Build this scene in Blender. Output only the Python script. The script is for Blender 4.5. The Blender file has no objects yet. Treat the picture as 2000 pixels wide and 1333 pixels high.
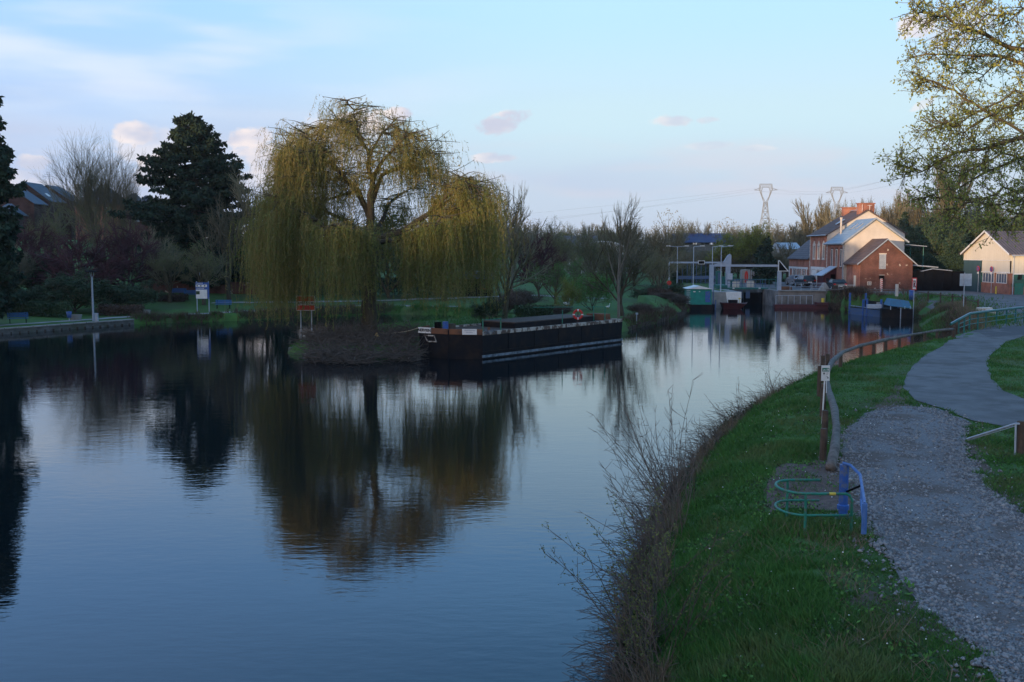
import bpy, math, random
import numpy as np
from mathutils import Vector, Matrix, Euler
from mathutils.geometry import delaunay_2d_cdt
R = math.radians
SC = bpy.context.scene
COL = SC.collection
# ---------------------------------------------------------------- camera
F = 1944.0; PITCH = R(5.19); CAMZ = 7.0
cam = bpy.data.objects.new('camera', bpy.data.cameras.new('camera')); COL.objects.link(cam)
cam.location = (0, 0, CAMZ); cam.rotation_euler = (R(90) - PITCH, 0, 0)
cam.data.sensor_width = 36; cam.data.lens = 36 * F / 2000; cam.data.clip_end = 8000; cam.data.clip_start = 0.1
SC.camera = cam
CP, SP = math.cos(PITCH), math.sin(PITCH)
def ray(px, py):
    u = (px - 1000) / F; v = (666.5 - py) / F
    return (u, CP + v * SP, v * CP - SP)
def at(px, py, Y):
    r = ray(px, py); t = Y / r[1]
    return Vector((r[0] * t, Y, CAMZ + r[2] * t))
def onz(px, py, z):
    r = ray(px, py); t = (z - CAMZ) / r[2]
    return Vector((r[0] * t, r[1] * t, z))
def azel(px, py):
    r = ray(px, py); return math.atan2(r[0], r[1]), math.atan2(r[2], math.hypot(r[0], r[1]))
# ---------------------------------------------------------------- light
SUN_EL, SUN_AZ = R(2.8), R(218)          # compass azimuth of the sun, clockwise from +Y
SC.view_settings.view_transform = 'Standard'; SC.view_settings.look = 'None'
SC.view_settings.exposure = 0.27; SC.view_settings.gamma = 1.0
SC.cycles.use_denoising = True
SC.cycles.max_bounces = 5; SC.cycles.diffuse_bounces = 2; SC.cycles.glossy_bounces = 3
SC.cycles.transparent_max_bounces = 8; SC.cycles.volume_bounces = 0
SC.cycles.caustics_reflective = False; SC.cycles.caustics_refractive = False
W = bpy.data.worlds.new('World'); SC.world = W; W.use_nodes = True
nt = W.node_tree; N = nt.nodes; L = nt.links; N.clear()
def nd(t, **k):
    n = N.new(t)
    for a, b in k.items(): setattr(n, a, b)
    return n
def mth(op, a, b=None, c=None, clamp=False):
    n = nd('ShaderNodeMath', operation=op, use_clamp=clamp)
    for i, v in enumerate((a, b, c)):
        if v is None: continue
        if isinstance(v, (int, float)): n.inputs[i].default_value = v
        else: L.new(v, n.inputs[i])
    return n.outputs[0]
def mixc(f, a, b):
    n = nd('ShaderNodeMix', data_type='RGBA')
    if isinstance(f, (int, float)): n.inputs[0].default_value = f
    else: L.new(f, n.inputs[0])
    for i, v in ((6, a), (7, b)):
        if isinstance(v, tuple): n.inputs[i].default_value = (*v, 1)
        else: L.new(v, n.inputs[i])
    return n.outputs[2]
def sstep(x, a, b):
    n = nd('ShaderNodeMapRange', interpolation_type='SMOOTHSTEP')
    L.new(x, n.inputs[0]); n.inputs[1].default_value = a; n.inputs[2].default_value = b
    return n.outputs[0]
tc = nd('ShaderNodeTexCoord'); sx = nd('ShaderNodeSeparateXYZ'); L.new(tc.outputs['Generated'], sx.inputs[0])
az = mth('ARCTAN2', sx.outputs[0], sx.outputs[1]); el = mth('ARCSINE', sx.outputs[2])
def noise(sx_, sy_, scale, detail=4, rough=.55, off=0):
    cb = nd('ShaderNodeCombineXYZ'); L.new(mth('MULTIPLY', az, sx_), cb.inputs[0]); L.new(mth('MULTIPLY', el, sy_), cb.inputs[1]); cb.inputs[2].default_value = off
    n = nd('ShaderNodeTexNoise'); n.inputs['Scale'].default_value = scale; n.inputs['Detail'].default_value = detail; n.inputs['Roughness'].default_value = rough
    L.new(cb.outputs[0], n.inputs['Vector']); return n.outputs['Fac']
sky = nd('ShaderNodeTexSky', sky_type='NISHITA'); sky.sun_disc = False; sky.sun_elevation = SUN_EL; sky.sun_rotation = SUN_AZ
sky.air_density = 1.0; sky.dust_density = 1.5; sky.ozone_density = 2.0
ramp = nd('ShaderNodeValToRGB'); L.new(mth('DIVIDE', el, 1.0, clamp=True), ramp.inputs[0])
cr = ramp.color_ramp; cr.interpolation = 'EASE'
def S(*c): return tuple(((x / 255) / 12.92 if x <= 10 else (((x / 255) + .055) / 1.055) ** 2.4) for x in c)
stops = [(0.0, (.47, .54, .66)), (0.055, (.49, .59, .72)), (0.13, (.53, .71, .80)), (0.235, (.45, .71, .98)), (0.32, (.27, .64, 1.20)), (0.45, (.18, .48, .95)), (0.75, (.14, .31, .56))]
cr.elements[0].position = 0; cr.elements[0].color = (*stops[0][1], 1); cr.elements[1].position = stops[-1][0]; cr.elements[1].color = (*stops[-1][1], 1)
for p, c in stops[1:-1]:
    e = cr.elements.new(p); e.color = (*c, 1)
# the sky grows more lilac to the left and slightly warmer low on the right
c0 = mixc(mth('MULTIPLY', sstep(az, 0.10, -0.45), 0.75), ramp.outputs[0], mixc(sstep(el, .02, .32), (.44, .53, .74), (.27, .56, 1.10)))
# broad veils of high cloud on the left
v1 = mth('MULTIPLY', mth('MULTIPLY', sstep(noise(1.6, 9, 3.0, 3, .45, 1.7), .42, .68), sstep(mth('ADD', az, mth('MULTIPLY', el, .8)), 0.22, -0.25)), mth('MULTIPLY', sstep(el, .10, .15), sstep(el, .27, .2)))
c1 = mixc(mth('MULTIPLY', v1, .8), c0, (.66, .74, .86))
v2 = mth('MULTIPLY', mth('MULTIPLY', sstep(noise(1.5, 7, 2.2, 3, .5, 6.1), .45, .62), sstep(az, 0.25, -0.1)), mth('MULTIPLY', sstep(el, .0, .03), sstep(el, .17, .1)))
c2 = mixc(mth('MULTIPLY', v2, .5), c1, (.42, .50, .70))
v3 = mth('MULTIPLY', sstep(noise(2.0, 9, 2.6, 3, .5, 9.4), .5, .68), mth('MULTIPLY', sstep(el, .03, .06), sstep(el, .14, .08)))
c3 = mixc(mth('MULTIPLY', v3, .45), c2, (.62, .60, .68))
# small evening cumulus: (px, py, half width, half height, tilt, strength)
nz = noise(1, 1.6, 34, 5, .6, 3.3)
body = None; grey = None
puffs = [(978, 240, 56, 22, .22, .95), (1310, 235, 46, 13, 0, .7), (1384, 234, 26, 10, 0, .6), (965, 309, 54, 12, 0, .75), (1380, 284, 60, 9, .05, .35), (1480, 290, 40, 7, 0, .3), (1795, 48, 40, 26, .2, .9), (1800, 206, 24, 9, .4, .5), (1880, 60, 60, 40, .1, .5),
         (700, 235, 70, 34, .1, 1), (772, 224, 34, 16, 0, 1), (660, 280, 100, 60, 0, .7), (268, 262, 44, 26, 0, .9), (320, 292, 110, 40, .1, .5), (492, 268, 46, 24, .15, 1), (508, 312, 60, 34, 0, .9), (560, 350, 110, 50, 0, .55), (300, 330, 46, 34, 0, .9), (66, 318, 40, 16, 0, .75), (52, 352, 60, 22, 0, .5)]
for (px, py, hw, hh, tl, st) in puffs:
    a0, e0 = azel(px, py)
    da = mth('SUBTRACT', az, a0); de = mth('SUBTRACT', el, e0)
    de2 = mth('SUBTRACT', de, mth('MULTIPLY', da, tl))
    q = mth('ADD', mth('POWER', mth('MULTIPLY', da, F / hw), 2.0), mth('POWER', mth('MULTIPLY', de2, F / hh), 2.0))
    m = mth('SUBTRACT', 1.0, q)
    m = mth('ADD', m, mth('MULTIPLY', mth('SUBTRACT', nz, .5), 3.3))
    m = mth('MULTIPLY', sstep(m, 0.0, .75), st)
    body = m if body is None else mth('MAXIMUM', body, m)
c4 = mixc(body, c3, mixc(sstep(noise(1, 2, 18, 3, .5, 5), .35, .65), (.52, .54, .66), (.84, .75, .74)))
sk = nd('ShaderNodeMix', data_type='RGBA', blend_type='MIX'); sk.inputs[0].default_value = 0.12
# afterglow round the low sun, behind the camera
saz = mth('ADD', mth('MULTIPLY', sx.outputs[0], math.sin(SUN_AZ)), mth('MULTIPLY', sx.outputs[1], math.cos(SUN_AZ)))
glow = mth('MULTIPLY', sstep(saz, 0.05, .95), sstep(el, .9, .02))
c4 = mixc(mth('MULTIPLY', glow, .45), c4, (2.6, 1.75, 1.0))
tint = nd('ShaderNodeMix', data_type='RGBA', blend_type='MULTIPLY'); tint.inputs[0].default_value = 1; L.new(c4, tint.inputs[6]); tint.inputs[7].default_value = (11.2, 11.2, 11.2, 1)
L.new(tint.outputs[2], sk.inputs[6]); L.new(sky.outputs[0], sk.inputs[7])
bg = nd('ShaderNodeBackground'); bg.inputs[1].default_value = 0.1; L.new(sk.outputs[2], bg.inputs[0])
ow = nd('ShaderNodeOutputWorld'); L.new(bg.outputs[0], ow.inputs[0])
sun = bpy.data.objects.new('sun', bpy.data.lights.new('sun', 'SUN')); COL.objects.link(sun)
sun.data.energy = 4.8; sun.data.angle = R(0.6); sun.data.color = (1.0, 0.68, 0.40)
sdir = Vector((math.sin(SUN_AZ) * math.cos(SUN_EL), math.cos(SUN_AZ) * math.cos(SUN_EL), math.sin(SUN_EL)))
sun.rotation_euler = sdir.to_track_quat('Z', 'Y').to_euler()
# ---------------------------------------------------------------- materials
def mat(name, col, rough=.8, col2=None, scale=4, bump=0, bscale=None, metal=0, detail=4, stretch=None, rand=0, spec=.3, lo=.35, hi=.65, col3=None, scale3=.5, trans=0):
    m = bpy.data.materials.new(name); m.use_nodes = True
    t = m.node_tree; ns = t.nodes; ls = t.links; b = ns['Principled BSDF']
    b.inputs['Roughness'].default_value = rough; b.inputs['Metallic'].default_value = metal; b.inputs['Specular IOR Level'].default_value = spec
    b.inputs['Base Color'].default_value = (*col, 1)
    out = None
    tcn = ns.new('ShaderNodeTexCoord'); src = tcn.outputs['Object']
    if stretch:
        mp = ns.new('ShaderNodeMapping'); mp.inputs['Scale'].default_value = stretch; ls.new(src, mp.inputs[0]); src = mp.outputs[0]
    def nz_(sc, dt=detail):
        n = ns.new('ShaderNodeTexNoise'); n.inputs['Scale'].default_value = sc; n.inputs['Detail'].default_value = dt; n.inputs['Roughness'].default_value = .6; ls.new(src, n.inputs['Vector']); return n.outputs['Fac']
    def mr(x, a, c):
        n = ns.new('ShaderNodeMapRange'); n.inputs[1].default_value = a; n.inputs[2].default_value = c; ls.new(x, n.inputs[0]); return n.outputs[0]
    def mx(f, a, c):
        n = ns.new('ShaderNodeMix'); n.data_type = 'RGBA'; ls.new(f, n.inputs[0])
        for i, v in ((6, a), (7, c)):
            if isinstance(v, tuple): n.inputs[i].default_value = (*v, 1)
            else: ls.new(v, n.inputs[i])
        return n.outputs[2]
    if col2: out = mx(mr(nz_(scale), lo, hi), col, col2)
    if col3: out = mx(mr(nz_(scale3), .5, .62), out if out else col, col3)
    if rand:
        oi = ns.new('ShaderNodeObjectInfo'); h = ns.new('ShaderNodeHueSaturation')
        if out: ls.new(out, h.inputs['Color'])
        else: h.inputs['Color'].default_value = (*col, 1)
        a = ns.new('ShaderNodeMapRange'); a.inputs[3].default_value = 1 - rand; a.inputs[4].default_value = 1 + rand; ls.new(oi.outputs['Random'], a.inputs[0]); ls.new(a.outputs[0], h.inputs['Value'])
        out = h.outputs[0]
    if out: ls.new(out, b.inputs['Base Color'])
    if bump:
        bn = ns.new('ShaderNodeBump'); bn.inputs['Strength'].default_value = 1; bn.inputs['Distance'].default_value = bump; ls.new(nz_(bscale or scale * 4), bn.inputs['Height']); ls.new(bn.outputs[0], b.inputs['Normal'])
    if trans:
        tr = ns.new('ShaderNodeBsdfTranslucent'); ms = ns.new('ShaderNodeMixShader'); ms.inputs[0].default_value = trans
        if out: ls.new(out, tr.inputs[0])
        else: tr.inputs[0].default_value = (*col, 1)
        ls.new(b.outputs[0], ms.inputs[1]); ls.new(tr.outputs[0], ms.inputs[2]); ls.new(ms.outputs[0], ns['Material Output'].inputs[0])
    m.diffuse_color = (*col, 1)
    return m
def brickmat(name, c1, c2, mortar, patch=None, bw=.22, bh=.075):
    m = bpy.data.materials.new(name); m.use_nodes = True
    t = m.node_tree; ns = t.nodes; ls = t.links; b = ns['Principled BSDF']; b.inputs['Roughness'].default_value = .9; b.inputs['Specular IOR Level'].default_value = .2
    g = ns.new('ShaderNodeTexCoord'); s = ns.new('ShaderNodeSeparateXYZ'); ls.new(g.outputs['Object'], s.inputs[0])
    ad = ns.new('ShaderNodeMath'); ls.new(s.outputs[0], ad.inputs[0]); ls.new(s.outputs[1], ad.inputs[1])
    cb = ns.new('ShaderNodeCombineXYZ'); ls.new(ad.outputs[0], cb.inputs[0]); ls.new(s.outputs[2], cb.inputs[1])
    br = ns.new('ShaderNodeTexBrick'); br.inputs['Scale'].default_value = 1; br.inputs['Brick Width'].default_value = bw; br.inputs['Row Height'].default_value = bh; br.inputs['Mortar Size'].default_value = .008
    br.inputs['Color1'].default_value = (*c1, 1); br.inputs['Color2'].default_value = (*c2, 1); br.inputs['Mortar'].default_value = (*mortar, 1); ls.new(cb.outputs[0], br.inputs['Vector'])
    nz_ = ns.new('ShaderNodeTexNoise'); nz_.inputs['Scale'].default_value = .9; nz_.inputs['Detail'].default_value = 6; ls.new(g.outputs['Object'], nz_.inputs['Vector'])
    mr = ns.new('ShaderNodeMapRange'); mr.inputs[1].default_value = .3; mr.inputs[2].default_value = .7; mr.inputs[3].default_value = .62; mr.inputs[4].default_value = 1.25; ls.new(nz_.outputs[0], mr.inputs[0])
    ml = ns.new('ShaderNodeVectorMath'); ml.operation = 'SCALE'; ls.new(br.outputs[0], ml.inputs[0]); ls.new(mr.outputs[0], ml.inputs['Scale'])
    out = ml.outputs[0]
    if patch:
        n2 = ns.new('ShaderNodeTexNoise'); n2.inputs['Scale'].default_value = 1.7; n2.inputs['Detail'].default_value = 3; ls.new(g.outputs['Object'], n2.inputs['Vector'])
        m2 = ns.new('ShaderNodeMapRange'); m2.inputs[1].default_value = .66; m2.inputs[2].default_value = .7; ls.new(n2.outputs[0], m2.inputs[0])
        mx = ns.new('ShaderNodeMix'); mx.data_type = 'RGBA'; ls.new(m2.outputs[0], mx.inputs[0]); ls.new(out, mx.inputs[6]); mx.inputs[7].default_value = (*patch, 1); out = mx.outputs[2]
    ls.new(out, b.inputs['Base Color']); return m
def tilemat(name, c1, c2, ax=2, pitch=.3, bump=.03, scale=1.2):
    """roof covering: noise mottling with courses along an axis"""
    m = mat(name, c1, .8, c2, scale, detail=6)
    t = m.node_tree; ns = t.nodes; ls = t.links; b = ns['Principled BSDF']
    g = ns.new('ShaderNodeTexCoord'); w = ns.new('ShaderNodeTexWave'); w.wave_type = 'BANDS'; w.bands_direction = 'XYZ'[ax]; w.inputs['Scale'].default_value = .314 / pitch * 1.0; w.inputs['Distortion'].default_value = .3; ls.new(g.outputs['Object'], w.inputs['Vector'])
    bn = ns.new('ShaderNodeBump'); bn.inputs['Strength'].default_value = 1; bn.inputs['Distance'].default_value = bump; ls.new(w.outputs['Fac'], bn.inputs['Height']); ls.new(bn.outputs[0], b.inputs['Normal']); return m
M = {}
M['brick'] = brickmat('red brick', (.36, .12, .075), (.28, .095, .06), (.36, .26, .2))
M['brick_old'] = brickmat('old brick', (.15, .055, .042), (.105, .042, .034), (.15, .11, .09), patch=(.42, .36, .3))
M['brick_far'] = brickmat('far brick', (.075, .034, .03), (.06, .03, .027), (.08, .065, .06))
M['cream'] = mat('cream render', (.60, .54, .47), .9, (.50, .45, .39), .7, detail=6)
M['cream2'] = mat('cream boards', (.66, .61, .50), .8, (.58, .54, .44), .5, stretch=(1, 1, .2))
M['white'] = mat('white paint', (.72, .72, .70), .6, (.6, .6, .58), 3)
M['stone'] = mat('pale stone trim', (.60, .54, .46), .85, (.48, .43, .37), 3)
M['glass'] = mat('dark glass', (.02, .025, .03), .12, spec=.6)
M['glassb'] = mat('bluish glass', (.10, .13, .18), .25, spec=.6)
M['slate'] = tilemat('slate roof', (.075, .07, .08), (.11, .10, .105))
M['tile_brown'] = tilemat('brown tile roof', (.13, .085, .07), (.085, .06, .055))
M['metal_roof'] = tilemat('blue grey sheet roof', (.20, .29, .36), (.26, .34, .40), ax=0, pitch=.4)
M['slate_blue'] = tilemat('blue slate roof', (.075, .10, .14), (.10, .125, .155))
M['corr'] = tilemat('corrugated brown sheet', (.14, .105, .095), (.10, .08, .075), ax=0, pitch=.35, bump=.06)
M['zinc'] = mat('zinc', (.38, .42, .46), .45, (.3, .33, .37), 3, metal=.3)
M['galv'] = mat('galvanised steel', (.42, .47, .53), .5, (.34, .38, .44), 5, metal=.2)
M['lgrey'] = mat('light grey paint', (.33, .38, .46), .5, (.27, .32, .39), 2)
M['black'] = mat('black board', (.006, .006, .007), .95, spec=.05)
M['dark'] = mat('dark timber screen', (.006, .006, .008), .95, (.010, .010, .011), 2, spec=.05)
M['red'] = mat('red paint', (.55, .035, .025), .5, (.42, .03, .022), 6)
M['darkred'] = mat('dark red paint', (.085, .018, .022), .6, (.05, .015, .018), 5)
M['orange'] = mat('faded orange red', (.50, .10, .03), .6, (.38, .08, .03), 6)
M['blue'] = mat('blue paint', (.025, .10, .36), .45, (.03, .085, .27), 9, col3=(.10, .13, .2), scale3=5)
M['blue2'] = mat('bench blue', (.02, .12, .30), .5, (.03, .10, .24), 6)
M['blue_boat'] = mat('boat blue', (.045, .10, .22), .5, (.08, .11, .17), 3)
M['tarp'] = mat('blue tarpaulin', (.045, .17, .28), .6, (.06, .13, .22), 2, bump=.03, bscale=4)
M['green'] = mat('green paint', (.02, .20, .14), .5, (.02, .14, .10), 12, col3=(.09, .12, .08), scale3=9)
M['turq'] = mat('turquoise cabin paint', (.008, .22, .18), .5, (.008, .17, .14), 2)
M['dgreen'] = mat('dark green paint', (.012, .15, .13), .5, (.02, .10, .09), 4)
M['yellow'] = mat('yellow paint', (.62, .48, .07), .5, (.5, .38, .06), 6)
M['grey_green'] = mat('slate green door', (.05, .095, .105), .6, (.04, .08, .09), 1, stretch=(4, 4, .2))
M['concrete'] = mat('concrete', (.30, .29, .27), .9, (.20, .20, .19), 1.6, detail=7, bump=.02)
M['quay'] = mat('quay stone', (.15, .155, .155), .9, (.085, .09, .09), 1.8, detail=7, bump=.03, col3=(.08, .09, .07))
M['pilew'] = mat('timber piles', (.07, .06, .05), .9, (.04, .035, .03), 5)
M['bark'] = mat('bark', (.085, .072, .048), .95, (.048, .042, .028), 5, bump=.02, stretch=(1, 1, .3))
M['bark_pale'] = mat('pale bark', (.19, .17, .14), .95, (.12, .105, .085), 4, stretch=(1, 1, .3))
M['twig'] = mat('brown twigs', (.135, .11, .09), .95, (.09, .072, .06), 2, rand=.3)
M['twig_far'] = mat('far tawny twigs', (.165, .15, .095), .95, (.115, .11, .07), 1, rand=.3)
M['twig_red'] = mat('purple red twigs', (.085, .032, .038), .95, (.055, .025, .03), 2, rand=.25)
M['bud'] = mat('opening buds', (.16, .18, .055), .8, (.11, .13, .045), 1, rand=.3, trans=.3)
M['bud_brown'] = mat('tawny buds', (.20, .16, .09), .9, (.14, .12, .06), 1, rand=.3, trans=.2)
M['willow'] = mat('willow leaves', (.18, .205, .05), .7, (.11, .145, .035), .35, trans=.35, lo=.3, hi=.7)
M['willow2'] = mat('willow leaves tawny', (.28, .225, .07), .7, (.19, .17, .05), .5, trans=.35)
M['conifer'] = mat('dark conifer needles', (.014, .034, .02), .9, (.026, .048, .026), .6, rand=.15)
M['evergreen'] = mat('evergreen leaves', (.025, .05, .022), .8, (.04, .07, .03), .8, rand=.2)
M['spring'] = mat('fresh green leaves', (.10, .24, .05), .8, (.07, .17, .04), .8, rand=.2, trans=.3)
M['yellowgreen'] = mat('yellow green leaves', (.20, .22, .04), .8, (.12, .15, .03), .7, rand=.15, trans=.3)
M['hedge_brown'] = mat('brown hedge', (.085, .055, .042), .95, (.055, .042, .03), 1.4, rand=.2)
M['chestnut'] = mat('young chestnut leaves', (.42, .41, .10), .65, (.27, .30, .07), 1.2, trans=.4)
M['chest_bark'] = mat('lichened bark', (.16, .13, .07), .95, (.09, .075, .05), 6, bump=.01)
M['asphalt'] = mat('asphalt', (.15, .147, .147), .88, (.095, .093, .095), .9, detail=10, bump=.008, bscale=45, col3=(.085, .08, .078), scale3=.55)
M['gravel'] = mat('gravel bed', (.24, .235, .24), .95, (.10, .098, .10), 24, detail=6, bump=.03, bscale=28, col3=(.125, .10, .088), scale3=.6)
M['pebble'] = mat('pebbles', (.25, .25, .25), .9, (.12, .12, .12), 9, detail=2, lo=.45, hi=.55, bump=.01)
M['soil'] = mat('bare soil', (.085, .055, .045), .95, (.14, .10, .085), 7, detail=6, bump=.03, bscale=20)
M['path'] = mat('pale path', (.30, .29, .28), .9, (.22, .22, .21), 2)
M['log'] = mat('weathered log', (.17, .155, .14), .9, (.085, .075, .065), 5, bump=.015, stretch=(1, 1, 1), bscale=14)
M['post'] = mat('brown post', (.10, .07, .05), .9, (.06, .045, .035), 6, bump=.01)
M['hull'] = mat('black hull paint', (.007, .008, .012), .7, (.012, .011, .012), 2, bump=.012, bscale=2, col3=(.020, .015, .013), scale3=1.3, spec=.12)
M['rust'] = mat('rusty steel', (.20, .085, .04), .9, (.09, .05, .035), 1.6, detail=7)
M['deck'] = mat('worn deck', (.10, .075, .06), .9, (.06, .05, .045), 2, detail=6)
M['flake'] = mat('flaking white paint', (.42, .38, .33), .9, (.10, .07, .055), 3.2, detail=6, lo=.46, hi=.54, stretch=(1, 1, .5))
M['stripe'] = mat('pale waterline', (.20, .25, .30), .6, (.06, .08, .10), 3)
M['rope'] = mat('rope', (.35, .30, .22), .9)
M['tyre'] = mat('tyre rubber', (.012, .012, .013), .9)
M['car_silver'] = mat('silver car paint', (.42, .44, .47), .25, metal=.5, spec=.6)
M['car_black'] = mat('black car paint', (.012, .014, .02), .2, spec=.7)
M['lamp_red'] = mat('red lamp lens', (.5, .02, .015), .2)
M['pylon'] = mat('pylon steel', (.22, .24, .26), .6)
M['grassb'] = mat('grass blades', (.062, .17, .03), .8, (.042, .118, .024), .9, trans=.25, col3=(.10, .15, .045), scale3=.5)
M['dry'] = mat('dry stems', (.20, .155, .10), .9, (.12, .09, .06), 2)
M['feather'] = mat('white feathers', (.8, .8, .78), .8)
def ground_mat():
    m = mat('grassy ground', (.058, .135, .024), .95, (.042, .095, .02), 1.3, detail=8, bump=.04, bscale=9, col3=(.055, .085, .028), scale3=.22)
    return m
M['ground'] = ground_mat()
# water: clear dark body, Fresnel mirror, small ripples
wm = bpy.data.materials.new('canal water'); wm.use_nodes = True; t = wm.node_tree; b = t.nodes['Principled BSDF']
b.inputs['Base Color'].default_value = (.002, .006, .009, 1); b.inputs['Roughness'].default_value = .025; b.inputs['IOR'].default_value = 1.55; b.inputs['Specular IOR Level'].default_value = .5
g = t.nodes.new('ShaderNodeTexCoord')
def wn(sc, det, st):
    mp = t.nodes.new('ShaderNodeMapping'); mp.inputs['Scale'].default_value = st; t.links.new(g.outputs['Object'], mp.inputs[0])
    n = t.nodes.new('ShaderNodeTexNoise'); n.inputs['Scale'].default_value = sc; n.inputs['Detail'].default_value = det; n.inputs['Roughness'].default_value = .5; t.links.new(mp.outputs[0], n.inputs['Vector']); return n.outputs['Fac']
def wmul(a, k):
    n = t.nodes.new('ShaderNodeMath'); n.operation = 'MULTIPLY'; t.links.new(a, n.inputs[0])
    if isinstance(k, float): n.inputs[1].default_value = k
    else: t.links.new(k, n.inputs[1])
    return n.outputs[0]
ad = t.nodes.new('ShaderNodeMath'); t.links.new(wmul(wn(2.6, 3, (.7, 1.7, 1)), .0034), ad.inputs[0]); t.links.new(wmul(wn(.5, 2, (.7, 1.4, 1)), .0055), ad.inputs[1])
bp = t.nodes.new('ShaderNodeBump'); bp.inputs['Strength'].default_value = 1; bp.inputs['Distance'].default_value = 1; t.links.new(ad.outputs[0], bp.inputs['Height']); t.links.new(bp.outputs[0], b.inputs['Normal'])
M['water'] = wm
# ---------------------------------------------------------------- mesh helpers
class MB:
    def __init__(s): s.v = []; s.f = []; s.mi = []; s.m = 0
    def add(s, vs, fs):
        o = len(s.v); s.v += [tuple(p) for p in vs]; s.f += [tuple(i + o for i in f) for f in fs]; s.mi += [s.m] * len(fs)
    def box(s, x0, x1, y0, y1, z0, z1):
        s.add([(x0, y0, z0), (x1, y0, z0), (x1, y1, z0), (x0, y1, z0), (x0, y0, z1), (x1, y0, z1), (x1, y1, z1), (x0, y1, z1)],
              [(0, 3, 2, 1), (4, 5, 6, 7), (0, 1, 5, 4), (1, 2, 6, 5), (2, 3, 7, 6), (3, 0, 4, 7)])
        return s
    def rbox(s, c, sz, rz=0):
        """centre-bottom c, size, yaw"""
        ca, sa = math.cos(rz), math.sin(rz); hx, hy = sz[0] / 2, sz[1] / 2; vs = []
        for z in (c[2], c[2] + sz[2]):
            for x, y in ((-hx, -hy), (hx, -hy), (hx, hy), (-hx, hy)): vs.append((c[0] + x * ca - y * sa, c[1] + x * sa + y * ca, z))
        s.add(vs, [(0, 3, 2, 1), (4, 5, 6, 7), (0, 1, 5, 4), (1, 2, 6, 5), (2, 3, 7, 6), (3, 0, 4, 7)]); return s
    def prism(s, poly, z0, z1):
        n = len(poly); s.add([(p[0], p[1], z0) for p in poly] + [(p[0], p[1], z1) for p in poly], [tuple(range(n))[::-1], tuple(range(n, 2 * n))] + [(i, (i + 1) % n, (i + 1) % n + n, i + n) for i in range(n)]); return s
    def ext(s, poly, d):
        """3D polygon extruded by vector d"""
        n = len(poly); s.add([tuple(p) for p in poly] + [tuple(Vector(p) + Vector(d)) for p in poly], [tuple(range(n))[::-1], tuple(range(n, 2 * n))] + [(i, (i + 1) % n, (i + 1) % n + n, i + n) for i in range(n)]); return s
    def tube(s, pts, rad, n=8, closed=False, cap=True):
        pts = [Vector(p) for p in pts]; k = len(pts)
        if not hasattr(rad, '__len__'): rad = [rad] * k
        vs = []; up = Vector((0, 0, 1)); prev = None
        for i, p in enumerate(pts):
            if closed: d = pts[(i + 1) % k] - pts[i - 1]
            else: d = pts[min(i + 1, k - 1)] - pts[max(i - 1, 0)]
            d.normalize()
            a = prev - d * prev.dot(d) if prev is not None else d.cross(up)
            if a.length < 1e-3: a = d.cross(Vector((1, 0, 0)))
            a.normalize(); prev = a; b_ = d.cross(a)
            for j in range(n):
                an = 2 * math.pi * j / n; vs.append(p + (a * math.cos(an) + b_ * math.sin(an)) * rad[i])
        fs = []
        for i in range(k if closed else k - 1):
            i2 = (i + 1) % k
            for j in range(n): fs.append((i * n + j, i * n + (j + 1) % n, i2 * n + (j + 1) % n, i2 * n + j))
        if cap and not closed: fs += [tuple(range(n))[::-1], tuple(range((k - 1) * n, k * n))]
        s.add(vs, fs); return s
    def bar(s, a, b, r=.03, n=8): return s.tube([a, b], r, n)
    def cyl(s, x, y, z0, z1, r, n=12, r2=None): return s.tube([(x, y, z0), (x, y, z1)], [r, r if r2 is None else r2], n)
    def lathe(s, c, prof, n=16):
        vs = []
        for (r, z) in prof:
            for j in range(n): vs.append((c[0] + r * math.cos(2 * math.pi * j / n), c[1] + r * math.sin(2 * math.pi * j / n), c[2] + z))
        k = len(prof); s.add(vs, [(i * n + j, i * n + (j + 1) % n, (i + 1) * n + (j + 1) % n, (i + 1) * n + j) for i in range(k - 1) for j in range(n)]); return s
    def build(s, name, m, parent=None, smooth=False, label=None):
        me = bpy.data.meshes.new(name); o_ = Vector((0, 0, 0)); p = parent
        while p is not None: o_ += p.location; p = p.parent
        me.from_pydata([(v[0] - o_.x, v[1] - o_.y, v[2] - o_.z) for v in s.v], [], s.f)
        for mm in (m if isinstance(m, (list, tuple)) else [m]): me.materials.append(mm if not isinstance(mm, str) else M[mm])
        if isinstance(m, (list, tuple)): me.polygons.foreach_set('material_index', s.mi)
        if smooth: me.polygons.foreach_set('use_smooth', [True] * len(me.polygons))
        me.update(); ob = bpy.data.objects.new(name, me); COL.objects.link(ob); ob.parent = parent
        if label: ob['label'] = label
        return ob
def npmesh(name, V, Fc, m, parent=None, mi=None, smooth=False):
    """V (n,3) array, Fc (k,q) int array of q-gons"""
    me = bpy.data.meshes.new(name); k, q = Fc.shape
    me.vertices.add(len(V)); me.vertices.foreach_set('co', np.asarray(V, dtype=np.float32).ravel())
    me.loops.add(k * q); me.loops.foreach_set('vertex_index', Fc.astype(np.int32).ravel())
    me.polygons.add(k); me.polygons.foreach_set('loop_start', np.arange(0, k * q, q, dtype=np.int32)); me.polygons.foreach_set('loop_total', np.full(k, q, dtype=np.int32))
    for mm in (m if isinstance(m, (list, tuple)) else [m]): me.materials.append(M[mm])
    if mi is not None: me.polygons.foreach_set('material_index', mi.astype(np.int32))
    if smooth: me.polygons.foreach_set('use_smooth', np.ones(k, dtype=bool))
    me.update(calc_edges=True)
    o = bpy.data.objects.new(name, me); COL.objects.link(o); o.parent = parent; return o
def tag(o, label=None, cat=None, group=None, kind=None):
    for k, v in (('label', label), ('category', cat), ('group', group), ('kind', kind)):
        if v: o[k] = v
    return o
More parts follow.
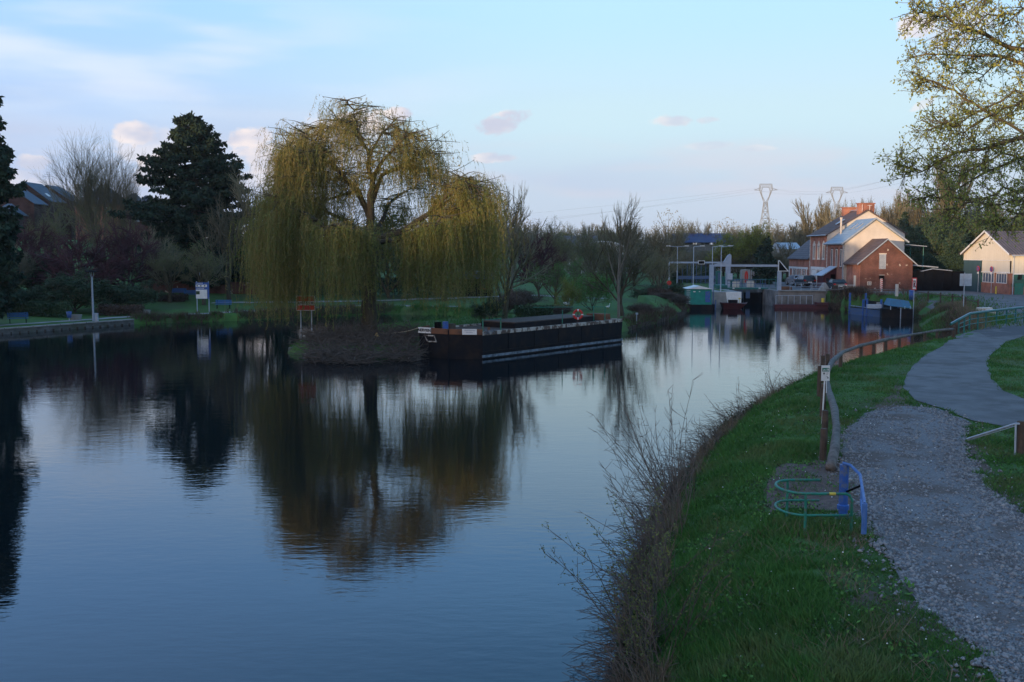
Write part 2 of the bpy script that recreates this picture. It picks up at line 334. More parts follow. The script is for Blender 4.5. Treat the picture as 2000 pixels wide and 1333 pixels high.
def thing(name, label, cat, loc=(0, 0, 0), group=None):
    o = bpy.data.objects.new(name, None); COL.objects.link(o); o.location = loc; o.empty_display_size = .2; return tag(o, label, cat, group)
def copy_tree(o, loc=None, rz=None, sc=None, label=None, group=None, parent=None):
    c = o.copy(); COL.objects.link(c); c.parent = parent
    if parent is None:
        if loc is not None: c.location = loc
        if rz is not None: c.rotation_euler = (0, 0, rz)
        if sc is not None: c.scale = sc if hasattr(sc, '__len__') else (sc, sc, sc)
        if label: c['label'] = label
        if group: c['group'] = group
    for ch in list(o.children): copy_tree(ch, parent=c)
    return c
# ---------------------------------------------------------------- terrain
WATER = [(.6, -40), (.5, 8), (1.35, 13), (1.95, 17), (2.6, 21), (3.9, 26), (5.9, 32), (8.3, 38), (11.1, 44), (14.9, 50.5), (19.8, 57), (25.2, 63.3), (29.6, 71), (34, 78), (36.6, 88), (38.6, 94), (42.3, 99.5), (42.8, 107), (40.2, 115.5), (38.8, 119.5), (38.6, 123.5), (33, 123.5), (33, 134), (28, 134), (28, 122.5),
         (24.8, 122.5), (24, 121), (20.5, 117), (19, 110), (16.5, 102), (13, 94), (10.3, 87.5), (8, 82.6), (4, 79.5), (-2, 73), (-6.2, 69), (-7, 65.4), (-9.9, 64.2), (-13.2, 65.2), (-15.4, 67.8), (-15.9, 71), (-15, 78), (-12, 86), (-8, 92), (-3.5, 97), (-3.5, 103), (-8, 108.5), (-14, 110), (-20, 105.5), (-25, 101), (-31, 97.4), (-36, 95), (-43, 83.5), (-60, 56), (-80, 30), (-90, -40)]
WP = np.array(WATER)
def sd_poly(P, Q):
    """signed distance of points P to polygon Q, negative inside"""
    d2 = np.full(len(P), 1e18); ins = np.zeros(len(P), bool); n = len(Q)
    for i in range(n):
        a = Q[i]; b_ = Q[(i + 1) % n]; e = b_ - a; w = P - a
        tt = np.clip((w @ e) / max(e @ e, 1e-9), 0, 1); r = w - tt[:, None] * e
        d2 = np.minimum(d2, (r ** 2).sum(1))
        c = (a[1] > P[:, 1]) != (b_[1] > P[:, 1])
        with np.errstate(divide='ignore', invalid='ignore'): xx = (b_[0] - a[0]) * (P[:, 1] - a[1]) / (b_[1] - a[1] + 1e-12) + a[0]
        ins ^= c & (P[:, 0] < xx)
    d = np.sqrt(d2); return np.where(ins, -d, d)
def ss(x, a, b_):
    t_ = np.clip((x - a) / (b_ - a), 0, 1); return t_ * t_ * (3 - 2 * t_)
rng = np.random.default_rng(5)
NT = rng.random((256, 256))
def vn(x, y):
    xi = np.floor(x).astype(int); yi = np.floor(y).astype(int); fx = x - xi; fy = y - yi; fx = fx * fx * (3 - 2 * fx); fy = fy * fy * (3 - 2 * fy)
    g_ = lambda i, j: NT[i & 255, j & 255]
    return (g_(xi, yi) * (1 - fx) + g_(xi + 1, yi) * fx) * (1 - fy) + (g_(xi, yi + 1) * (1 - fx) + g_(xi + 1, yi + 1) * fx) * fy - .5
def hts(P, d=None):
    P = np.asarray(P, float).reshape(-1, 2); x, y = P[:, 0], P[:, 1]
    if d is None: d = sd_poly(P, WP)
    right = ss(x - (y - 60) * .2, -2, 2) * (1 - ss(y, 84, 96)) * ss(x - 9 - .35 * (y - 45), -30, -10)
    isR = ((x > -3) & (y < 62)) | ((x > 14) & (y < 112))
    Lr = 1.55 + .45 * ss(y, 78, 112)
    # right bank keeps its slope; a bit wider near the camera
    wr = np.where(y < 62, 3.3 - .3 * ss(y, 20, 50), 3.4)
    yard = (x > 26) & (y > 112)
    isl = (x < -5) & (x > -20) & (y > 60) & (y < 97)
    left = (x < -30) | ((x < -12) & (y > 100))
    Lp = .75 + 1.0 * ss(d, 3, 30) + 1.6 * ss(y, 150, 260)          # the park
    Ll = .95 + .9 * ss(d, 5, 30) + 7.0 * ss(y - .25 * (x + 60), 120, 165) * ss(-x, 18, 45) * ss(y, 118, 150)
    Lv = np.where(isR, Lr, np.where(yard, 2.0, np.where(isl, .65, np.where(left, Ll - .12 - .30 * (1 - ss(y, 97, 106)) * (1 - ss(d, 4, 14)), Lp))))
    w = np.where(isR, wr, np.where(yard, .25, np.where(isl, 1.2, np.where(left, .35 + 1.5 * ss(y, 94, 99), .7))))
    off = np.where(yard & (y > 118.5), .75, np.where(left & (y < 94.5), .5, -.1))
    land = Lv * (1 - (1 - np.clip((d - off) / w, 0, 1)) ** 1.7) - .45 * (d < off)
    bumpy = (vn(x * .7, y * .7) * .22 + vn(x * 2.1 + 9, y * 2.1) * .09) * np.clip(d / 1.5, 0, 1) * np.where(isR, (1 - ss(d, 3.2, 5.5)), .35) * (1 - yard)
    h = np.where(d > 0, land + bumpy, -1.2 * np.clip(-d / 1.2, 0, 1) - .03)
    # rolling land far off, and an unseen bare ridge added behind the camera, shaped to block the low sun
    far = np.clip((np.hypot(x, y) - 300) / 900, 0, 1)
    h = h + np.where(d > 0, far * 6 * (vn(x / 260, y / 260) + .3), 0)
    rd = ss(-y, 110, 185) * (1 - ss(-y, 260, 420)); h = np.where((y < -60) & (d > -60), np.maximum(h, rd * (23.5 + 20 * ss(-x, 262, 320) + 4.5 * vn(x / 16, y / 16) + 5 * vn(x / 50 + 3, y / 50))), h)
    return h
def hz(x, y): return float(hts([(x, y)])[0])
def gh(px, py, z=1.5, add=0):
    for _ in range(12):
        p = onz(px, py, z); z = .5 * z + .5 * (hz(p.x, p.y) + add)
    return onz(px, py, z)
def gl(dense, lo, hi, step, grow=1.12, smax=160):
    a = list(dense); s_ = step
    while a[-1] < hi: s_ = min(s_ * grow, smax); a.append(a[-1] + s_)
    s_ = step
    while a[0] > lo: s_ = min(s_ * grow, smax); a.insert(0, a[0] - s_)
    return np.array(a)
GX = gl(np.arange(-50, 60, .42), -2600, 2600, .42); GY = gl(np.concatenate([np.arange(8, 30, .28), np.arange(30, 70, .4), np.arange(70, 140, .6)]), -900, 3200, .5)
XX, YY = np.meshgrid(GX, GY); P2 = np.stack([XX.ravel(), YY.ravel()], 1); DD = sd_poly(P2, WP); HH = hts(P2, DD)
nx, ny = len(GX), len(GY); ii = (np.arange(ny - 1)[:, None] * nx + np.arange(nx - 1)[None, :]).ravel()
tag(npmesh('ground', np.column_stack([P2, HH]), np.stack([ii, ii + 1, ii + nx + 1, ii + nx], 1), 'ground', smooth=True), kind='structure')
wb = MB(); wb.add([(-400, -60, 0), (400, -60, 0), (400, 139, 0), (-400, 139, 0)], [(0, 1, 2, 3)])
tag(wb.build('water', 'water'), kind='structure')
def inpoly(P, Q): return sd_poly(np.asarray(P, float).reshape(-1, 2), np.asarray(Q, float)) < 0
def drape(name, poly, m, off=.02, step=1.0, wob=0, kind='structure'):
    poly = [tuple(p[:2]) for p in poly]; out = []; rr = random.Random(len(name))
    for i in range(len(poly)):
        a = Vector(poly[i]); b_ = Vector(poly[(i + 1) % len(poly)]); k = max(1, int((b_ - a).length / step)); nrm = Vector((-(b_ - a).y, (b_ - a).x)).normalized() if (b_ - a).length > 0 else Vector((0, 0))
        for j in range(k): out.append(a.lerp(b_, j / k) + nrm * rr.uniform(-wob, wob))
    pa = np.array([(p.x, p.y) for p in out]); x0, y0 = pa.min(0); x1, y1 = pa.max(0)
    G = np.array([(x, y) for x in np.arange(x0, x1, step) for y in np.arange(y0, y1, step)]); G = G[sd_poly(G, pa) < -step * .4]
    vs = [Vector(p) for p in pa] + [Vector(p) for p in G]; n = len(pa)
    v2, e2, f2, *_ = delaunay_2d_cdt(vs, [], [list(range(n))], 1, 1e-4)
    A = np.array([(p.x, p.y) for p in v2]); H = hts(A) + off
    mb = MB(); mb.add(np.column_stack([A, H]).tolist(), [tuple(f) for f in f2]); o = mb.build(name, m, smooth=True)
    if kind: tag(o, kind=kind)
    return o
def pz(lst, z=1.55): return [tuple(onz(a, b_, z)[:2]) for a, b_ in lst]
ASPH = pz([(2420, 625), (2120, 612), (2010, 620), (1960, 633), (1905, 645), (1868, 658), (1845, 673), (1800, 700), (1772, 730), (1765, 758), (1785, 783), (1850, 803), (1900, 823), (1960, 835), (2100, 850), (2500, 890), (2500, 840), (2150, 808), (2000, 780), (1958, 765), (1935, 740), (1928, 712), (1938, 690), (1968, 668), (2005, 655), (2120, 643), (2420, 655)])
GRAV = pz([(1640, 872), (1655, 840), (1700, 803), (1760, 794), (1830, 799), (1885, 824), (1893, 850), (1888, 872), (1900, 905), (1930, 950), (1975, 990), (2010, 1012), (2200, 1100), (2500, 1250), (2300, 1600), (2050, 1450), (1955, 1333), (1905, 1270), (1850, 1225), (1800, 1195), (1780, 1150), (1735, 1090), (1700, 1040), (1688, 1000), (1662, 940), (1642, 910)])
drape('road', ASPH, 'asphalt', .03, .9, .05)
drape('gravel_path', GRAV, 'gravel', .025, .6, .12)
drape('soil', pz([(1495, 945), (1530, 905), (1600, 895), (1650, 905), (1700, 1010), (1655, 1000), (1560, 1000), (1500, 1003)]), 'soil', .02, .25, .06)
drape('soil', pz([(1755, 740), (1765, 790), (1830, 803), (1880, 830), (1700, 805), (1740, 770)]), 'soil', .018, .4, .1)
drape('soil', pz([(1892, 840), (1905, 925), (1985, 1000), (2100, 1060), (2060, 990), (1960, 950), (1915, 890)]), 'soil', .018, .3, .08)
drape('soil', pz([(1630, 1180), (1700, 1165), (1800, 1180), (1880, 1240), (1900, 1290), (1780, 1230), (1690, 1215)]), 'soil', .018, .3, .1)
YARD = [(33.6, 124.8), (39.2, 124.8), (41.4, 119.8), (42.9, 116), (44.8, 112.5)] + [(x_ + 1.5, y_) for x_, y_ in pz([(1800, 586), (1830, 590), (1880, 599), (1910, 604)], 2.0)] + pz([(1945, 607), (2010, 611), (2400, 622)], 2.0) + [(130, 112), (130, 126), (58, 129), (58, 150), (42, 165), (34, 200), (28, 200), (29, 160), (31, 140), (33.6, 130)]
drape('road', pz([(1900, 648), (1935, 640), (2100, 632), (2300, 640), (2100, 650), (1990, 655), (1930, 660)]), mat('resurfaced asphalt', (.075, .075, .08), .9, (.06, .06, .065), 3, bump=.006, bscale=50), .036, .8)
drape('road', YARD, 'asphalt', .03, 1.2)
# pale path along the left bank
LS = [(-62, 56), (-44.2, 85), (-37, 96.6), (-31.6, 99.6), (-25.6, 103), (-20.6, 107.6), (-14, 112.3), (-6, 110.5)]
def offs(ln, k):
    o = []
    for i, p in enumerate(ln):
        a = Vector(ln[max(i - 1, 0)]); b_ = Vector(ln[min(i + 1, len(ln) - 1)]); d = (b_ - a).normalized(); o.append((p[0] - d.y * k, p[1] + d.x * k))
    return o
drape('path', LS + offs(LS, 1.3)[::-1], 'path', .03, 1.0)
drape('path', [(-34, 112), (-30, 113.5), (-24, 116), (-14, 121), (0, 124), (12, 124), (12, 125.2), (0, 125.4), (-14, 122.4), (-25, 117.4), (-34, 113.2)], 'path', .03, 1.0)
# ================================================================ large structures
# ---- retaining walls
def shorewall(name, ln, z0, z1, th, m, label, cat):
    mb = MB(); o = offs(ln, th); n = len(ln)
    poly = list(ln) + o[::-1]
    for i in range(n - 1): mb.prism([ln[i], ln[i + 1], o[i + 1], o[i]], z0, z1)
    t = thing(name, label, cat, (ln[0][0], ln[0][1], 0)); mb.build('masonry', m, t); return t
q = shorewall('quay_wall', offs([(-61, 54.5), (-43, 83.4), (-36.3, 94.6)], -.45), -1, .44, 1.0, 'quay', 'long grey stone quay wall along the left bank below the benches', 'quay wall')
cp = MB()
for i, (a, b_) in enumerate([((-61, 54.5), (-43, 83.4)), ((-43, 83.4), (-36.3, 94.6))]):
    a = Vector(a); b_ = Vector(b_); k = int((b_ - a).length / 1.2)
    for j in range(k):
        p = a.lerp(b_, (j + .5) / k); d = (b_ - a).normalized(); cp.rbox((p.x + .45 * d.y - .2 * d.y, p.y - .45 * d.x + .2 * d.x, .44), (1.17, .62, .09), math.atan2(d.y, d.x))
cp.build('coping', 'concrete', q)
wp = MB()
for i in range(60):
    a = Vector((-61, 54.5)).lerp(Vector((-36.3, 94.6)), i / 60 + .004); wp.cyl(a.x + .48, a.y - .30, -.6, .16, .09, 7)
wp.build('waterline_timber', 'pilew', q, label='dark timber piles at the foot of the wall')
PL = [(10.3, 87.5), (13, 94), (16.5, 102), (19, 110), (20.3, 116)]
pt = thing('timber_piling', 'dark timber pile edging along the curved park bank right of the black barge', 'piling', (10.3, 87.5, 0)); pb = MB(); rr = random.Random(4)
for i in range(len(PL) - 1):
    a = Vector(PL[i]); b_ = Vector(PL[i + 1]); k = int((b_ - a).length / .34)
    for j in range(k):
        p = a.lerp(b_, j / k); pb.cyl(p.x + rr.uniform(-.03, .03), p.y, -.8, .36 + rr.uniform(-.06, .06), .13, 7)
pb.build('piles', 'pilew', pt)
# ---- houses on the yard
def slab(mb, a, b_, c, d, th=.12):
    """roof slab from 4 corners, thickness downwards"""
    mb.ext([a, b_, c, d], (0, 0, -th))
def gable_house(name, label, x0, x1, y0, y1, zb, ze, xr, zr, wallm, roofm, gablem=None, ov=.25, cat='house', ze2=None, ovy=.2):
    """ridge along Y; gables at y0 and y1"""
    ze2 = ze if ze2 is None else ze2
    t = thing(name, label, cat, (x0, y0, zb)); w = MB()
    w.m = 0; w.add([(x0, y0, zb - .5), (x0, y1, zb - .5), (x0, y1, ze), (x0, y0, ze)], [(0, 3, 2, 1)]); w.add([(x1, y0, zb - .5), (x1, y1, zb - .5), (x1, y1, ze2), (x1, y0, ze2)], [(0, 1, 2, 3)])
    w.m = 1
    w.add([(x0, y0, zb - .5), (x1, y0, zb - .5), (x1, y0, ze2), (xr, y0, zr), (x0, y0, ze)], [(0, 1, 2, 3, 4)])
    w.add([(x0, y1, zb - .5), (x1, y1, zb - .5), (x1, y1, ze2), (xr, y1, zr), (x0, y1, ze)], [(4, 3, 2, 1, 0)])
    w.build('wall', [wallm, gablem or wallm], t)
    r = MB(); e0 = (zr - ze) / (xr - x0); e1 = (zr - ze2) / (x1 - xr); u = .15
    r.ext([(x0 - ov, y0 - ovy, ze - ov * e0 + u), (xr, y0 - ovy, zr + u), (xr, y1 + ovy, zr + u), (x0 - ov, y1 + ovy, ze - ov * e0 + u)], (0, 0, -.13))
    r.ext([(xr, y0 - ovy, zr + u), (x1 + ov, y0 - ovy, ze2 - ov * e1 + u), (x1 + ov, y1 + ovy, ze2 - ov * e1 + u), (xr, y1 + ovy, zr + u)], (0, 0, -.13))
    ro = r.build('roof', roofm, t); return t, ro
G0 = 2.03
def winX(parent, X, ya, yb, za, zb, m='white', glass='glass', bars=1, arch=False, name='window', recess=.03):
    """a window on a wall facing -X"""
    f = MB(); e = .07
    f.box(X - .05, X + .02, ya, yb, za, za + e); f.box(X - .05, X + .02, ya, yb, zb - e, zb); f.box(X - .05, X + .02, ya, ya + e, za + e, zb - e); f.box(X - .05, X + .02, yb - e, yb, za + e, zb - e)
    for i in range(bars):
        y = ya + (yb - ya) * (i + 1) / (bars + 1); f.box(X - .045, X + .015, y - .025, y + .025, za + e, zb - e)
    w = f.build(name, m, parent); g_ = MB(); g_.box(X - .02, X + .01, ya + e, yb - e, za + e, zb - e); g_.build('pane', glass, w); return w
def winY(parent, Y, xa, xb, za, zb, m='white', glass='glass', bars=1, name='window', hb=0):
    f = MB(); e = .07
    f.box(xa, xb, Y - .05, Y + .02, za, za + e); f.box(xa, xb, Y - .05, Y + .02, zb - e, zb); f.box(xa, xa + e, Y - .05, Y + .02, za + e, zb - e); f.box(xb - e, xb, Y - .05, Y + .02, za + e, zb - e)
    for i in range(bars):
        x = xa + (xb - xa) * (i + 1) / (bars + 1); f.box(x - .025, x + .025, Y - .045, Y + .015, za + e, zb - e)
    for i in range(hb):
        z = za + (zb - za) * (i + 1) / (hb + 1); f.box(xa + e, xb - e, Y - .042, Y + .012, z - .025, z + .025)
    w = f.build(name, m, parent); g_ = MB(); g_.box(xa + e, xb - e, Y - .02, Y + .01, za + e, zb - e); g_.build('pane', glass, w); return w
def quoins(mb, x, y, z0, z1, d=.3):
    z = z0; i = 0
    while z < z1 - .2:
        k = d if i % 2 else d * .65; mb.box(x - .025, x + k * .6, y - .025, y + k, z, z + .23); z += .25; i += 1
# House A: tall rear house
A, Aro = gable_house('brick_house', 'tall rear brick house with cream gable and two chimneys on a brown roof', 42.6, 53.0, 135, 143, G0, 9.15, 47.9, 12.35, 'brick', 'tile_brown', 'cream', .3, ze2=9.3)
ch = MB().box(46.9, 49.0, 135.6, 136.5, 11.9, 13.3); ch.box(46.8, 49.1, 135.5, 136.6, 13.3, 13.42); ch.build('chimney', 'brick', Aro)
ch = MB().box(46.9, 48.7, 141.8, 142.7, 11.6, 13.0); ch.box(46.8, 48.8, 141.7, 142.8, 13.0, 13.12); ch.build('chimney', 'brick', Aro)
rl = MB().bar((47.5, 136.3, 12.62), (47.7, 142, 12.55), .05, 6); rl.build('ridge_flashing', 'zinc', Aro)
sk_ = MB(); sk_.ext([(44.4, 136.9, 10.55), (45.5, 136.9, 11.22), (45.5, 137.7, 11.22), (44.4, 137.7, 10.55)], (-.03, 0, .07)); sk_.build('skylight', 'zinc', Aro)
qo = MB(); quoins(qo, 42.6, 142.68, G0, 9.0); qo.build('quoins', 'stone', A); qo = MB(); quoins(qo, 42.6, 135.02, G0, 9.0); qo.build('quoins', 'stone', A)
for i, y in enumerate((136.5, 138.6, 140.7)):
    s = MB(); s.box(42.5, 42.66, y - .55, y - .36, 5.9, 7.75); s.box(42.5, 42.66, y + .36, y + .55, 5.9, 7.75); s.box(42.5, 42.66, y - .6, y + .6, 5.72, 5.9); s.ext([(42.48, y - .62, 7.75), (42.48, y + .62, 7.75), (42.48, y + .3, 8.0), (42.48, y, 8.35), (42.48, y - .3, 8.0)], (.18, 0, 0)); w_ = s.build('window_surround', 'stone', A)
    winX(A, 42.57, y - .36, y + .36, 5.9, 7.75, bars=1)
gd = MB(); gd.box(42.45, 42.62, 135.6, 141.9, 4.35, 4.75)
for y in (135.7, 137.6, 139.2, 141.6): gd.box(42.46, 42.62, y, y + .28, G0, 4.35)
gd.build('door_surround', 'white', A)
winX(A, 42.56, 138.0, 139.1, G0 + .9, 4.3, bars=2); dr = MB().box(42.5, 42.58, 139.6, 141.4, G0, 4.3); dr.build('door', 'white', A)
winX(A, 42.56, 136.1, 137.4, G0 + .9, 4.3, bars=2)
gt = MB().bar((42.2, 134.8, 9.08), (42.2, 143.2, 9.08), .08, 6); gt.build('gutter', 'zinc', A)
an = MB().bar((47.2, 135.2, 12.3), (47.2, 135.2, 13.2), .03, 5); an.build('aerial', 'white', A); an = MB(); an.bar((48.1, 134.9, 12.2), (48.1, 134.9, 13.1), .03, 5); an.bar((47.8, 134.9, 13.05), (48.4, 134.9, 13.05), .02, 5); an.build('aerial', 'white', A)
# House B: middle house with blue grey roof
B, Bro = gable_house('brick_house', 'middle house with blue grey sheet roof and broad cream gable, red porch at its side', 42.6, 50.2, 128, 134.97, G0, 8.1, 46.4, 11.0, 'brick', 'metal_roof', 'cream', .45, ze2=8.3, ovy=.3)
for y in (129.6, 131.6):
    s = MB(); k = (11.0 - 8.1) / 3.8
    s.ext([(44.6, y, 8.1 + 2.0 * k + .17), (45.5, y, 8.1 + 2.9 * k + .17), (45.5, y + .75, 8.1 + 2.9 * k + .17), (44.6, y + .75, 8.1 + 2.0 * k + .17)], (-.05, 0, .1)); w_ = s.build('skylight', 'zinc', Bro)
    s = MB(); s.ext([(44.68, y + .1, 8.1 + 2.08 * k + .28), (45.42, y + .1, 8.1 + 2.82 * k + .28), (45.42, y + .65, 8.1 + 2.82 * k + .28), (44.68, y + .65, 8.1 + 2.08 * k + .28)], (-.02, 0, .03)); s.build('pane', 'glassb', w_)
s = MB().cyl(43.9, 133.6, 9.0, 11.2, .13, 10); s.cyl(43.9, 133.6, 11.2, 11.4, .18, 10); s.build('flue_pipe', 'stone', Bro)
qo = MB(); quoins(qo, 42.6, 128.02, G0, 8.0, .42); qo.build('quoins', 'stone', B)
for y in (129.2, 131.0, 132.9):
    winX(B, 42.57, y - .3, y + .3, 4.9, 7.2, bars=0); s = MB().box(42.5, 42.63, y - .4, y + .4, 7.2, 7.4); s.build('lintel', 'brick_old', B); MB().box(42.5, 42.63, y - .4, y + .4, 4.75, 4.9).build('sill', 'brick_old', B)
s = MB().bar((42.15, 127.7, 7.92), (42.15, 135.2, 7.92), .09, 6); s.bar((42.45, 128.15, 2), (42.45, 128.15, 7.9), .06, 6); s.build('gutter', 'zinc', B)
s = MB()
for y0_ in (127.7,):
    s.ext([(42.1, y0_, 7.72), (46.4, y0_, 11.0), (46.4, y0_, 11.22), (42.1, y0_, 7.94)], (0, -.06, 0)); s.ext([(46.4, y0_, 11.0), (50.7, y0_, 7.95), (50.7, y0_, 8.17), (46.4, y0_, 11.22)], (0, -.06, 0))
s.build('bargeboard', 'zinc', B)
po = thing('lean_to_porch', 'dark red timber porch with a sloping pale roof against the middle house front', 'porch', (41.7, 131, G0))
s = MB(); s.ext([(42.58, 131, G0), (40.95, 131, G0), (40.95, 131, 3.75), (42.58, 131, 4.75)], (0, .08, 0)); s.box(40.9, 40.98, 131.1, 133.5, G0, 3.7); s.build('wall', 'darkred', po)
s = MB(); s.ext([(42.58, 130.8, 4.85), (40.6, 130.8, 3.66), (40.6, 133.9, 3.66), (42.58, 133.9, 4.85)], (0, 0, .1)); s.build('roof', 'galv', po)
winY(po, 131, 41.2, 41.7, G0 + .9, 3.5, 'darkred', 'glass', 0); s = MB().box(41.85, 42.45, 130.96, 131.0, G0 + .1, 3.9); s.build('door', 'black', po)
# veranda on the right side of house B
ve = thing('veranda', 'thin metal veranda roof on slim posts at the right side of the cream gable house', 'veranda', (52, 130, G0)); s = MB(); s.ext([(50.6, 128.6, 7.75), (53.4, 128.6, 7.5), (53.4, 134, 7.5), (50.6, 134, 7.75)], (0, 0, .08)); s.build('roof', 'zinc', ve)
for x, y in ((53.1, 129), (52.4, 133.8), (51.4, 129)):
    s = MB().bar((x, y, G0), (x, y, 7.55), .05, 6); s.build('post', 'dgreen', ve)
# House C: low wing at left
Cc, Cro = gable_house('brick_wing', 'low brick wing with dark slate roof at the left end of the brick houses', 42.6, 49.0, 143.1, 153.5, G0, 5.95, 45.6, 8.5, 'brick', 'slate', 'brick', .3, cat='house')
s = MB(); s.box(42.5, 42.62, 143.6, 153.2, 4.3, 4.6)
for y in (144.0, 146.4, 148.9, 151.2, 152.9): s.box(42.5, 42.62, y, y + .25, G0, 4.3)
s.build('pilasters', 'white', Cc)
for y in (144.9, 147.3, 149.8): winX(Cc, 42.57, y, y + .9, G0 + .8, 4.2, bars=1)
# barn
Ba, Baro = gable_house('brick_barn', 'old dark brick barn with a hayloft hatch and striped post before it', 42.9, 49.35, 122.9, 127.94, G0, 5.62, 46.1, 8.35, 'brick', 'tile_brown', 'brick_old', .45, cat='barn')
s = MB().box(45.2, 46.0, 122.84, 122.92, 4.75, 6.55); h_ = s.build('loft_hatch', 'galv', Ba); s = MB()
for i in range(5): s.box(45.25 + i * .15, 45.27 + i * .15, 122.82, 122.845, 4.77, 6.52)
s.build('board_gap', 'black', h_); s = MB().box(45.15, 46.05, 122.80, 122.9, 6.55, 6.68); s.build('lintel', 'stone', Ba)
winY(Ba, 122.88, 43.8, 44.3, 2.75, 3.2, 'stone', 'glassb', 1, hb=1); s = MB().box(45.25, 45.85, 122.85, 122.93, 3.5, 3.95); s.build('vent_opening', 'black', Ba); s = MB().box(45.2, 45.9, 122.8, 122.9, 3.95, 4.05); s.build('ledge', 'concrete', Ba)
s = MB().box(42.84, 42.92, 124.3, 125.0, G0, 3.9); s.build('door', 'cream2', Ba); s = MB()
for i in range(6): s.box(42.6 + (i % 2) * 0, 42.6, 0, 0, 0, 0) if 0 else None
s.ext([(42.4, 122.66, 5.2), (46.1, 122.66, 8.32), (46.1, 122.66, 8.48), (42.4, 122.66, 5.36)], (0, -.05, 0)); s.ext([(46.1, 122.66, 8.32), (49.85, 122.66, 5.14), (49.85, 122.66, 5.3), (46.1, 122.66, 8.48)], (0, -.05, 0)); s.build('bargeboard', 'zinc', Ba)
# dark screen fence and shed behind
sf = thing('screen_fence', 'tall black solid fence between the brick barn and the cream workshop', 'fence', (52, 123, G0)); s = MB(); s.box(49.5, 56.0, 123.6, 123.7, G0 - .3, 4.45)
for i in range(6): s.box(49.9 + i * 1.18, 50.0 + i * 1.18, 123.52, 123.6, G0 - .3, 4.5)
s.build('panels', 'dark', sf)
sh = thing('garden_shed', 'dark shed with a pale sheet roof edge behind the black fence', 'shed', (52, 126, G0)); s = MB().box(50.1, 54.5, 124.6, 128, G0, 4.6); s.build('wall', 'dark', sh); s = MB(); s.ext([(49.6, 124.3, 5.15), (53.1, 124.3, 4.85), (53.1, 128.2, 4.95), (49.6, 128.2, 5.25)], (0, 0, .14)); s.build('roof', 'zinc', sh)
s = MB().bar((49.9, 124.2, 4.2), (52.4, 124.2, 4.75), .05, 5); s.bar((52.4, 124.2, 4.75), (54.8, 124.2, 4.5), .05, 5); s.build('rail', 'galv', sh)
# ---- cream workshop: gable faces -X, ridge runs +X
wk = thing('workshop', 'cream boarded workshop with grey sliding door and brick base under its gable', 'workshop', (56.2, 119, G0))
XA, YA, YB, ZE, ZR = 56.3, 112.9, 124.5, 6.6, 9.2
def quad(mb, *p): mb.add(p, [tuple(range(len(p)))])
ym = (YA + YB) / 2
s = MB(); quad(s, (XA, YA, 5.85), (XA, YB, 5.85), (XA, YB, ZE), (XA, ym, ZR), (XA, YA, ZE)); quad(s, (XA, YA, ZE), (100, YA, ZE), (100, YA, 4.4), (XA + .05, YA, 4.4)); s.box(XA + .02, XA + .2, YA, YB - 4.9, 4.42, 5.83); s.build('boarding', 'cream2', wk)
s = MB()
for i in range(23): y = YA + .25 + i * .5; zt = ZR - abs(y - ym) * (ZR - ZE) / (YB - ym); s.box(XA - .015, XA + .002, y, y + .03, 5.9, zt - .05)
for i in range(60): s.box(XA + .4 + i * .6, XA + .44 + i * .6, YA - .015, YA + .002, 4.45, 6.5)
s.build('battens', 'stone', wk)
s = MB(); s.box(XA + .02, XA + .3, YA, YB - 4.9, G0 - .3, 3.25); s.box(XA + .3, 100, YA + .02, YA + .2, G0 - .3, 2.9); s.box(XA + .02, XA + .28, 116.05, 116.4, 3.25, 4.42); s.box(XA - .02, XA + .35, YA - .02, YA + .35, 3.25, 4.42); s.build('brick_base', 'brick', wk)
s = MB().box(XA - .06, XA + .04, YB - 4.75, YB - .2, G0 + .05, 5.83); s.build('sliding_door', 'grey_green', wk)
s = MB(); s.box(XA - .05, XA + .05, YA - .1, YB - 4.9, 4.42, 4.56); s.box(XA + .4, 99, YA - .06, YA + .02, 4.3, 4.42); s.box(XA - .03, XA + .01, YA, YB, 5.83, 5.9); s.build('flashing', 'white', wk)
winX(wk, XA + .05, 113.5, 115.95, 3.25, 4.4, glass='glassb', bars=3); winX(wk, XA + .05, 116.5, 119.3, 3.25, 4.4, glass='glassb', bars=3)
for i in range(3): winY(wk, YA + .02, 58.3 + i * 3.2, 61 + i * 3.2, 3.0, 4.3, glass='glass', bars=3)
s = MB(); e = (ZR - ZE) / (YB - ym)
s.ext([(XA - .25, YA - .3, ZE - .3 * e + .12), (XA - .25, ym, ZR + .12), (101, ym, ZR + .12), (101, YA - .3, ZE - .3 * e + .12)], (0, 0, -.1)); s.ext([(XA - .25, YB + .3, ZE - .3 * e + .12), (XA - .25, ym, ZR + .12), (101, ym, ZR + .12), (101, YB + .3, ZE - .3 * e + .12)], (0, 0, -.1)); wr = s.build('roof', 'corr', wk)
k = .42
for i in range(3):
    s = MB(); x = 60 + i * 9; y1, y2 = ym - 3.4, ym - 1.9; s.ext([(x, y1, ZR - (ym - y1) * e + .15), (x + 4, y1, ZR - (ym - y1) * e + .15), (x + 4, y2, ZR - (ym - y2) * e + .15), (x, y2, ZR - (ym - y2) * e + .15)], (0, 0, .03)); s.build('rooflight', 'galv', wr)
s = MB(); s.ext([(XA - .27, YA - .3, ZE - .3 * e), (XA - .27, ym, ZR), (XA - .27, ym, ZR + .2), (XA - .27, YA - .3, ZE - .3 * e + .2)], (-.05, 0, 0)); s.ext([(XA - .27, YB + .3, ZE - .3 * e), (XA - .27, ym, ZR), (XA - .27, ym, ZR + .2), (XA - .27, YB + .3, ZE - .3 * e + .2)], (-.05, 0, 0)); s.build('bargeboard', 'white', wk)
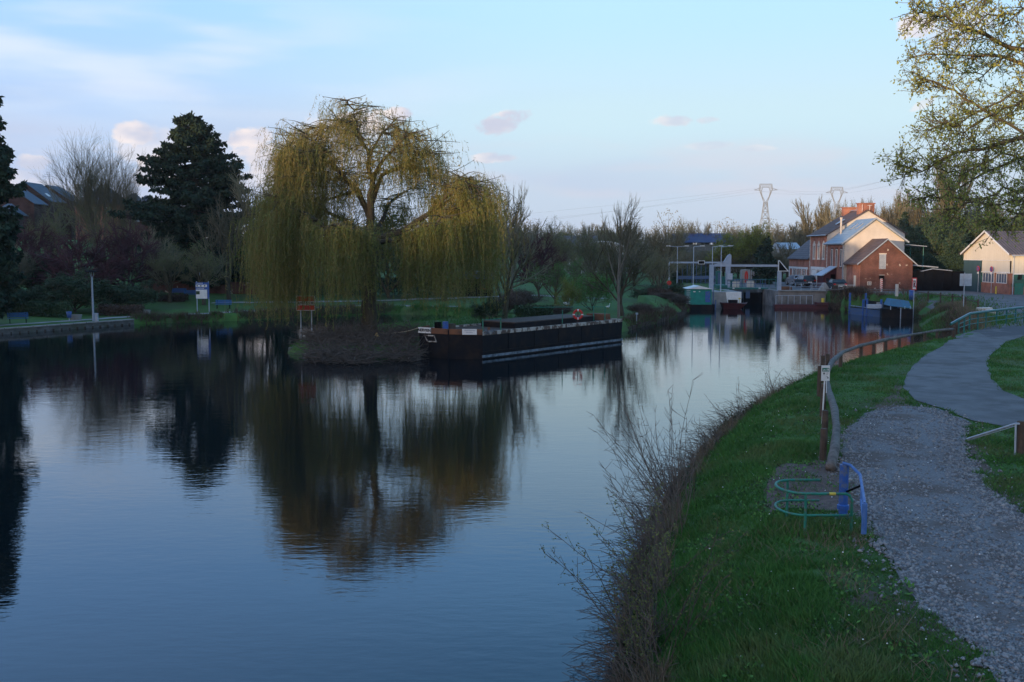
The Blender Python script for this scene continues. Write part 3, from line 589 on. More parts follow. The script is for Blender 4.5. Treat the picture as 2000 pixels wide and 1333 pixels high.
s = MB().box(XA + .3, XA + .5, YA - .16, YA - .02, 6.2, 6.4); s.bar((XA + .4, YA - .1, G0), (XA + .4, YA - .1, 6.3), .05, 6); s.bar((XA, YA - .38, ZE - .14), (100, YA - .38, ZE - .14), .07, 6); s.build('gutter', 'galv', wk)
s = MB().box(56.9, 57.9, YA - .12, YA - .05, G0, 3.3); s.build('side_door', 'green', wk)
def roundsign(y, label):
    t = thing('parking_sign', label, 'road sign', (55.9, y, G0)); s = MB().cyl(55.9, y, G0, 5.0, .03, 8); s.build('post', 'galv', t)
    s = MB(); s.tube([(55.84, y, 4.85), (55.80, y, 4.85)], .33, 24); s.build('rim', 'red', t); s = MB(); s.tube([(55.795, y, 4.85), (55.785, y, 4.85)], .25, 24); s.build('face', 'blue', t)
    s = MB(); s.ext([(55.78, y - .2, 5.01), (55.78, y - .16, 5.05), (55.78, y + .2, 4.69), (55.78, y + .16, 4.65)], (-.006, 0, 0)); s.build('bar', 'red', t); s = MB().box(55.8, 55.84, y - .2, y + .2, 4.25, 4.45); s.build('plate', 'white', t)
roundsign(119.5, 'round blue and red no parking sign beside the grey workshop door'); roundsign(116.2, 'round blue and red no parking sign between the two workshop windows')
for (px, py, lb) in ((1873, 564, 'yellow guard post at the left edge of the grey workshop door'), (1945, 575, 'yellow guard post before the workshop brick base')):
    p = gh(px, py, 2); t = thing('guard_post', lb, 'bollard', p); s = MB().cyl(p.x, p.y, p.z - .1, p.z + .85, .09, 10); s.lathe(p, [(.09, .85), (.07, .9), (.001, .93)], 10); s.build('tube', 'yellow', t)
# ---- boundary brick wall in left park, far left houses, far halls
bw_ = thing('garden_wall', 'low weathered red brick wall behind the blue benches in the park', 'wall', (-40, 125, 1)); s = MB(); pr = random.Random(3); x = -46.5
while x < -30:
    w_ = pr.uniform(1.0, 1.8); s.box(x, x + w_, 124.8, 125.2, .5, hz(x, 125) + 1.3 + pr.uniform(-.3, .25)); x += w_
s.build('brickwork', 'brick_old', bw_)
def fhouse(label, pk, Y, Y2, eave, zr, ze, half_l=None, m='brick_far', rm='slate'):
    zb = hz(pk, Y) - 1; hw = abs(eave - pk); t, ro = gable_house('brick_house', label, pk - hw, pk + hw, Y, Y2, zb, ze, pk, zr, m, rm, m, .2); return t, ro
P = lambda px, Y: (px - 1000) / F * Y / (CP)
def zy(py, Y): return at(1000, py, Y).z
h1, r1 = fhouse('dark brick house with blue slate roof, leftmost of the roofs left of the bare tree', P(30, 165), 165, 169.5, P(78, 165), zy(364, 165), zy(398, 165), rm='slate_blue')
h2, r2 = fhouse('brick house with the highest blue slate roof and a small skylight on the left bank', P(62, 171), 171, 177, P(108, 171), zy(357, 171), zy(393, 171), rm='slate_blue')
s = MB(); xk = P(62, 171); sl = (zy(393, 171) - zy(357, 171)) / (P(108, 171) - xk); s.ext([(xk + 2.6, 172.5, zy(357, 171) + 2.6 * sl + .2), (xk + 3.2, 172.5, zy(357, 171) + 3.2 * sl + .2), (xk + 3.2, 173.4, zy(357, 171) + 3.2 * sl + .2), (xk + 2.6, 173.4, zy(357, 171) + 2.6 * sl + .2)], (0, 0, .1)); s.build('skylight', 'white', r2)
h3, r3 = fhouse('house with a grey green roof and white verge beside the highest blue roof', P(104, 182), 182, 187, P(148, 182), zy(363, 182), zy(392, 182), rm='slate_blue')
s = MB().box(P(157, 180), P(167, 180), 180, 181, zy(395, 180), zy(360, 180)); tag(s.build('chimney', 'stone', r3))
h4 = thing('brick_house', 'red brick house with a broad dark roof behind the bare tree', 'house', (P(195, 175), 175, 9)); s = MB().box(P(156, 175), P(238, 175), 175, 183, 4, zy(400, 175)); s.build('wall', 'brick', h4)
s = MB(); xa, xb, ze_, zr_ = P(153, 175), P(241, 175), zy(399, 175), zy(364, 179); s.add([(xa, 174.7, ze_), (xb, 174.7, ze_), (xb, 183.3, ze_), (xa, 183.3, ze_), (xa + 3.2, 179, zr_), (xb - 3.4, 179, zr_)], [(0, 1, 5, 4), (1, 2, 5), (2, 3, 4, 5), (3, 0, 4), (0, 3, 2, 1)]); r4 = s.build('roof', 'slate', h4); s = MB().box(P(206, 178), P(215, 178), 178.4, 179.4, zr_ - 1, zy(360, 178)); s.build('chimney', 'stone', r4)
for k in range(3): winY(h4, 174.98, P(170 + k * 22, 175), P(177 + k * 22, 175), zy(418, 175), zy(406, 175), bars=1)
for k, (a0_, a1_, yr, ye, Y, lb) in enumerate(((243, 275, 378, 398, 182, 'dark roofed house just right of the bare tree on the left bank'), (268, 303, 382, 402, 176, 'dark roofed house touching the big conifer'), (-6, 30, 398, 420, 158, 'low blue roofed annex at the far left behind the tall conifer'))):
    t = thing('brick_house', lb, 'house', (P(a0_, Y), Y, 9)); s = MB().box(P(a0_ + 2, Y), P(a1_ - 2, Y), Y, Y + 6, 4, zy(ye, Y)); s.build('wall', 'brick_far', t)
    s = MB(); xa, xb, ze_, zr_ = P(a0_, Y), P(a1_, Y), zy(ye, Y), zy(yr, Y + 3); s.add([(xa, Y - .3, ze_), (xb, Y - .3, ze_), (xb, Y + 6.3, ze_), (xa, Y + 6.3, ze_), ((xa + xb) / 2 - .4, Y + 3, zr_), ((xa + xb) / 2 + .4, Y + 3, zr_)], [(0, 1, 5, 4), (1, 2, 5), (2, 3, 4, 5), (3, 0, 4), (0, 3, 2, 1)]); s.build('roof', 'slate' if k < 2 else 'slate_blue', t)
gh_ = thing('glasshouse', 'small pale glasshouse on the left bank slope below the dark roofs', 'glasshouse', (P(255, 160), 160, 8)); s = MB(); xa, xb = P(245, 160), P(267, 160); s.ext([(xa, 160, zy(433, 160)), (xa, 160, zy(421, 160)), (xa, 161.5, zy(417, 160)), (xa, 163, zy(421, 160)), (xa, 163, zy(433, 160))], (xb - xa, 0, 0)); s.build('glazing', 'glassb', gh_); s = MB()
for i in range(6): x = xa + (xb - xa) * i / 5; s.box(x - .04, x + .04, 159.94, 160, zy(433, 160), zy(421, 160))
s.box(xa, xb, 159.94, 160, zy(421, 160), zy(420, 160)); s.build('frame', 'white', gh_)
ta = thing('television_aerial', 'thin television aerial rising behind the blue slate roofs', 'aerial', (P(107, 176), 176, 16)); s = MB().bar((P(107, 176), 176.5, zy(372, 176)), (P(107, 176), 176.5, zy(334, 176)), .05, 5)
for k_, (l_, py_) in enumerate(((.5, 337), (.8, 341), (1.0, 345))): s.bar((P(107, 176) - l_, 176.5, zy(py_, 176)), (P(107, 176) + l_, 176.5, zy(py_ - 1, 176)), .03, 4)
s.build('mast', 'galv', ta)
# far hall with blue roof, arched hall, brick shed
fh = thing('factory_hall', 'long low hall with a deep blue roof far beyond the lock', 'hall', (P(1380, 300), 300, 2)); s = MB().box(P(1322, 300), P(1435, 300), 300, 316, 1, zy(478, 300)); s.build('wall', 'quay', fh); s = MB(); xa, xb = P(1318, 300), P(1436, 300); s.ext([(xa, 299.5, zy(474, 300)), (xa, 308, zy(456, 308)), (xa, 316.5, zy(474, 300))], (xb - xa, 0, 0)); s.build('roof', mat('deep blue roof sheet', (.03, .05, .15), .6, (.05, .06, .10), .12), fh)
fs = thing('storage_building', 'long dark roofed building behind the bare trees left of centre', 'building', (P(1110, 220), 220, 2)); s = MB().box(P(1074, 220), P(1168, 220), 220, 232, 1, zy(480, 220)); s.build('wall', 'concrete', fs); s = MB(); xa, xb = P(1072, 220), P(1170, 220); s.ext([(xa, 219.5, zy(484, 220)), (xa, 226, zy(461, 226)), (xa, 232.5, zy(484, 220))], (xb - xa, 0, 0)); s.build('roof', 'slate', fs)
ah = thing('arched_hall', 'pale arched hall seen through bare trees beyond the park', 'hall', (P(1180, 200), 200, 2)); s = MB(); c = P(1175, 200); rr_ = (P(1240, 200) - P(1110, 200)) / 2; ar = [(c + rr_ * math.cos(a_), 200, 2.2 + (zy(472, 200) - 2.2) * math.sin(a_) ** .6) for a_ in np.linspace(math.pi, 0, 15)]; s.ext(ar, (0, 25, 0)); s.build('shell', 'concrete', ah); s = MB()
for i in range(1, 14): s.box(ar[i][0] - .12, ar[i][0] + .12, 199.9, 200, 2.2, ar[i][2])
for i in range(14): s.bar(ar[i], ar[i + 1], .12, 5)
s.build('ribs', 'white', ah)
for k, (px0, px1, pt_, pb_, Y, lb) in enumerate(((1405, 1450, 478, 500, 230, 'low pale roofed house between the lock lamps and the yellow willow'), (1520, 1560, 474, 500, 215, 'grey roofed house left of the brick houses behind the conifers'))):
    t = thing('distant_house', lb, 'house', (P(px0, Y), Y, 2)); s = MB().box(P(px0, Y), P(px1, Y), Y, Y + 8, 1, zy((pt_ + pb_) / 2, Y)); s.build('wall', 'concrete', t); s = MB(); xa, xb = P(px0 - 1, Y), P(px1 + 1, Y); zm = zy((pt_ + pb_) / 2, Y); s.ext([(xa, Y - .4, zm), (xa, Y + 4, zy(pt_, Y)), (xa, Y + 8.4, zm)], (xb - xa, 0, 0)); s.build('roof', 'zinc', t)
pk_ = thing('blue_cabin', 'flat roofed dark cabin with a blue fascia behind the willow and the spreading bare tree', 'cabin', (P(942, 125), 125, 1.5)); xa, xb = P(900, 125), P(962, 125); s = MB().box(xa, xb, 125, 130, 1, zy(545, 125)); s.build('wall', 'dark', pk_); s = MB().box(xa - .3, xb + .3, 124.6, 130.3, zy(545, 125), zy(532, 125)); s.build('fascia', mat('dull blue fascia', (.10, .16, .28), .6), pk_); winY(pk_, 124.98, xb - 1.5, xb - .7, 2.2, 3.6, 'orange', 'glass', 0); s = MB().box(xa - .35, xb + .35, 124.55, 130.35, zy(532, 125), zy(531, 125)); s.build('roof_edge', 'white', pk_)
# ---- pylons with their cables
def pylon(px, py_top, Y, label):
    hgt = 42.0; zb = zy(py_top, Y) - hgt; x = P(px, Y); t = thing('electricity_pylon', label, 'pylon', (x, Y, zb), 'lattice pylons on the horizon'); s = MB()
    def beam(a, b_, r=.22): r *= 1.5; s.bar((x + a[0], Y + a[1], zb + a[2]), (x + b_[0], Y + b_[1], zb + b_[2]), r, 4)
    lv = [(9.0, -26), (5.0, 0), (3.6, 8), (2.6, 15), (2.0, 21), (1.7, 24)]
    for i in range(len(lv) - 1):
        (w0, z0), (w1, z1) = lv[i], lv[i + 1]
        for sx_ in (-1, 1):
            for sy_ in (-1, 1): beam((sx_ * w0, sy_ * w0 * .6, z0), (sx_ * w1, sy_ * w1 * .6, z1))
        for sy_ in (-1, 1):
            beam((-w0, sy_ * w0 * .6, z0), (w1, sy_ * w1 * .6, z1), .13); beam((w0, sy_ * w0 * .6, z0), (-w1, sy_ * w1 * .6, z1), .13); beam((-w1, sy_ * w1 * .6, z1), (w1, sy_ * w1 * .6, z1), .13)
    s.build('mast', 'pylon', t); s = MB()
    for sx_ in (-1, 1):
        inn = [(0.2, 24), (3.4, 30), (4.5, 34.5), (3.2, 38.6)]; out = [(1.7, 24), (5.2, 33), (6.6, 37.5), (6.0, 42)]
        for i in range(3): beam((sx_ * inn[i][0], 0, inn[i][1]), (sx_ * inn[i + 1][0], 0, inn[i + 1][1]), .2); beam((sx_ * out[i][0], 0, out[i][1]), (sx_ * out[i + 1][0], 0, out[i + 1][1]), .2); beam((sx_ * inn[i][0], 0, inn[i][1]), (sx_ * out[i + 1][0], 0, out[i + 1][1]), .12); beam((sx_ * out[i][0], 0, out[i][1]), (sx_ * inn[i + 1][0], 0, inn[i + 1][1]), .12)
        beam((sx_ * 4.8, 0, 38.6), (sx_ * 11.5, 0, 36.2), .16); beam((sx_ * 4.6, 0, 36), (sx_ * 11.5, 0, 36.2), .16); beam((sx_ * 7, 0, 36), (sx_ * 6.5, 0, 37.8), .12)
    beam((-6, 0, 42), (6, 0, 42), .2); beam((-3.2, 0, 39), (3.2, 0, 39), .2)
    for i in range(6): beam((-6 + i * 2, 0, 42), (-6 + (i + .5) * 2, 0, 39.2), .12); beam((-6 + (i + .5) * 2, 0, 39.2), (-6 + (i + 1) * 2, 0, 42), .12)
    s.build('crossarm', 'pylon', t); return x, Y, zb
pA = pylon(1489, 360, 1000, 'nearer lattice pylon standing alone left of the brick houses'); pB = pylon(1626, 366, 1050, 'farther lattice pylon rising just above the brick house chimneys')
for k, (dx, dz, px2, py2) in enumerate(((-11.5, 36.2, 1860, 318), (11.5, 36.2, 1870, 330), (0, 39, 1900, 300))):
    pts = []; e_ = at(px2 + 300, py2 - 110, 330)
    for i in range(17): u_ = i / 16; a_ = Vector((pB[0] + dx, pB[1], pB[2] + dz)); p = a_.lerp(e_, u_); p.z -= 18 * u_ * (1 - u_); pts.append(p)
    s = MB().tube(pts, .05, 4); tag(s.build('power_line', 'pylon'), 'thin power line sagging from the farther pylon to the upper right', 'cable', 'power lines')
for k, (dx, dz) in enumerate(((-11.5, 36.2), (11.5, 36.2), (0, 39))):
    pts = []; e_ = at(-200, 560 - 30 * k, 700); a_ = Vector((pA[0] + dx, pA[1], pA[2] + dz))
    for i in range(17): u_ = i / 16; p = a_.lerp(e_, u_); p.z -= 30 * u_ * (1 - u_); pts.append(p)
    s = MB().tube(pts, .05, 4); tag(s.build('power_line', 'pylon'), 'faint power line running left from the nearer pylon', 'cable', 'power lines')
    s = MB().tube([Vector((pA[0] + dx, 1000, pA[2] + dz)).lerp(Vector((pB[0] + dx, 1050, pB[2] + dz)), i / 8) + Vector((0, 0, -12 * (i / 8) * (1 - i / 8))) for i in range(9)], .05, 4); tag(s.build('power_line', 'pylon'), 'faint power line strung between the two lattice pylons', 'cable', 'power lines')
ms = thing('lattice_mast', 'very thin lattice mast half hidden behind the overhanging branches', 'mast', (P(1841, 400), 400, 2)); s = MB(); x = P(1841, 400); zt = zy(150, 400)
for a_ in range(3): s.bar((x + .5 * math.cos(a_ * 2.1), 400 + .5 * math.sin(a_ * 2.1), 2), (x + .4 * math.cos(a_ * 2.1), 400 + .4 * math.sin(a_ * 2.1), zt), .07, 4)
for i in range(36): z_ = 3 + i * (zt - 4) / 36; s.bar((x + .5, 400, z_), (x - .3, 400.4, z_ + 1), .04, 3)
s.build('frame', 'pylon', ms)
# ================================================================ lock
LQ = 2.0
s = MB(); s.prism([(33.02, 123.4), (33.02, 134), (34.2, 134), (34.2, 123.4)], -1, LQ); s.prism([(34.21, 123.4), (34.21, 124.25), (38.9, 124.2), (38.9, 123.4)], -1, LQ - .02); t = thing('lock_wall', 'pale stone lock wall under the triangular sign, right of the gates', 'quay wall', (33, 124, 0)); s.build('masonry', mat('pale lock stone', (.24, .22, .20), .9, (.09, .085, .08), .8, detail=7), t); s = MB().box(33.0, 38.9, 123.2, 124.0, LQ - .02, LQ + .12); s.build('coping', 'concrete', t)
s = MB(); s.prism([(24.6, 121.2), (27.95, 121.2), (27.95, 134), (24.6, 134)], -1, LQ - .02); t = thing('lock_pier', 'grey concrete lock pier with white painted face beside the green workboat', 'pier', (26, 121, 0)); s.build('masonry', 'concrete', t); s = MB(); s.ext([(26.0, 121.17, 2.0), (27.9, 121.17, 2.0), (27.9, 121.17, .25), (26.6, 121.17, .1), (26.2, 121.17, .8)], (0, .02, 0)); s.build('painted_face', 'white', t, label='flaking white painted patch'); s = MB().box(27.0, 27.4, 121.1, 121.16, .5, 1.0); s.build('gauge', 'yellow', t)
s = MB(); s.box(28.0, 33.0, 134.05, 135, -1, 1.95); t = thing('lock_chamber_wall', 'dark recessed wall behind the lock gates', 'wall', (30, 134, 0)); s.build('masonry', 'quay', t); s = MB().bar((29.1, 134.0, 1.9), (29.1, 134, .1), .05, 5); s.box(28.2, 29.2, 133.95, 134.0, .1, 1.0); s.build('ladder', 'galv', t)
# gates
lg = thing('lock_gate', 'closed dark lock gates with blue panels and green walkway', 'lock gate', (30.5, 131, 0)); s = MB(); s.box(28.05, 30.45, 131, 131.4, -1, 1.5); s.box(30.6, 32.95, 131, 131.4, -1, 1.5); s.build('leaf', 'black', lg)
for x in (29.75, 30.75): s = MB().box(x, x + .55, 130.9, 131.0, .75, 1.9); s.build('blue_panel', 'blue_boat', lg)
s = MB(); s.box(27.0, 33.6, 130.5, 131.7, 1.95, 2.15); s.box(26.9, 28.2, 130.3, 133, 2.16, 2.5); s.build('walkway', 'dgreen', lg)
s = MB()
for i in range(9): x = 28.2 + i * .62; s.bar((x, 130.5, 2.15), (x, 130.5, 3.2), .03, 6)
for z in (2.7, 3.2): s.bar((28.2, 130.5, z), (33.3, 130.5, z), .03, 6)
s.build('handrail', 'blue_boat', lg)
for x in (28.9, 32.3): s = MB().box(x, x + .25, 130.42, 130.5, 2.0, 2.15); s.build('marker', 'white', lg)
def bx(name, label, cat, px, py, sz, m, Y=None, extra=None, rz=0, base=LQ):
    p = at(px, py, Y) if Y else gh(px, py, 2); p.z = base if base is not None else p.z; t = thing(name, label, cat, p); s = MB().rbox(p, sz, rz); s.build('body', m, t)
    return t, p
for (px, Y, w_, h_, lb) in ((1437, 131.8, .85, .75, 'beige control cabinet on the left of the lock gate walkway'), (1465, 132.6, .85, .8, 'beige control cabinet in the middle of the lock gate walkway')):
    t, p = bx('control_cabinet', lb, 'cabinet', px, 560, (w_, .5, h_), 'stone', Y, base=2.17); s = MB().rbox((p.x, p.y, p.z + h_), (w_ + .08, .6, .06)); s.build('lid', 'concrete', t); s = MB().rbox((p.x, p.y - .26, p.z + .1), (w_ * .8, .02, h_ * .75)); s.build('door', 'cream', t)
# gantries
g1 = thing('lock_gantry', 'light grey gantry beam spanning the lock from a square post to the triangular sign', 'gantry', (25.2, 126, LQ)); zb_ = zy(519, 126)
s = MB().box(24.95, 25.45, 125.8, 126.25, LQ - .2, zb_ + .1); s.build('post', 'lgrey', g1); s = MB(); a_ = Vector((25.5, 126, zb_)); b_ = Vector((33.2, 123.75, zb_)); d = (b_ - a_).normalized(); n_ = Vector((-d.y, d.x, 0)) * .11
s.ext([a_ - n_ + Vector((0, 0, -.13)), b_ - n_ + Vector((0, 0, -.13)), b_ + n_ + Vector((0, 0, -.13)), a_ + n_ + Vector((0, 0, -.13))], (0, 0, .27)); s.build('beam', 'lgrey', g1)
p = a_.lerp(b_, .62); s = MB(); s.rbox((p.x - .6, p.y + .1, p.z - .35), (.8, .12, .2), math.atan2(d.y, d.x)); s.build('signal_box', 'black', g1)
s = MB(); s.rbox((p.x + .6, p.y - .2, p.z - .06), (1.6, .02, .15), math.atan2(d.y, d.x)); s.build('blue_panel', 'blue_boat', g1)
g2 = thing('lock_gantry', 'light grey mast with a shark fin head and long left beam carrying a black sign', 'gantry', (29.5, 136, LQ)); zb2 = zy(513, 136); s = MB(); s.box(29.15, 29.75, 135.8, 136.2, 1.9, zb2); s.build('post', 'lgrey', g2)
s = MB(); s.ext([(28.7, 135.85, zb2 - .1), (29.85, 135.85, zb2 - .5), (29.85, 135.85, zb2 + 1.0), (29.6, 135.85, zb2 + 1.15), (29.3, 135.85, zb2 + .9)], (0, .3, 0)); s.ext([(27.6, 135.9, zb2 - .25), (29.2, 135.9, zb2 + .15), (29.2, 135.9, zb2 - .45)], (0, .2, 0)); s.build('fin', 'lgrey', g2)
s = MB(); s.box(21.4, 29.1, 135.9, 136.1, zb2 - .12, zb2 + .1); s.build('beam', 'lgrey', g2); s = MB().box(25.3, 26.2, 135.7, 135.8, zb2 - .25, zb2 + .25); sg_ = s.build('sign_frame', 'white', g2); s = MB().box(25.37, 26.13, 135.67, 135.7, zb2 - .18, zb2 + .18); s.build('sign_face', 'black', sg_); s = MB().box(29.3, 30.0, 135.6, 135.8, 3.0, 3.9); s.build('control_box', 'galv', g2)
s = MB(); s.box(21.35, 21.5, 135.9, 136.1, 1.5, zb2 - .12); s.build('post', 'galv', g2)
ts = thing('triangle_sign', 'black triangular sign with white edge on a grey post at the lock', 'sign', (33.15, 121.9, LQ)); zt, zl = zy(509, 121.9), zy(531, 121.9); s = MB().box(32.95, 33.4, 123.55, 123.9, LQ, zl + .05); s.build('post', 'lgrey', ts)
x0_, x1_ = P(1523, 121.9), P(1544.5, 121.9); s = MB(); s.ext([(x0_, 123.45, zl), (x1_, 123.45, zl), (x0_ + .16, 123.45, zt), (x0_, 123.45, zt)], (0, .08, 0)); s.build('edge', 'white', ts); s = MB(); s.ext([(x0_ + .1, 123.42, zl + .09), (x1_ - .24, 123.42, zl + .09), (x0_ + .17, 123.42, zt - .16), (x0_ + .1, 123.42, zt - .12)], (0, .03, 0)); s.build('face', 'black', ts)
def lamp(px, Y, base, label, double=False, arm=.95):
    x = P(px, Y); zt = zy(482.5, Y); t = thing('street_lamp', label, 'street lamp', (x, Y, base)); s = MB().tube([(x, Y, base), (x, Y, base + 1), (x, Y, zt)], [.085, .06, .045], 8); s.build('pole', 'galv', t)
    for sg in ((1, -1) if double else (1,)):
        s = MB().tube([(x, Y, zt), (x + sg * .3, Y, zt + .03), (x + sg * arm, Y, zt + .1)], .035, 6); s.build('arm', 'galv', t); s = MB(); s.rbox((x + sg * (arm + .12), Y, zt + .07), (.55, .2, .09)); s.build('lamp_head', 'white', t)
lamp(1320.5, 133, hz(P(1320, 133), 133), 'double armed grey lamp, leftmost of the lock lamps', True, 1.1); lamp(1352, 125.5, hz(P(1352, 125), 125.5), 'grey lamp with one arm behind the green workboat roof'); lamp(1388.5, 127.5, LQ, 'grey lamp with one arm rising behind the square gantry post'); lamp(1405.5, 121.8, LQ, 'grey lamp with one arm on the concrete lock pier')
def railing(name, label, pts, h, m, gap=1.5, r=.025, rails=(1, .5), cat='railing'):
    t = thing(name, label, cat, pts[0]); pts = [Vector(p) for p in pts]
    for k in rails: MB().tube([p + Vector((0, 0, h * k)) for p in pts], r, 6).build('rail', m, t)
    for i in range(len(pts) - 1):
        L_ = (pts[i + 1] - pts[i]).length; n = max(1, round(L_ / gap))
        for j in range(n + (i == len(pts) - 2)):
            p = pts[i].lerp(pts[i + 1], j / n); MB().bar(p - Vector((0, 0, .1)), p + Vector((0, 0, h)), r * 1.1, 6).build('post', m, t)
    return t
def gp(px, Y, add=0):
    x = P(px, Y); return (x, Y, hz(x, Y) + add)
railing('railing', 'bright blue railing left of the lock behind the green workboat', [gp(1312, 128), gp(1338, 128), gp(1395, 134)], 1.0, 'blue', .8, .035, (1, .55, .15))
railing('railing', 'white slim railing along the top of the pale lock wall', [(34.5, 123.6, LQ + .1), (38.6, 123.6, LQ + .1)], .9, 'galv', 1.6, .02)
railing('railing', 'green railing on the far side of the lock beyond the cabinets', [(30.8, 137, LQ), (36, 136, LQ)], 1.1, 'dgreen', .9, .035, (1,))
railing('railing', 'low timber railing before the grass patch under the barn', [(37.8, 119.6, 1.9), (43.6, 119.0, 1.9), (46.5, 117.8, 1.9)], .45, 'log', 2.4, .06, (1,))
lb_ = thing('lifebuoy_post', 'tall red lifebuoy board standing on the lock island', 'lifebuoy', (P(1455, 138), 138, LQ)); x = P(1455, 138); s = MB().tube([(x, 138, 2), (x, 138, 2.9)], .06, 6); s.build('post', 'galv', lb_); s = MB(); s.tube([(x - .14 * math.cos(a_) , 138 - .3 * math.cos(a_) * 0, 3.35 + .75 * math.sin(a_)) for a_ in np.linspace(0, 2 * math.pi, 17)[:-1]], .11, 7, closed=True); s.build('ring', 'red', lb_)
fx = thing('flood_gate_post', 'dark blue green lifting post at the lock head left of the beige cabinets', 'post', (P(1402, 137), 137, 2)); s = MB(); s.rbox((P(1401, 137), 137, 1.9), (.7, .4, 2.3)); s.rbox((P(1419, 139), 139, 1.9), (1.6, .4, 1.5)); s.build('frame', 'dgreen', fx); s = MB(); s.rbox((P(1401, 137), 136.75, 2.3), (.3, .08, 1.7)); s.build('rack', 'blue_boat', fx)
dk = thing('sluice_bridge', 'pale stone ramp with a low balustrade beyond the lock', 'footbridge', (P(1470, 150), 150, 2)); s = MB(); s.ext([(P(1447, 150), 150, 2), (P(1447, 150), 150, 4.1), (P(1458, 150), 150, 4.2), (P(1500, 150), 150, 2.7), (P(1500, 150), 150, 2)], (0, 1.4, 0)); s.build('ramp', 'concrete', dk); s = MB()
for i in range(9): xx_ = P(1460 + i * 4.6, 150); s.bar((xx_, 149.9, 2.4), (xx_, 149.9, 4.2 - i * .14), .05, 5)
s.build('balusters', 'galv', dk)
bl = thing('blue_play_rail', 'blue painted rail fence on the far bank above the mown mound', 'fence', gp(1330, 150)); s = MB()
for i in range(9): p = Vector(gp(1322 + i * 9, 150)); s.bar(p, p + Vector((0, 0, 3.1)), .05, 5)
a_ = Vector(gp(1322, 150)); s.box(P(1322, 150), P(1396, 150), 149.9, 150, a_.z + 1.5, a_.z + 2.0); s.build('panel', 'blue_boat', bl)
rs = thing('round_sign', 'small red round sign beside the young tree left of the lock', 'sign', gp(1305, 127)); p = Vector(gp(1305, 127)); s = MB().bar(p, p + Vector((0, 0, 2.3)), .03, 6); s.build('post', 'galv', rs); s = MB(); s.tube([(p.x, 126.96, p.z + 2.15), (p.x, 126.92, p.z + 2.15)], .3, 20); s.build('disc', 'red', rs)
# red white striped post, water sign, blue bin, road sign back
sp = thing('striped_post', 'red and white striped marker post before the barn gable', 'marker post', (P(1717.5, 122), 122, G0)); s = MB(); s.rbox((P(1717.5, 122), 122, G0 - .1), (.27, .08, 1.65)); s.build('plank', 'white', sp); s = MB(); x = P(1717.5, 122)
for i in range(6): z_ = G0 + .05 + i * .25; s.ext([(x - .135, 121.955, z_), (x + .135, 121.955, z_ + .1), (x + .135, 121.955, z_ + .22), (x - .135, 121.955, z_ + .12)], (0, -.008, 0))
s.build('stripes', 'red', sp)
ws = thing('mooring_sign', 'tall red and white canal sign on a grey pole by the dark moored boat', 'sign', at(1784, 603, 104)); p = at(1784, 603, 104); p.z = hz(p.x, p.y); zt, zl = zy(543, 104), zy(567, 104); s = MB().bar(p, (p.x, p.y, zl), .045, 8); s.build('post', 'galv', ws)
s = MB(); s.box(p.x - .28, p.x + .22, p.y - .1, p.y - .06, zl, zt); s.build('border', 'red', ws); s = MB().box(p.x - .2, p.x + .14, p.y - .115, p.y - .1, zl + .1, zt - .1); s.build('face', 'white', ws)
zc = (zl + zt) / 2; s = MB(); s.box(p.x - .13, p.x - .06, p.y - .125, p.y - .115, zc - .36, zc + .36); s.box(p.x - .06, p.x + .07, p.y - .125, p.y - .115, zc + .28, zc + .36); s.box(p.x + .0, p.x + .07, p.y - .125, p.y - .115, zc + .02, zc + .28); s.box(p.x - .06, p.x + .0, p.y - .125, p.y - .115, zc + .02, zc + .1); s.ext([(p.x - .06, p.y - .115, zc + .02), (p.x + .02, p.y - .115, zc + .02), (p.x + .08, p.y - .115, zc - .36), (p.x + .0, p.y - .115, zc - .36)], (0, -.01, 0)); s.build('symbol', 'black', ws); s = MB(); s.ext([(p.x - .2, p.y - .127, zc + .44), (p.x - .2, p.y - .127, zc + .34), (p.x + .14, p.y - .127, zc - .44), (p.x + .14, p.y - .127, zc - .34)], (0, -.008, 0)); s.build('bar', 'red', ws)
bb = gh(1780, 586, 2); t = thing('litter_bin', 'blue litter bin beside the red and white canal sign', 'bin', bb); s = MB().lathe(bb, [(.001, .02), (.24, .02), (.27, .95), (.001, .95)], 14); s.build('drum', 'blue', t, True); s = MB().lathe(bb + Vector((0, 0, .95)), [(.29, -.02), (.29, .05), (.2, .1), (.001, .12)], 14); s.build('lid', 'blue', t)
p = gh(1881.5, 603, 1.9); bs = thing('road_sign', 'square road sign seen from its grey back on a tall pole', 'road sign', p); D_ = p.y; s = MB().bar(p - Vector((0, 0, .2)), (p.x, p.y, zy(533, D_)), .04, 8); s.build('post', 'galv', bs); z0, z1 = zy(559, D_), zy(535, D_); s = MB(); s.box(P(1870.5, D_), P(1893.5, D_), D_ + .05, D_ + .08, z0, z1); pn = s.build('panel', 'galv', bs); s = MB(); s.box(P(1871, D_), P(1893, D_), D_ + .03, D_ + .05, (z0 + z1) / 2 - .02, (z0 + z1) / 2 + .02); s.build('rail', 'lgrey', pn)
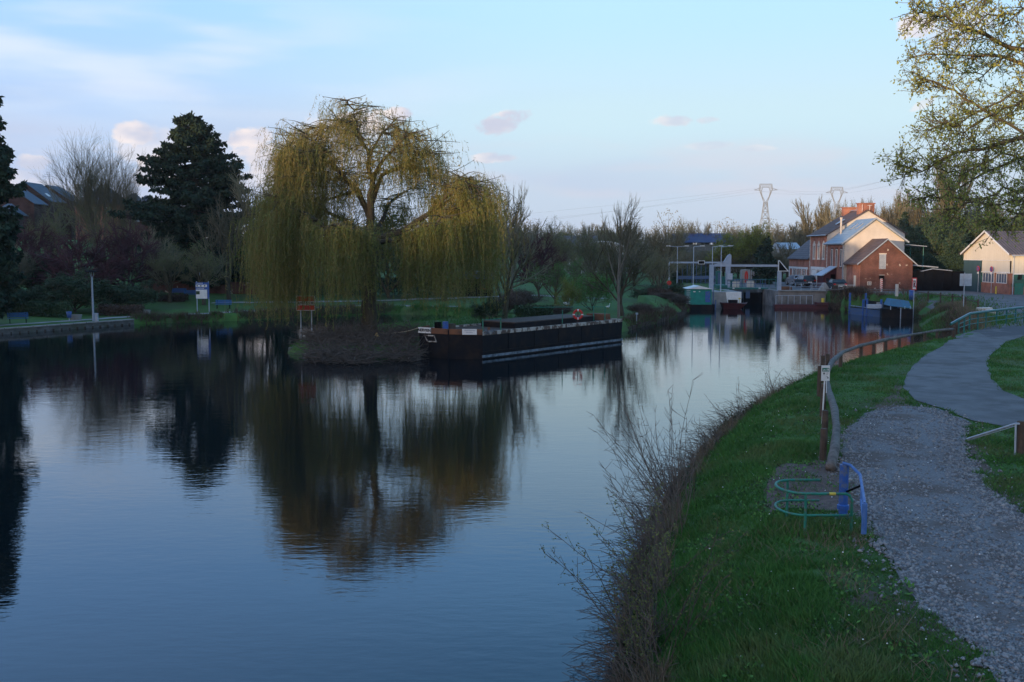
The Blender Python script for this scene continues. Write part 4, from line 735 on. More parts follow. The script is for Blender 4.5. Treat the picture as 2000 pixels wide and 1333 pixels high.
# barriers and concrete pyramids
def block(px, py, label):
    p = gh(px, py, 2); t = thing('concrete_block', label, 'block', p); s = MB(); w_, v_ = .75, .12; s.add([(p.x - w_, p.y - .4, p.z), (p.x + w_, p.y - .4, p.z), (p.x + w_, p.y + .4, p.z), (p.x - w_, p.y + .4, p.z), (p.x - v_, p.y - v_, p.z + 1), (p.x + v_, p.y - v_, p.z + 1), (p.x + v_, p.y + v_, p.z + 1), (p.x - v_, p.y + v_, p.z + 1)], [(4, 5, 6, 7), (0, 1, 5, 4), (1, 2, 6, 5), (2, 3, 7, 6), (3, 0, 4, 7)]); s.build('body', 'concrete', t)
block(1609.5, 568, 'pale pyramid shaped concrete block behind the crowd barrier'); block(1631, 568, 'pale pyramid shaped concrete block left of the dark saloon')
def barrier(px, py, w_, label, m='galv'):
    p = gh(px, py, 2); t = thing('crowd_barrier', label, 'barrier', p); s = MB(); s.tube([(p.x - w_ / 2, p.y, p.z), (p.x - w_ / 2, p.y, p.z + .8), (p.x + w_ / 2, p.y, p.z + .8), (p.x + w_ / 2, p.y, p.z)], .025, 6); s.bar((p.x - w_ / 2, p.y, p.z + .2), (p.x + w_ / 2, p.y, p.z + .2), .02, 5); s.build('frame', m, t); s = MB()
    for i in range(1, 12): x = p.x - w_ / 2 + w_ * i / 12; s.bar((x, p.y, p.z + .2), (x, p.y, p.z + .8), .012, 4)
    s.build('bars', m, t)
barrier(1595, 567, 1.6, 'low steel crowd barrier in front of the parked silver and black cars'); barrier(1653, 570, 2.0, 'low white crowd barrier behind the dark saloon', 'white')
# cars ------------------------------------------------------------
def car(label, loc, rz, paint, kind):
    """car pointing +Y locally"""
    t = thing('parked_car', label, 'car', (0, 0, 0), 'cars parked in the yard')
    if kind == 'saloon': roof = 1.42; pr = [(-2.15, .32), (-2.2, .55), (-2.18, .88), (-1.75, .96), (-1.2, 1.38), (-.3, roof), (.35, 1.36), (1.05, .93), (1.9, .8), (2.2, .62), (2.2, .32)]
    elif kind == 'suv': roof = 1.66; pr = [(-2.05, .38), (-2.12, .6), (-2.1, 1.0), (-1.88, 1.12), (-1.62, 1.6), (-.3, roof), (.45, 1.58), (1.1, 1.1), (1.9, .98), (2.15, .7), (2.12, .38)]
    else: roof = 1.5; pr = [(-2.1, .34), (-2.17, .6), (-2.15, .95), (-2.0, 1.05), (-1.7, 1.44), (-.4, roof), (.4, 1.42), (1.1, .98), (1.9, .84), (2.15, .62), (2.12, .34)]
    def hw(z): return .86 if z < .95 else .86 - (z - .95) / (roof - .95) * .2
    b_ = MB(); n = len(pr); v = []
    for sx_ in (-1, 1):
        for (y, z) in pr: v.append((sx_ * (hw(z) - (.05 if abs(y) > 2.05 else 0)), y, z))
    fs = [(i, (i + 1) % n, n + (i + 1) % n, n + i) for i in range(n)]
    for o, fl in ((0, False), (n, True)):
        lo = [0, 1, 2, 3, 7, 8, 9, 10]; up = [3, 4, 5, 6, 7]
        for pl in (lo, up): f = [o + i for i in pl]; fs.append(tuple(f[::-1] if fl else f))
    b_.add(v, fs); body = b_.build('body', paint, t)
    bv = body.modifiers.new('bevel', 'BEVEL'); bv.width = .05; bv.segments = 2; bv.limit_method = 'ANGLE'
    # glass
    def lerp2(a, c, u): return (a[0] + (c[0] - a[0]) * u, a[1] + (c[1] - a[1]) * u)
    for (i, j, nm) in ((3, 4, 'rear_window'), (6, 7, 'windscreen')):
        a = lerp2(pr[i], pr[j], .12); c = lerp2(pr[i], pr[j], .88); dy = -.02 if nm == 'rear_window' else .02; MB_ = MB(); MB_.add([(-hw(a[1]) + .1, a[0] + dy, a[1] + .02), (hw(a[1]) - .1, a[0] + dy, a[1] + .02), (hw(c[1]) - .09, c[0] + dy, c[1] + .02), (-hw(c[1]) + .09, c[0] + dy, c[1] + .02)], [(0, 1, 2, 3)]); MB_.build(nm, 'glass', t)
    for sx_ in (-1, 1):
        a = pr[3]; c = pr[4]; d = pr[6]; e = pr[7]; zb = 1.0 if kind != 'suv' else 1.14
        def pt(y, z): return (sx_ * (hw(z) + .006), y, z)
        s = MB(); s.add([pt(a[0] + .28, zb), pt(-.05, zb), pt(-.05, roof - .09), pt(c[0] + .12, roof - .13)], [(0, 1, 2, 3)]); s.add([pt(.03, zb), pt(e[0] - .22, zb), pt(d[0] - .02, d[1] - .06), pt(.03, roof - .09)], [(0, 1, 2, 3)]); s.build('side_window', 'glassb', t)
        s = MB(); s.rbox((sx_ * .68, -2.19 if kind != 'suv' else -2.12, .74 if kind != 'suv' else .92), (.3, .05, .16)); s.build('tail_light', 'lamp_red', t); s = MB(); s.rbox((sx_ * .62, 2.17, .62), (.34, .06, .13)); s.build('headlight', 'glassb', t); s = MB(); s.rbox((sx_ * .97, .72, .98), (.18, .1, .13)); s.build('wing_mirror', paint, t)
        for y in (-1.32, 1.35):
            s = MB().tube([(sx_ * .66, y, .32), (sx_ * .87, y, .32)], .32, 18); w_ = s.build('wheel', 'tyre', t); s = MB().tube([(sx_ * .86, y, .32), (sx_ * .885, y, .32)], .2, 12); s.build('rim', 'zinc', w_)
    s = MB().rbox((0, -2.2 if kind != 'suv' else -2.13, .52 if kind != 'suv' else .7), (.5, .02, .11)); s.build('number_plate', 'white', t); s = MB().rbox((0, -2.19, .34), (1.6, .12, .12)); s.build('bumper', 'black', t)
    t.location = loc; t.rotation_euler = (0, 0, rz); return t
def cl(px, py): p = gh(px, py, 2.03); p.z = hz(p.x, p.y) + .03; return p
car('silver estate car parked left of the black off-roader', cl(1562, 559) + Vector((0, 2.2, 0)), R(1), 'car_silver', 'estate')
car('black off-roader seen from behind between two silver cars', cl(1580, 563) + Vector((0, 1.8, 0)), R(1), 'car_black', 'suv')
car('silver car nose to the right, half hidden behind the black off-roader', cl(1599, 561) + Vector((-.2, 2.6, 0)), R(-70), 'car_silver', 'estate')
car('dark saloon parked close to the brick barn wall', Vector((40.9, 125.6, hz(40.9, 125) + .03)), R(-6), 'car_black', 'saloon')
# ================================================================ boats
HC, HD, HD2, HA2, HA, HB = (-1.9, 63.9), (8.5, 76.4), (4.65, 79.6), (-5.7, 67.6), (-6.15, 65.6), (-4.15, 64.2)
HP = [HC, HD, HD2, HA2, HA, HB]
bg_ = thing('moored_barge', 'long black barge with rusty gunwale moored at the willow islet', 'barge', (0, 70, 0))
cx, cy = np.mean(HP, 0); s = MB(); zt_ = 1.55; n = 6
tops = [(x, y) for x, y in HP]; bot = [(cx + (x - cx) * .985, cy + (y - cy) * .985) for x, y in HP]
s.add([(x, y, -.4) for x, y in bot] + [(x, y, zt_ + (.08 if i in (0, 4, 5) else 0)) for i, (x, y) in enumerate(tops)], [(i, (i + 1) % n, (i + 1) % n + n, i + n) for i in range(n)] + [tuple(range(n, 2 * n))]); hull = s.build('hull', 'hull', bg_)
def band(poly, i0, i1, z0, z1, out, m, nm, th=.05, seg=None):
    s = MB(); k = len(poly)
    for i in range(i0, i1):
        a = Vector(poly[i % k]); b_ = Vector(poly[(i + 1) % k]); d = (b_ - a).normalized(); nn = Vector((d.y, -d.x)) * out; L_ = (b_ - a).length
        s.prism([tuple(a + nn), tuple(b_ + nn), tuple(b_ + nn - Vector((d.y, -d.x)) * th), tuple(a + nn - Vector((d.y, -d.x)) * th)], z0, z1)
    return s.build(nm, m, bg_)
HQ = [HA2, HA, HB, HC, HD, HD2]
band(HQ, 0, 3, 1.6, 1.95, .03, 'rust', 'bow_bulwark', .12); band(HQ, 3, 6, 1.55, 1.78, .02, 'flake', 'gunwale', .18)
band(HQ, 3, 4, .10, .26, .03, 'stripe', 'rubbing_strake', .08)
band(HQ, 3, 4, .42, .50, .028, 'hull', 'rubbing_strake', .08)
s = MB(); ip = [(cx + (x - cx) * .96, cy + (y - cy) * .96) for x, y in HP]; s.prism(ip, 1.56, 1.66); s.build('deck', 'deck', bg_)
s = MB(); a = Vector((.2, 68.2)); b_ = Vector((6.3, 75.6)); d = (b_ - a).normalized(); nn = Vector((-d.y, d.x)) * 3.1; s.prism([tuple(a), tuple(b_), tuple(b_ + nn), tuple(a + nn)], 1.66, 2.02); s.build('hatch_coaming', 'hull', bg_)
s = MB(); s.prism([tuple(a + d * .1 + nn * .03), tuple(b_ - d * .1 + nn * .03), tuple(b_ + nn * .97 - d * .1), tuple(a + nn * .97 + d * .1)], 2.02, 2.08); s.build('hatch_cover', 'deck', bg_)
def face_pt(pa, pb, u_, z, out=.04):
    pa = Vector(pa); pb = Vector(pb); d = (pb - pa).normalized(); p = pa.lerp(pb, u_) + Vector((d.y, -d.x)) * out; return Vector((p.x, p.y, z)), d
def plate(pa, pb, u0, u1, z0, z1, m, nm, out=.05, parent=None, th=.02):
    a, d = face_pt(pa, pb, u0, z0, out); b_, _ = face_pt(pa, pb, u1, z0, out); o = Vector((d.y, -d.x, 0)) * th; s = MB(); s.ext([a, b_, Vector((b_.x, b_.y, z1)), Vector((a.x, a.y, z1))], o); return s.build(nm, m, parent or bg_)
def lettering(txt, pa, pb, u, z, size, m, parent, out):
    c, d = face_pt(pa, pb, u, z, out); cu = bpy.data.curves.new('lettering', 'FONT'); cu.body = txt; cu.size = size; cu.align_x = 'CENTER'; cu.align_y = 'CENTER'; cu.extrude = .004; cu.offset = .006; cu.materials.append(M[m])
    tmp = bpy.data.objects.new('tmp', cu); COL.objects.link(tmp); bpy.context.view_layer.update(); me = bpy.data.meshes.new_from_object(tmp.evaluated_get(bpy.context.evaluated_depsgraph_get())); bpy.data.objects.remove(tmp)
    o = bpy.data.objects.new('lettering', me); COL.objects.link(o)
    if not me.materials: me.materials.append(M[m])
    mx = Matrix(((d.x, 0, d.y, c.x), (d.y, 0, -d.x, c.y), (0, 1, 0, c.z), (0, 0, 0, 1)))
    par = Vector((0, 0, 0)); p = parent
    while p is not None: par += p.location; p = p.parent
    me.transform(Matrix.Translation(-par) @ mx); o.parent = parent; return o
pl = plate(HA, HB, .0, .44, 1.60, 1.97, 'white', 'name_board', .06); lettering('NERVIEN', HA, HB, .22, 1.785, .27, 'black', pl, .095)
plb = plate(HB, HC, .42, .84, 1.60, 1.97, 'white', 'notice_board', .06)
a, d = face_pt(HB, HC, .63, 1.85, .085); s = MB(); pr = random.Random(8)
for row, (w_, z_) in enumerate(((.36, 1.86), (.2, 1.72))):
    u = -w_
    while u < w_:
        l = pr.uniform(.03, .075); c = a + Vector((d.x, d.y, 0)) * u; c.z = z_; e_ = c + Vector((d.x, d.y, 0)) * l; s.ext([c, e_, e_ + Vector((0, 0, .05)), c + Vector((0, 0, .05))], (d.y * .004, -d.x * .004, 0)); u += l + .025
s.build('illegible_lines', 'zinc', plb)
# pale scribble right of the notice board and anchor pocket at the bow
s = MB(); a, d = face_pt(HC, HD, .012, 1.62, .06); dv = Vector((d.x, d.y, 0)); k = 0
for st in ([(0, .25), (.1, .28), (.1, .17), (0, .03), (.12, .03)], [(.18, 0), (.18, .26), (.32, .02), (.32, .27)], [(.4, 0), (.42, .26), (.5, .1), (.56, .26), (.6, 0)], [(.68, 0), (.68, .25)], [(.68, .13), (.8, .15)], [(.98, .27), (.86, .24), (.97, .1), (.84, .02)]):
    for i in range(len(st) - 1): s.bar(a + dv * st[i][0] + Vector((0, 0, st[i][1])), a + dv * st[i + 1][0] + Vector((0, 0, st[i + 1][1])), .014, 4)
s.build('scrawled_marks', 'stripe', bg_)
s = MB(); a, d = face_pt(HA, HB, .36, 1.1, .04); dv = Vector((d.x, d.y, 0)); od = Vector((d.y, -d.x, 0)) * .08
s.tube([a + Vector((0, 0, .35)) + dv * -.35, a + Vector((0, 0, .35)) + dv * .45, a + dv * .62 + Vector((0, 0, -.02)), a + dv * -.1 + Vector((0, 0, -.05))], .055, 6, closed=True); s.build('anchor_pocket', 'flake', bg_)
s = MB()
for u in (.06, .34): a, d = face_pt(HA, HB, u, .2, .03); s.bar(a, a + Vector((0, 0, 1.35)), .03, 5)
a, d = face_pt(HB, HC, .02, -.1, .03); s.bar(a, a + Vector((0, 0, 2.0)), .05, 6); s.build('frame_rib', 'hull', bg_)
# deck gear
for i, (x, y) in enumerate(((-.9, 66.6), (.65, 68.5), (5.3, 74.0))):
    pass
rl = MB(); 
def dp(u, v, z=1.66):   # along, across from C
    a = Vector(HC); d = (Vector(HD) - a).normalized(); nn = Vector((-d.y, d.x)); p = a + d * u + nn * v; return Vector((p.x, p.y, z))
for u0_, u1_ in ((.6, 2.4),):
    s = MB(); s.bar(dp(u0_, .5), dp(u0_, .5, 2.55), .05, 6); s.bar(dp(u1_, .5), dp(u1_, .5, 2.55), .05, 6); s.bar(dp(u0_, .5, 2.5), dp(u1_, .5, 2.5), .02, 5); s.build('stanchions', 'green', bg_)
s = MB(); s.bar(dp(9.1, .4), dp(9.1, .4, 2.75), .035, 6); s.bar(dp(14.6, .5), dp(14.6, .5, 2.75), .05, 6); s.bar(dp(14.1, 1.2), dp(14.1, 1.2, 2.75), .05, 6); s.bar(dp(10.5, 4.2, 2.75), dp(14.1, 1.2, 2.75), .025, 5); s.bar(dp(14.1, 1.2, 2.75), dp(14.6, .5, 2.75), .025, 5); s.build('stern_rail', 'green', bg_)
s = MB(); s.rbox(dp(1.3, 4.0), (.5, .4, .4), .8); s.build('winch', 'post', bg_)
p = Vector((-4.45, 66.3, 1.66)); t = thing('fuel_drum', 'blue and black drums standing on the barge bow', 'drum', p); s = MB().cyl(p.x, p.y, 1.66, 2.28, .2, 14); s.build('drum', 'blue', t); s = MB().cyl(p.x - .5, p.y + .1, 1.66, 2.24, .24, 14); s.build('side_drum', 'black', t)
p = dp(11.4, .7, 2.32); t = thing('lifebuoy', 'red lifebuoy with white bands hanging on the barge rail', 'lifebuoy', p); s = MB(); th = np.linspace(0, 2 * math.pi, 25)[:-1]; s.tube([(p.x + .31 * math.cos(a_), p.y, p.z + .31 * math.sin(a_)) for a_ in th], .085, 10, closed=True); s.build('ring', 'red', t, True)
s = MB()
for a_ in (0, math.pi / 2, math.pi, -math.pi / 2): s.tube([(p.x + .31 * math.cos(a_ + k_), p.y, p.z + .31 * math.sin(a_ + k_)) for k_ in (-.13, 0, .13)], .09, 10)
s.build('band', 'white', t); s = MB().bar((p.x, p.y + .1, 1.66), (p.x, p.y + .1, p.z + .45), .03, 6); s.build('holder', 'darkred', t)
s = MB(); s.rbox(dp(15.3, 1.6), (.9, 1.6, .5), .86); s.build('stern_locker', 'rust', bg_)
for u_ in (.16, .33, .5, .67, .84):
    a, d = face_pt(HC, HD, u_, .5, .018); MB().bar(a, a + Vector((0, 0, 1.04)), .018, 4).build('plate_seam', 'hull', bg_)
for u_ in (.07, .93):
    a, d = face_pt(HC, HD, u_, 1.66, -.45); MB().cyl(a.x, a.y, 1.62, 2.0, .09, 10).build('bollard', 'rust', bg_)
# mooring rope willow - barge
p0 = at(709, 641, 74.2); p1 = Vector((HA[0] + .1, HA[1] + .3, 1.95)); pts = [p0.lerp(p1, i / 12) + Vector((0, 0, -1.6 * (i / 12) * (1 - i / 12))) for i in range(13)]; tag(MB().tube(pts, .03, 5).build('mooring_rope', 'rope'), 'pale mooring rope sagging from the willow trunk to the barge bow', 'rope')
# green work boat
gb = thing('workboat', 'green workboat with a peaked white roof and blue door by the lock pier', 'boat', (22.4, 118.6, 0)); X0, X1, Y0, Y1 = P(1344.5, 118), P(1394, 118), 118, 121.2
s = MB(); s.prism([(X0 - .1, Y0 - .3), (X1 - .2, Y0 - .3), (X1 + .15, Y0 + .2), (X1 + .15, Y1), (X0 - .1, Y1)], -.3, .62); s.build('hull', 'hull', gb); s = MB(); s.box(X0, X1 - .35, Y0, Y1, .62, 2.5); s.build('cabin', 'turq', gb)
s = MB(); xm = (X0 + X1) / 2 - .3; s.ext([(X0 - .25, Y0 - .15, 2.48), (X1 - .15, Y0 - .15, 2.45), (xm, Y0 - .15, 2.85)], (0, 3.5, 0)); s.build('roof', 'white', gb); s = MB(); s.box(X1 - 1.1, X1 - .5, Y0 - .04, Y0, .9, 2.2); s.build('door', 'blue', gb); s = MB()
for i in range(8): s.box(X0 - .32, X0 + .12, Y0 - .1, Y0 - .06, .75 + i * .22, .80 + i * .22)
s.build('louvre_slat', 'white', gb); s = MB(); s.box(X0 + .5, X0 + .75, Y0 - .03, Y0, 2.1, 2.2); s.box(X0 + 1.15, X0 + 1.3, Y0 - .03, Y0, 2.12, 2.2); s.build('vent', 'white', gb); s = MB(); s.bar((X1 - .1, Y0 + .1, .3), (X1 - .1, Y0 + .1, 2.9), .04, 6); s.bar((X1 + .1, Y0 - .1, -.2), (X1 + .1, Y0 - .1, 1.2), .09, 7); s.build('pole', 'blue_boat', gb)
# small red bow
rb = thing('red_skiff', 'bow of a small dark red boat lying beside the concrete lock pier', 'boat', (27.5, 119.4, 0)); s = MB(); s.add([(25.2, 119.2, .75), (28.0, 118.6, .7), (28.1, 120.4, .7), (25.2, 120.6, .75), (25.5, 119.6, -.2), (27.2, 119.3, -.2), (27.2, 120.0, -.2), (25.5, 120.3, -.2), (28.3, 119.5, .85)], [(0, 4, 5, 1), (1, 5, 8), (8, 5, 6), (8, 6, 2), (2, 6, 7, 3), (3, 7, 4, 0), (0, 1, 8, 2, 3)]); s.build('hull', 'darkred', rb); s = MB().rbox((26.6, 119.8, .75), (1.0, .7, .35)); s.build('canopy', 'hull', rb); s = MB().box(27.15, 27.4, 119.2, 119.3, 1.2, 1.35); s.bar((27.3, 119.4, .7), (27.3, 119.4, 1.3), .03, 5); s.build('lantern', 'yellow', rb)
# flat red barge by the lock wall
fb = thing('flat_pontoon', 'low dark red pontoon with a yellow drum beside the pale lock wall', 'pontoon', (37, 122, 0)); s = MB(); s.prism([(P(1512, 121.5), 121.5), (P(1614, 120.5), 120.2), (P(1614, 121.5), 122.6), (P(1512, 122.5), 123.3)], -.2, .42); s.build('hull', 'darkred', fb); s = MB().prism([(P(1592, 120.5), 120.1), (P(1614, 120.5), 120.0), (P(1614, 120.5), 121.2), (P(1592, 120.5), 121.2)], .42, .75); s.build('bow_step', 'darkred', fb); s = MB(); s.cyl(P(1606, 120.6), 120.8, .75, 1.25, .2, 12); s.build('drum', 'yellow', fb)
s = MB()
for i in range(7): x = P(1516, 121.6) + i * .75; s.bar((x, 122.2, .42), (x, 122.2, 1.5), .03, 5)
s.bar((P(1516, 121.6), 122.2, 1.5), (P(1516, 121.6) + 4.5, 122.2, 1.5), .025, 5); s.build('rail', 'galv', fb)
# blue landing boat
bb_ = thing('blue_boat', 'open blue work boat with tall end posts moored below the grass patch', 'boat', (36, 108, 0)); A0 = Vector((P(1657.5, 110), 110, 0)); A1 = Vector((P(1719, 104.5), 104.5, 0)); d = (A1 - A0).normalized(); nn = Vector((-d.y, d.x, 0)) * 2.0
s = MB(); q4 = [A0, A1, A1 + nn, A0 + nn]; s.prism([tuple(p[:2]) for p in q4], -.2, .72); s.build('hull', 'blue_boat', bb_)
s = MB(); s.bar(A0 + Vector((0, 0, .95)), A1 + Vector((0, 0, .85)), .06, 6); s.build('top_rail', 'stripe', bb_)
s = MB()
for p, h in ((A0, 2.35), (A0 + nn, 2.3), (A0.lerp(A1, .44), 1.75), (A0.lerp(A1, .56), 1.85), (A1, 1.9), (A1 + nn, 1.8)): s.rbox((p.x, p.y, -.1), (.16, .16, h + .1), .3)
s.build('post', 'blue', bb_); s = MB(); s.prism([tuple((p + (Vector((0, 0, 0)) if 0 else nn * 0))[:2]) for p in (A0 + nn * .95, A1 + nn * .95, A1 + nn, A0 + nn)], .72, 1.5); s.prism([tuple(p[:2]) for p in (A0 + nn * .05, A1 + nn * .05, A1 + nn * .95, A0 + nn * .95)], .72, .78); s.build('rear_bulwark', 'hull', bb_); p = A0.lerp(A1, .7) + nn * .5; s = MB(); s.rbox((p.x, p.y, .78), (.5, .45, .7), .4); s.rbox((p.x - .7, p.y + .3, .78), (.4, .4, .4), .1); s.build('engine', 'concrete', bb_)
# dark boat with tarpaulin
db = thing('covered_boat', 'dark hulled boat with a blue tarpaulin over its stern', 'boat', (38.5, 104, 0)); A0 = Vector((P(1721, 103.5), 103.5, 0)); A1 = Vector((P(1781, 102.6), 102.6, 0)); s = MB(); s.prism([(A0.x, A0.y), (A1.x, A1.y), (A1.x + .2, A1.y + 2), (A0.x + .4, A0.y + 2.4)], -.3, .98); s.build('hull', 'hull', db)
s = MB(); x0, x1, y0, y1 = P(1737, 103), P(1777, 103), 102.9, 105; s.add([(x0 - .1, y0, 1.3), (x1 + .05, y0, 1.05), (x1, y1, 1.1), (x0, y1, 1.35), (x0 + .15, y0 + .3, 2.0), (x1 - .15, y0 + .4, 1.78), (x1 - .15, y1 - .5, 1.8), (x0 + .15, y1 - .5, 2.05)], [(0, 1, 5, 4), (1, 2, 6, 5), (2, 3, 7, 6), (3, 0, 4, 7), (4, 5, 6, 7)]); s.build('tarpaulin', 'tarp', db)
for x in (x0, (x0 + x1) / 2 + .4, x1 - .1): MB().bar((x, y0 + .05, .9), (x, y0 + .05, 1.25), .05, 5).build('stanchion', 'galv', db)
s = MB(); s.bar((x0 + .9, y0 - .35, -.1), (x0 + .9, y0 - .35, 1.1), .05, 5); s.build('mooring_pole', 'galv', db); s = MB(); s.rbox((x0 - 1.2, 104.4, .98), (1.4, .5, .4)); s.build('deck_gear', 'galv', db)
s = MB(); p = at(1748, 583, 108); t = thing('wood_stack', 'short pile of timber on the bank above the covered boat', 'timber', (p.x, p.y, 1.9))
for i in range(7): s.rbox((p.x + (i % 3) * .3 - .3, p.y + 1, hz(p.x, p.y + 1) + .02 + (i // 3) * .14), (2.0, .22, .12), .05 * i)
s.build('planks', 'log', t)
# ================================================================ left bank furniture
def bench(px, py, z, Y, label, rz=.35):
    x = P(px, Y); zb = hz(x, Y); t = thing('park_bench', label, 'bench', (x, Y, zb), 'blue park benches'); c = Matrix.Rotation(rz, 3, 'Z')
    def W_(a, b_, c_): v = c @ Vector((a, b_, c_)); return Vector((x + v.x, Y + v.y, zb + v.z))
    for nm, rows in (('seat', [(-.22, .43), (-.05, .43), (.12, .43)]), ('backrest', [(.26, .58), (.29, .72), (.32, .86)])):
        s = MB()
        for (b_, z_) in rows:
            w2, t2 = (.07, .02) if nm == 'seat' else (.02, .06); s.ext([W_(-.85, b_ - w2, z_ - t2), W_(.85, b_ - w2, z_ - t2), W_(.85, b_ + w2, z_ - t2), W_(-.85, b_ + w2, z_ - t2)], (0, 0, 2 * t2))
        s.build(nm, 'blue2', t)
    for sx_ in (-.65, .65): s = MB(); s.bar(W_(sx_, -.2, 0), W_(sx_, -.2, .42), .03, 6); s.bar(W_(sx_, .2, 0), W_(sx_, .33, .9), .03, 6); s.bar(W_(sx_, -.22, .4), W_(sx_, .2, .4), .025, 5); s.build('leg', 'black', t)
bench(37, 0, 0, 88.5, 'blue slatted bench nearest the left edge above the quay wall', .5); bench(438, 0, 0, 105.5, 'blue slatted bench on the grass right of the information board', .1); bench(352, 0, 0, 119, 'blue bench behind the brown hedge left of the information board', .2); bench(376, 0, 0, 117, 'blue bench half hidden by the information board', .2)
p = Vector(gp(137, 92)); t = thing('litter_bin', 'small blue litter bin on the quay left of the lamp post', 'bin', p); s = MB().lathe(p, [(.001, .3), (.2, .3), (.24, .85), (.001, .85)], 12); s.build('drum', 'blue', t, True); s = MB().bar(p, p + Vector((0, 0, .35)), .04, 6); s.build('post', 'galv', t)
for px, Y, r_, lb in ((150, 93, .55, 'low round concrete planter beside the small blue bin'), (288, 99.5, .4, 'pale concrete tub at the end of the quay hedge')):
    p = Vector(gp(px, Y)); t = thing('planter', lb, 'planter', p); s = MB().lathe(p, [(.001, -.05), (r_ * .8, -.05), (r_, .5), (r_ * .85, .5), (r_ * .8, .35), (.001, .35)], 14); s.build('tub', 'concrete', t)
p = Vector(gp(189.5, 92.2)); t = thing('junction_box', 'small grey electrical box at the foot of the quay lamp', 'cabinet', p); s = MB().rbox(p, (.35, .25, .75)); s.build('body', 'galv', t)
def parklamp(px, Y, py_top, label):
    p = Vector(gp(px, Y)); zt = zy(py_top, Y); t = thing('park_lamp', label, 'lamp post', p); MB().tube([p, (p.x, p.y, zt - .6)], [.1, .075], 10).build('pole', 'lgrey', t)
    s = MB()
    for a_ in (0, 2.1, 4.2): s.tube([(p.x, p.y, zt - .7), (p.x + .15 * math.cos(a_), p.y + .15 * math.sin(a_), zt - .4), (p.x + .2 * math.cos(a_), p.y + .2 * math.sin(a_), zt - .1)], .025, 5)
    s.build('bracket', 'lgrey', t); s = MB().lathe((p.x, p.y, zt), [(.001, .08), (.3, .05), (.62, -.05), (.62, -.09), (.001, -.09)], 16); s.build('lamp_shade', 'black', t)
parklamp(184, 92, 530, 'tall grey lamp with a flat saucer shade on the quay'); parklamp(394, 122, 523, 'grey lamp with a flat saucer shade rising behind the information board')
p = Vector(gp(397, 102.5)); ib = thing('information_board', 'white and blue information board on legs by the left bank path', 'sign', p); Y = 102.5; z0, z1 = zy(584, Y), zy(552, Y); xa, xb = P(385, Y), P(411, Y)
for x in (xa + .1, xb - .05): MB().bar((x, Y + .05, hz(x, Y) - .1), (x, Y + .05, z1 + .1), .05, 6).build('leg', 'lgrey', ib)
s = MB(); s.box(xa, xb, Y - .04, Y + .04, z0, z1); s.build('panel', 'blue', ib); s = MB(); w_ = xb - xa; H_ = z1 - z0
s.box(xa + .04, xb - .2, Y - .055, Y - .04, z0 + .02, z0 + H_ * .56); s.box(xa + .04, xb - .2, Y - .055, Y - .04, z0 + H_ * .72, z0 + H_ * .86); s.build('white_field', 'white', ib)
s = MB(); s.box(xa + .05, xa + .42, Y - .065, Y - .055, z0 + H_ * .27, z0 + H_ * .47)
for k in (.12, .5, .9): s.box(xa + k, xa + k + .13, Y - .065, Y - .055, z0 + H_ * .75, z0 + H_ * .83)
s.build('picture', 'evergreen', ib); s = MB()
for k in range(6): s.box(xa + .12 + k * .13, xa + .2 + k * .13, Y - .05, Y - .04, z0 + H_ * .62, z0 + H_ * .66)
for k in range(5): s.box(xa + .15 + k * .13, xa + .22 + k * .13, Y - .05, Y - .04, z0 + H_ * .92, z0 + H_ * .96)
s.build('caption_line', 'white', ib)
# navigation board on the islet
Y = 71.5; xa, xb = P(580, Y), P(616.5, Y); zl, zt = zy(607, Y), zy(578, Y); nb = thing('navigation_board', 'red and white canal board on two grey posts at the islet tip', 'sign', (xa, Y, .6))
for px in (588, 609): x = P(px, Y); MB().bar((x, Y + .06, hz(x, Y) - .3), (x, Y + .06, zt), .045, 8).build('post', 'galv', nb)
MB().box(xa, xb, Y - .02, Y + .02, zl, zt).build('panel', 'white', nb); H_ = zt - zl; MB().box(xa + .04, xb - .04, Y - .035, Y - .02, zl + .04, zl + H_ * .36).build('lower_band', 'red', nb); MB().box(xa + .04, xb - .04, Y - .035, Y - .02, zl + H_ * .62, zt - .04).build('upper_band', 'orange', nb)
s = MB(); pr = random.Random(2); x = xa + .12
while x < xb - .15: s.ext([(x, Y - .03, zl + H_ * .4), (x + .04, Y - .03, zl + H_ * .4), (x + .04 + pr.uniform(-.05, .05), Y - .03, zl + H_ * .56), (x + pr.uniform(-.05, .05), Y - .03, zl + H_ * .58)], (0, -.005, 0)); x += pr.uniform(.09, .13)
s.build('worn_letters', 'black', nb)
p = Vector(gp(1243, 90)); t = thing('marker_stake', 'slim white stake on the grass right of the barge stern', 'stake', p); s = MB().bar(p, p + Vector((0, 0, 1.15)), .035, 6); s.build('rod', 'lgrey', t); s = MB().rbox((p.x, p.y - .03, p.z + 1.0), (.22, .04, .16)); s.build('tag', 'lgrey', t)
p = at(736, 672, 67.5); t = thing('yellow_cask', 'small yellow plastic object caught in the islet brush', 'debris', p); s = MB().lathe((p.x, p.y, hz(p.x, p.y) + .3), [(.001, 0), (.14, .02), (.17, .25), (.08, .4), (.05, .5), (.001, .52)], 10); s.build('body', mat('tan plastic', (.42, .27, .10), .7, (.3, .18, .07), 5), t)
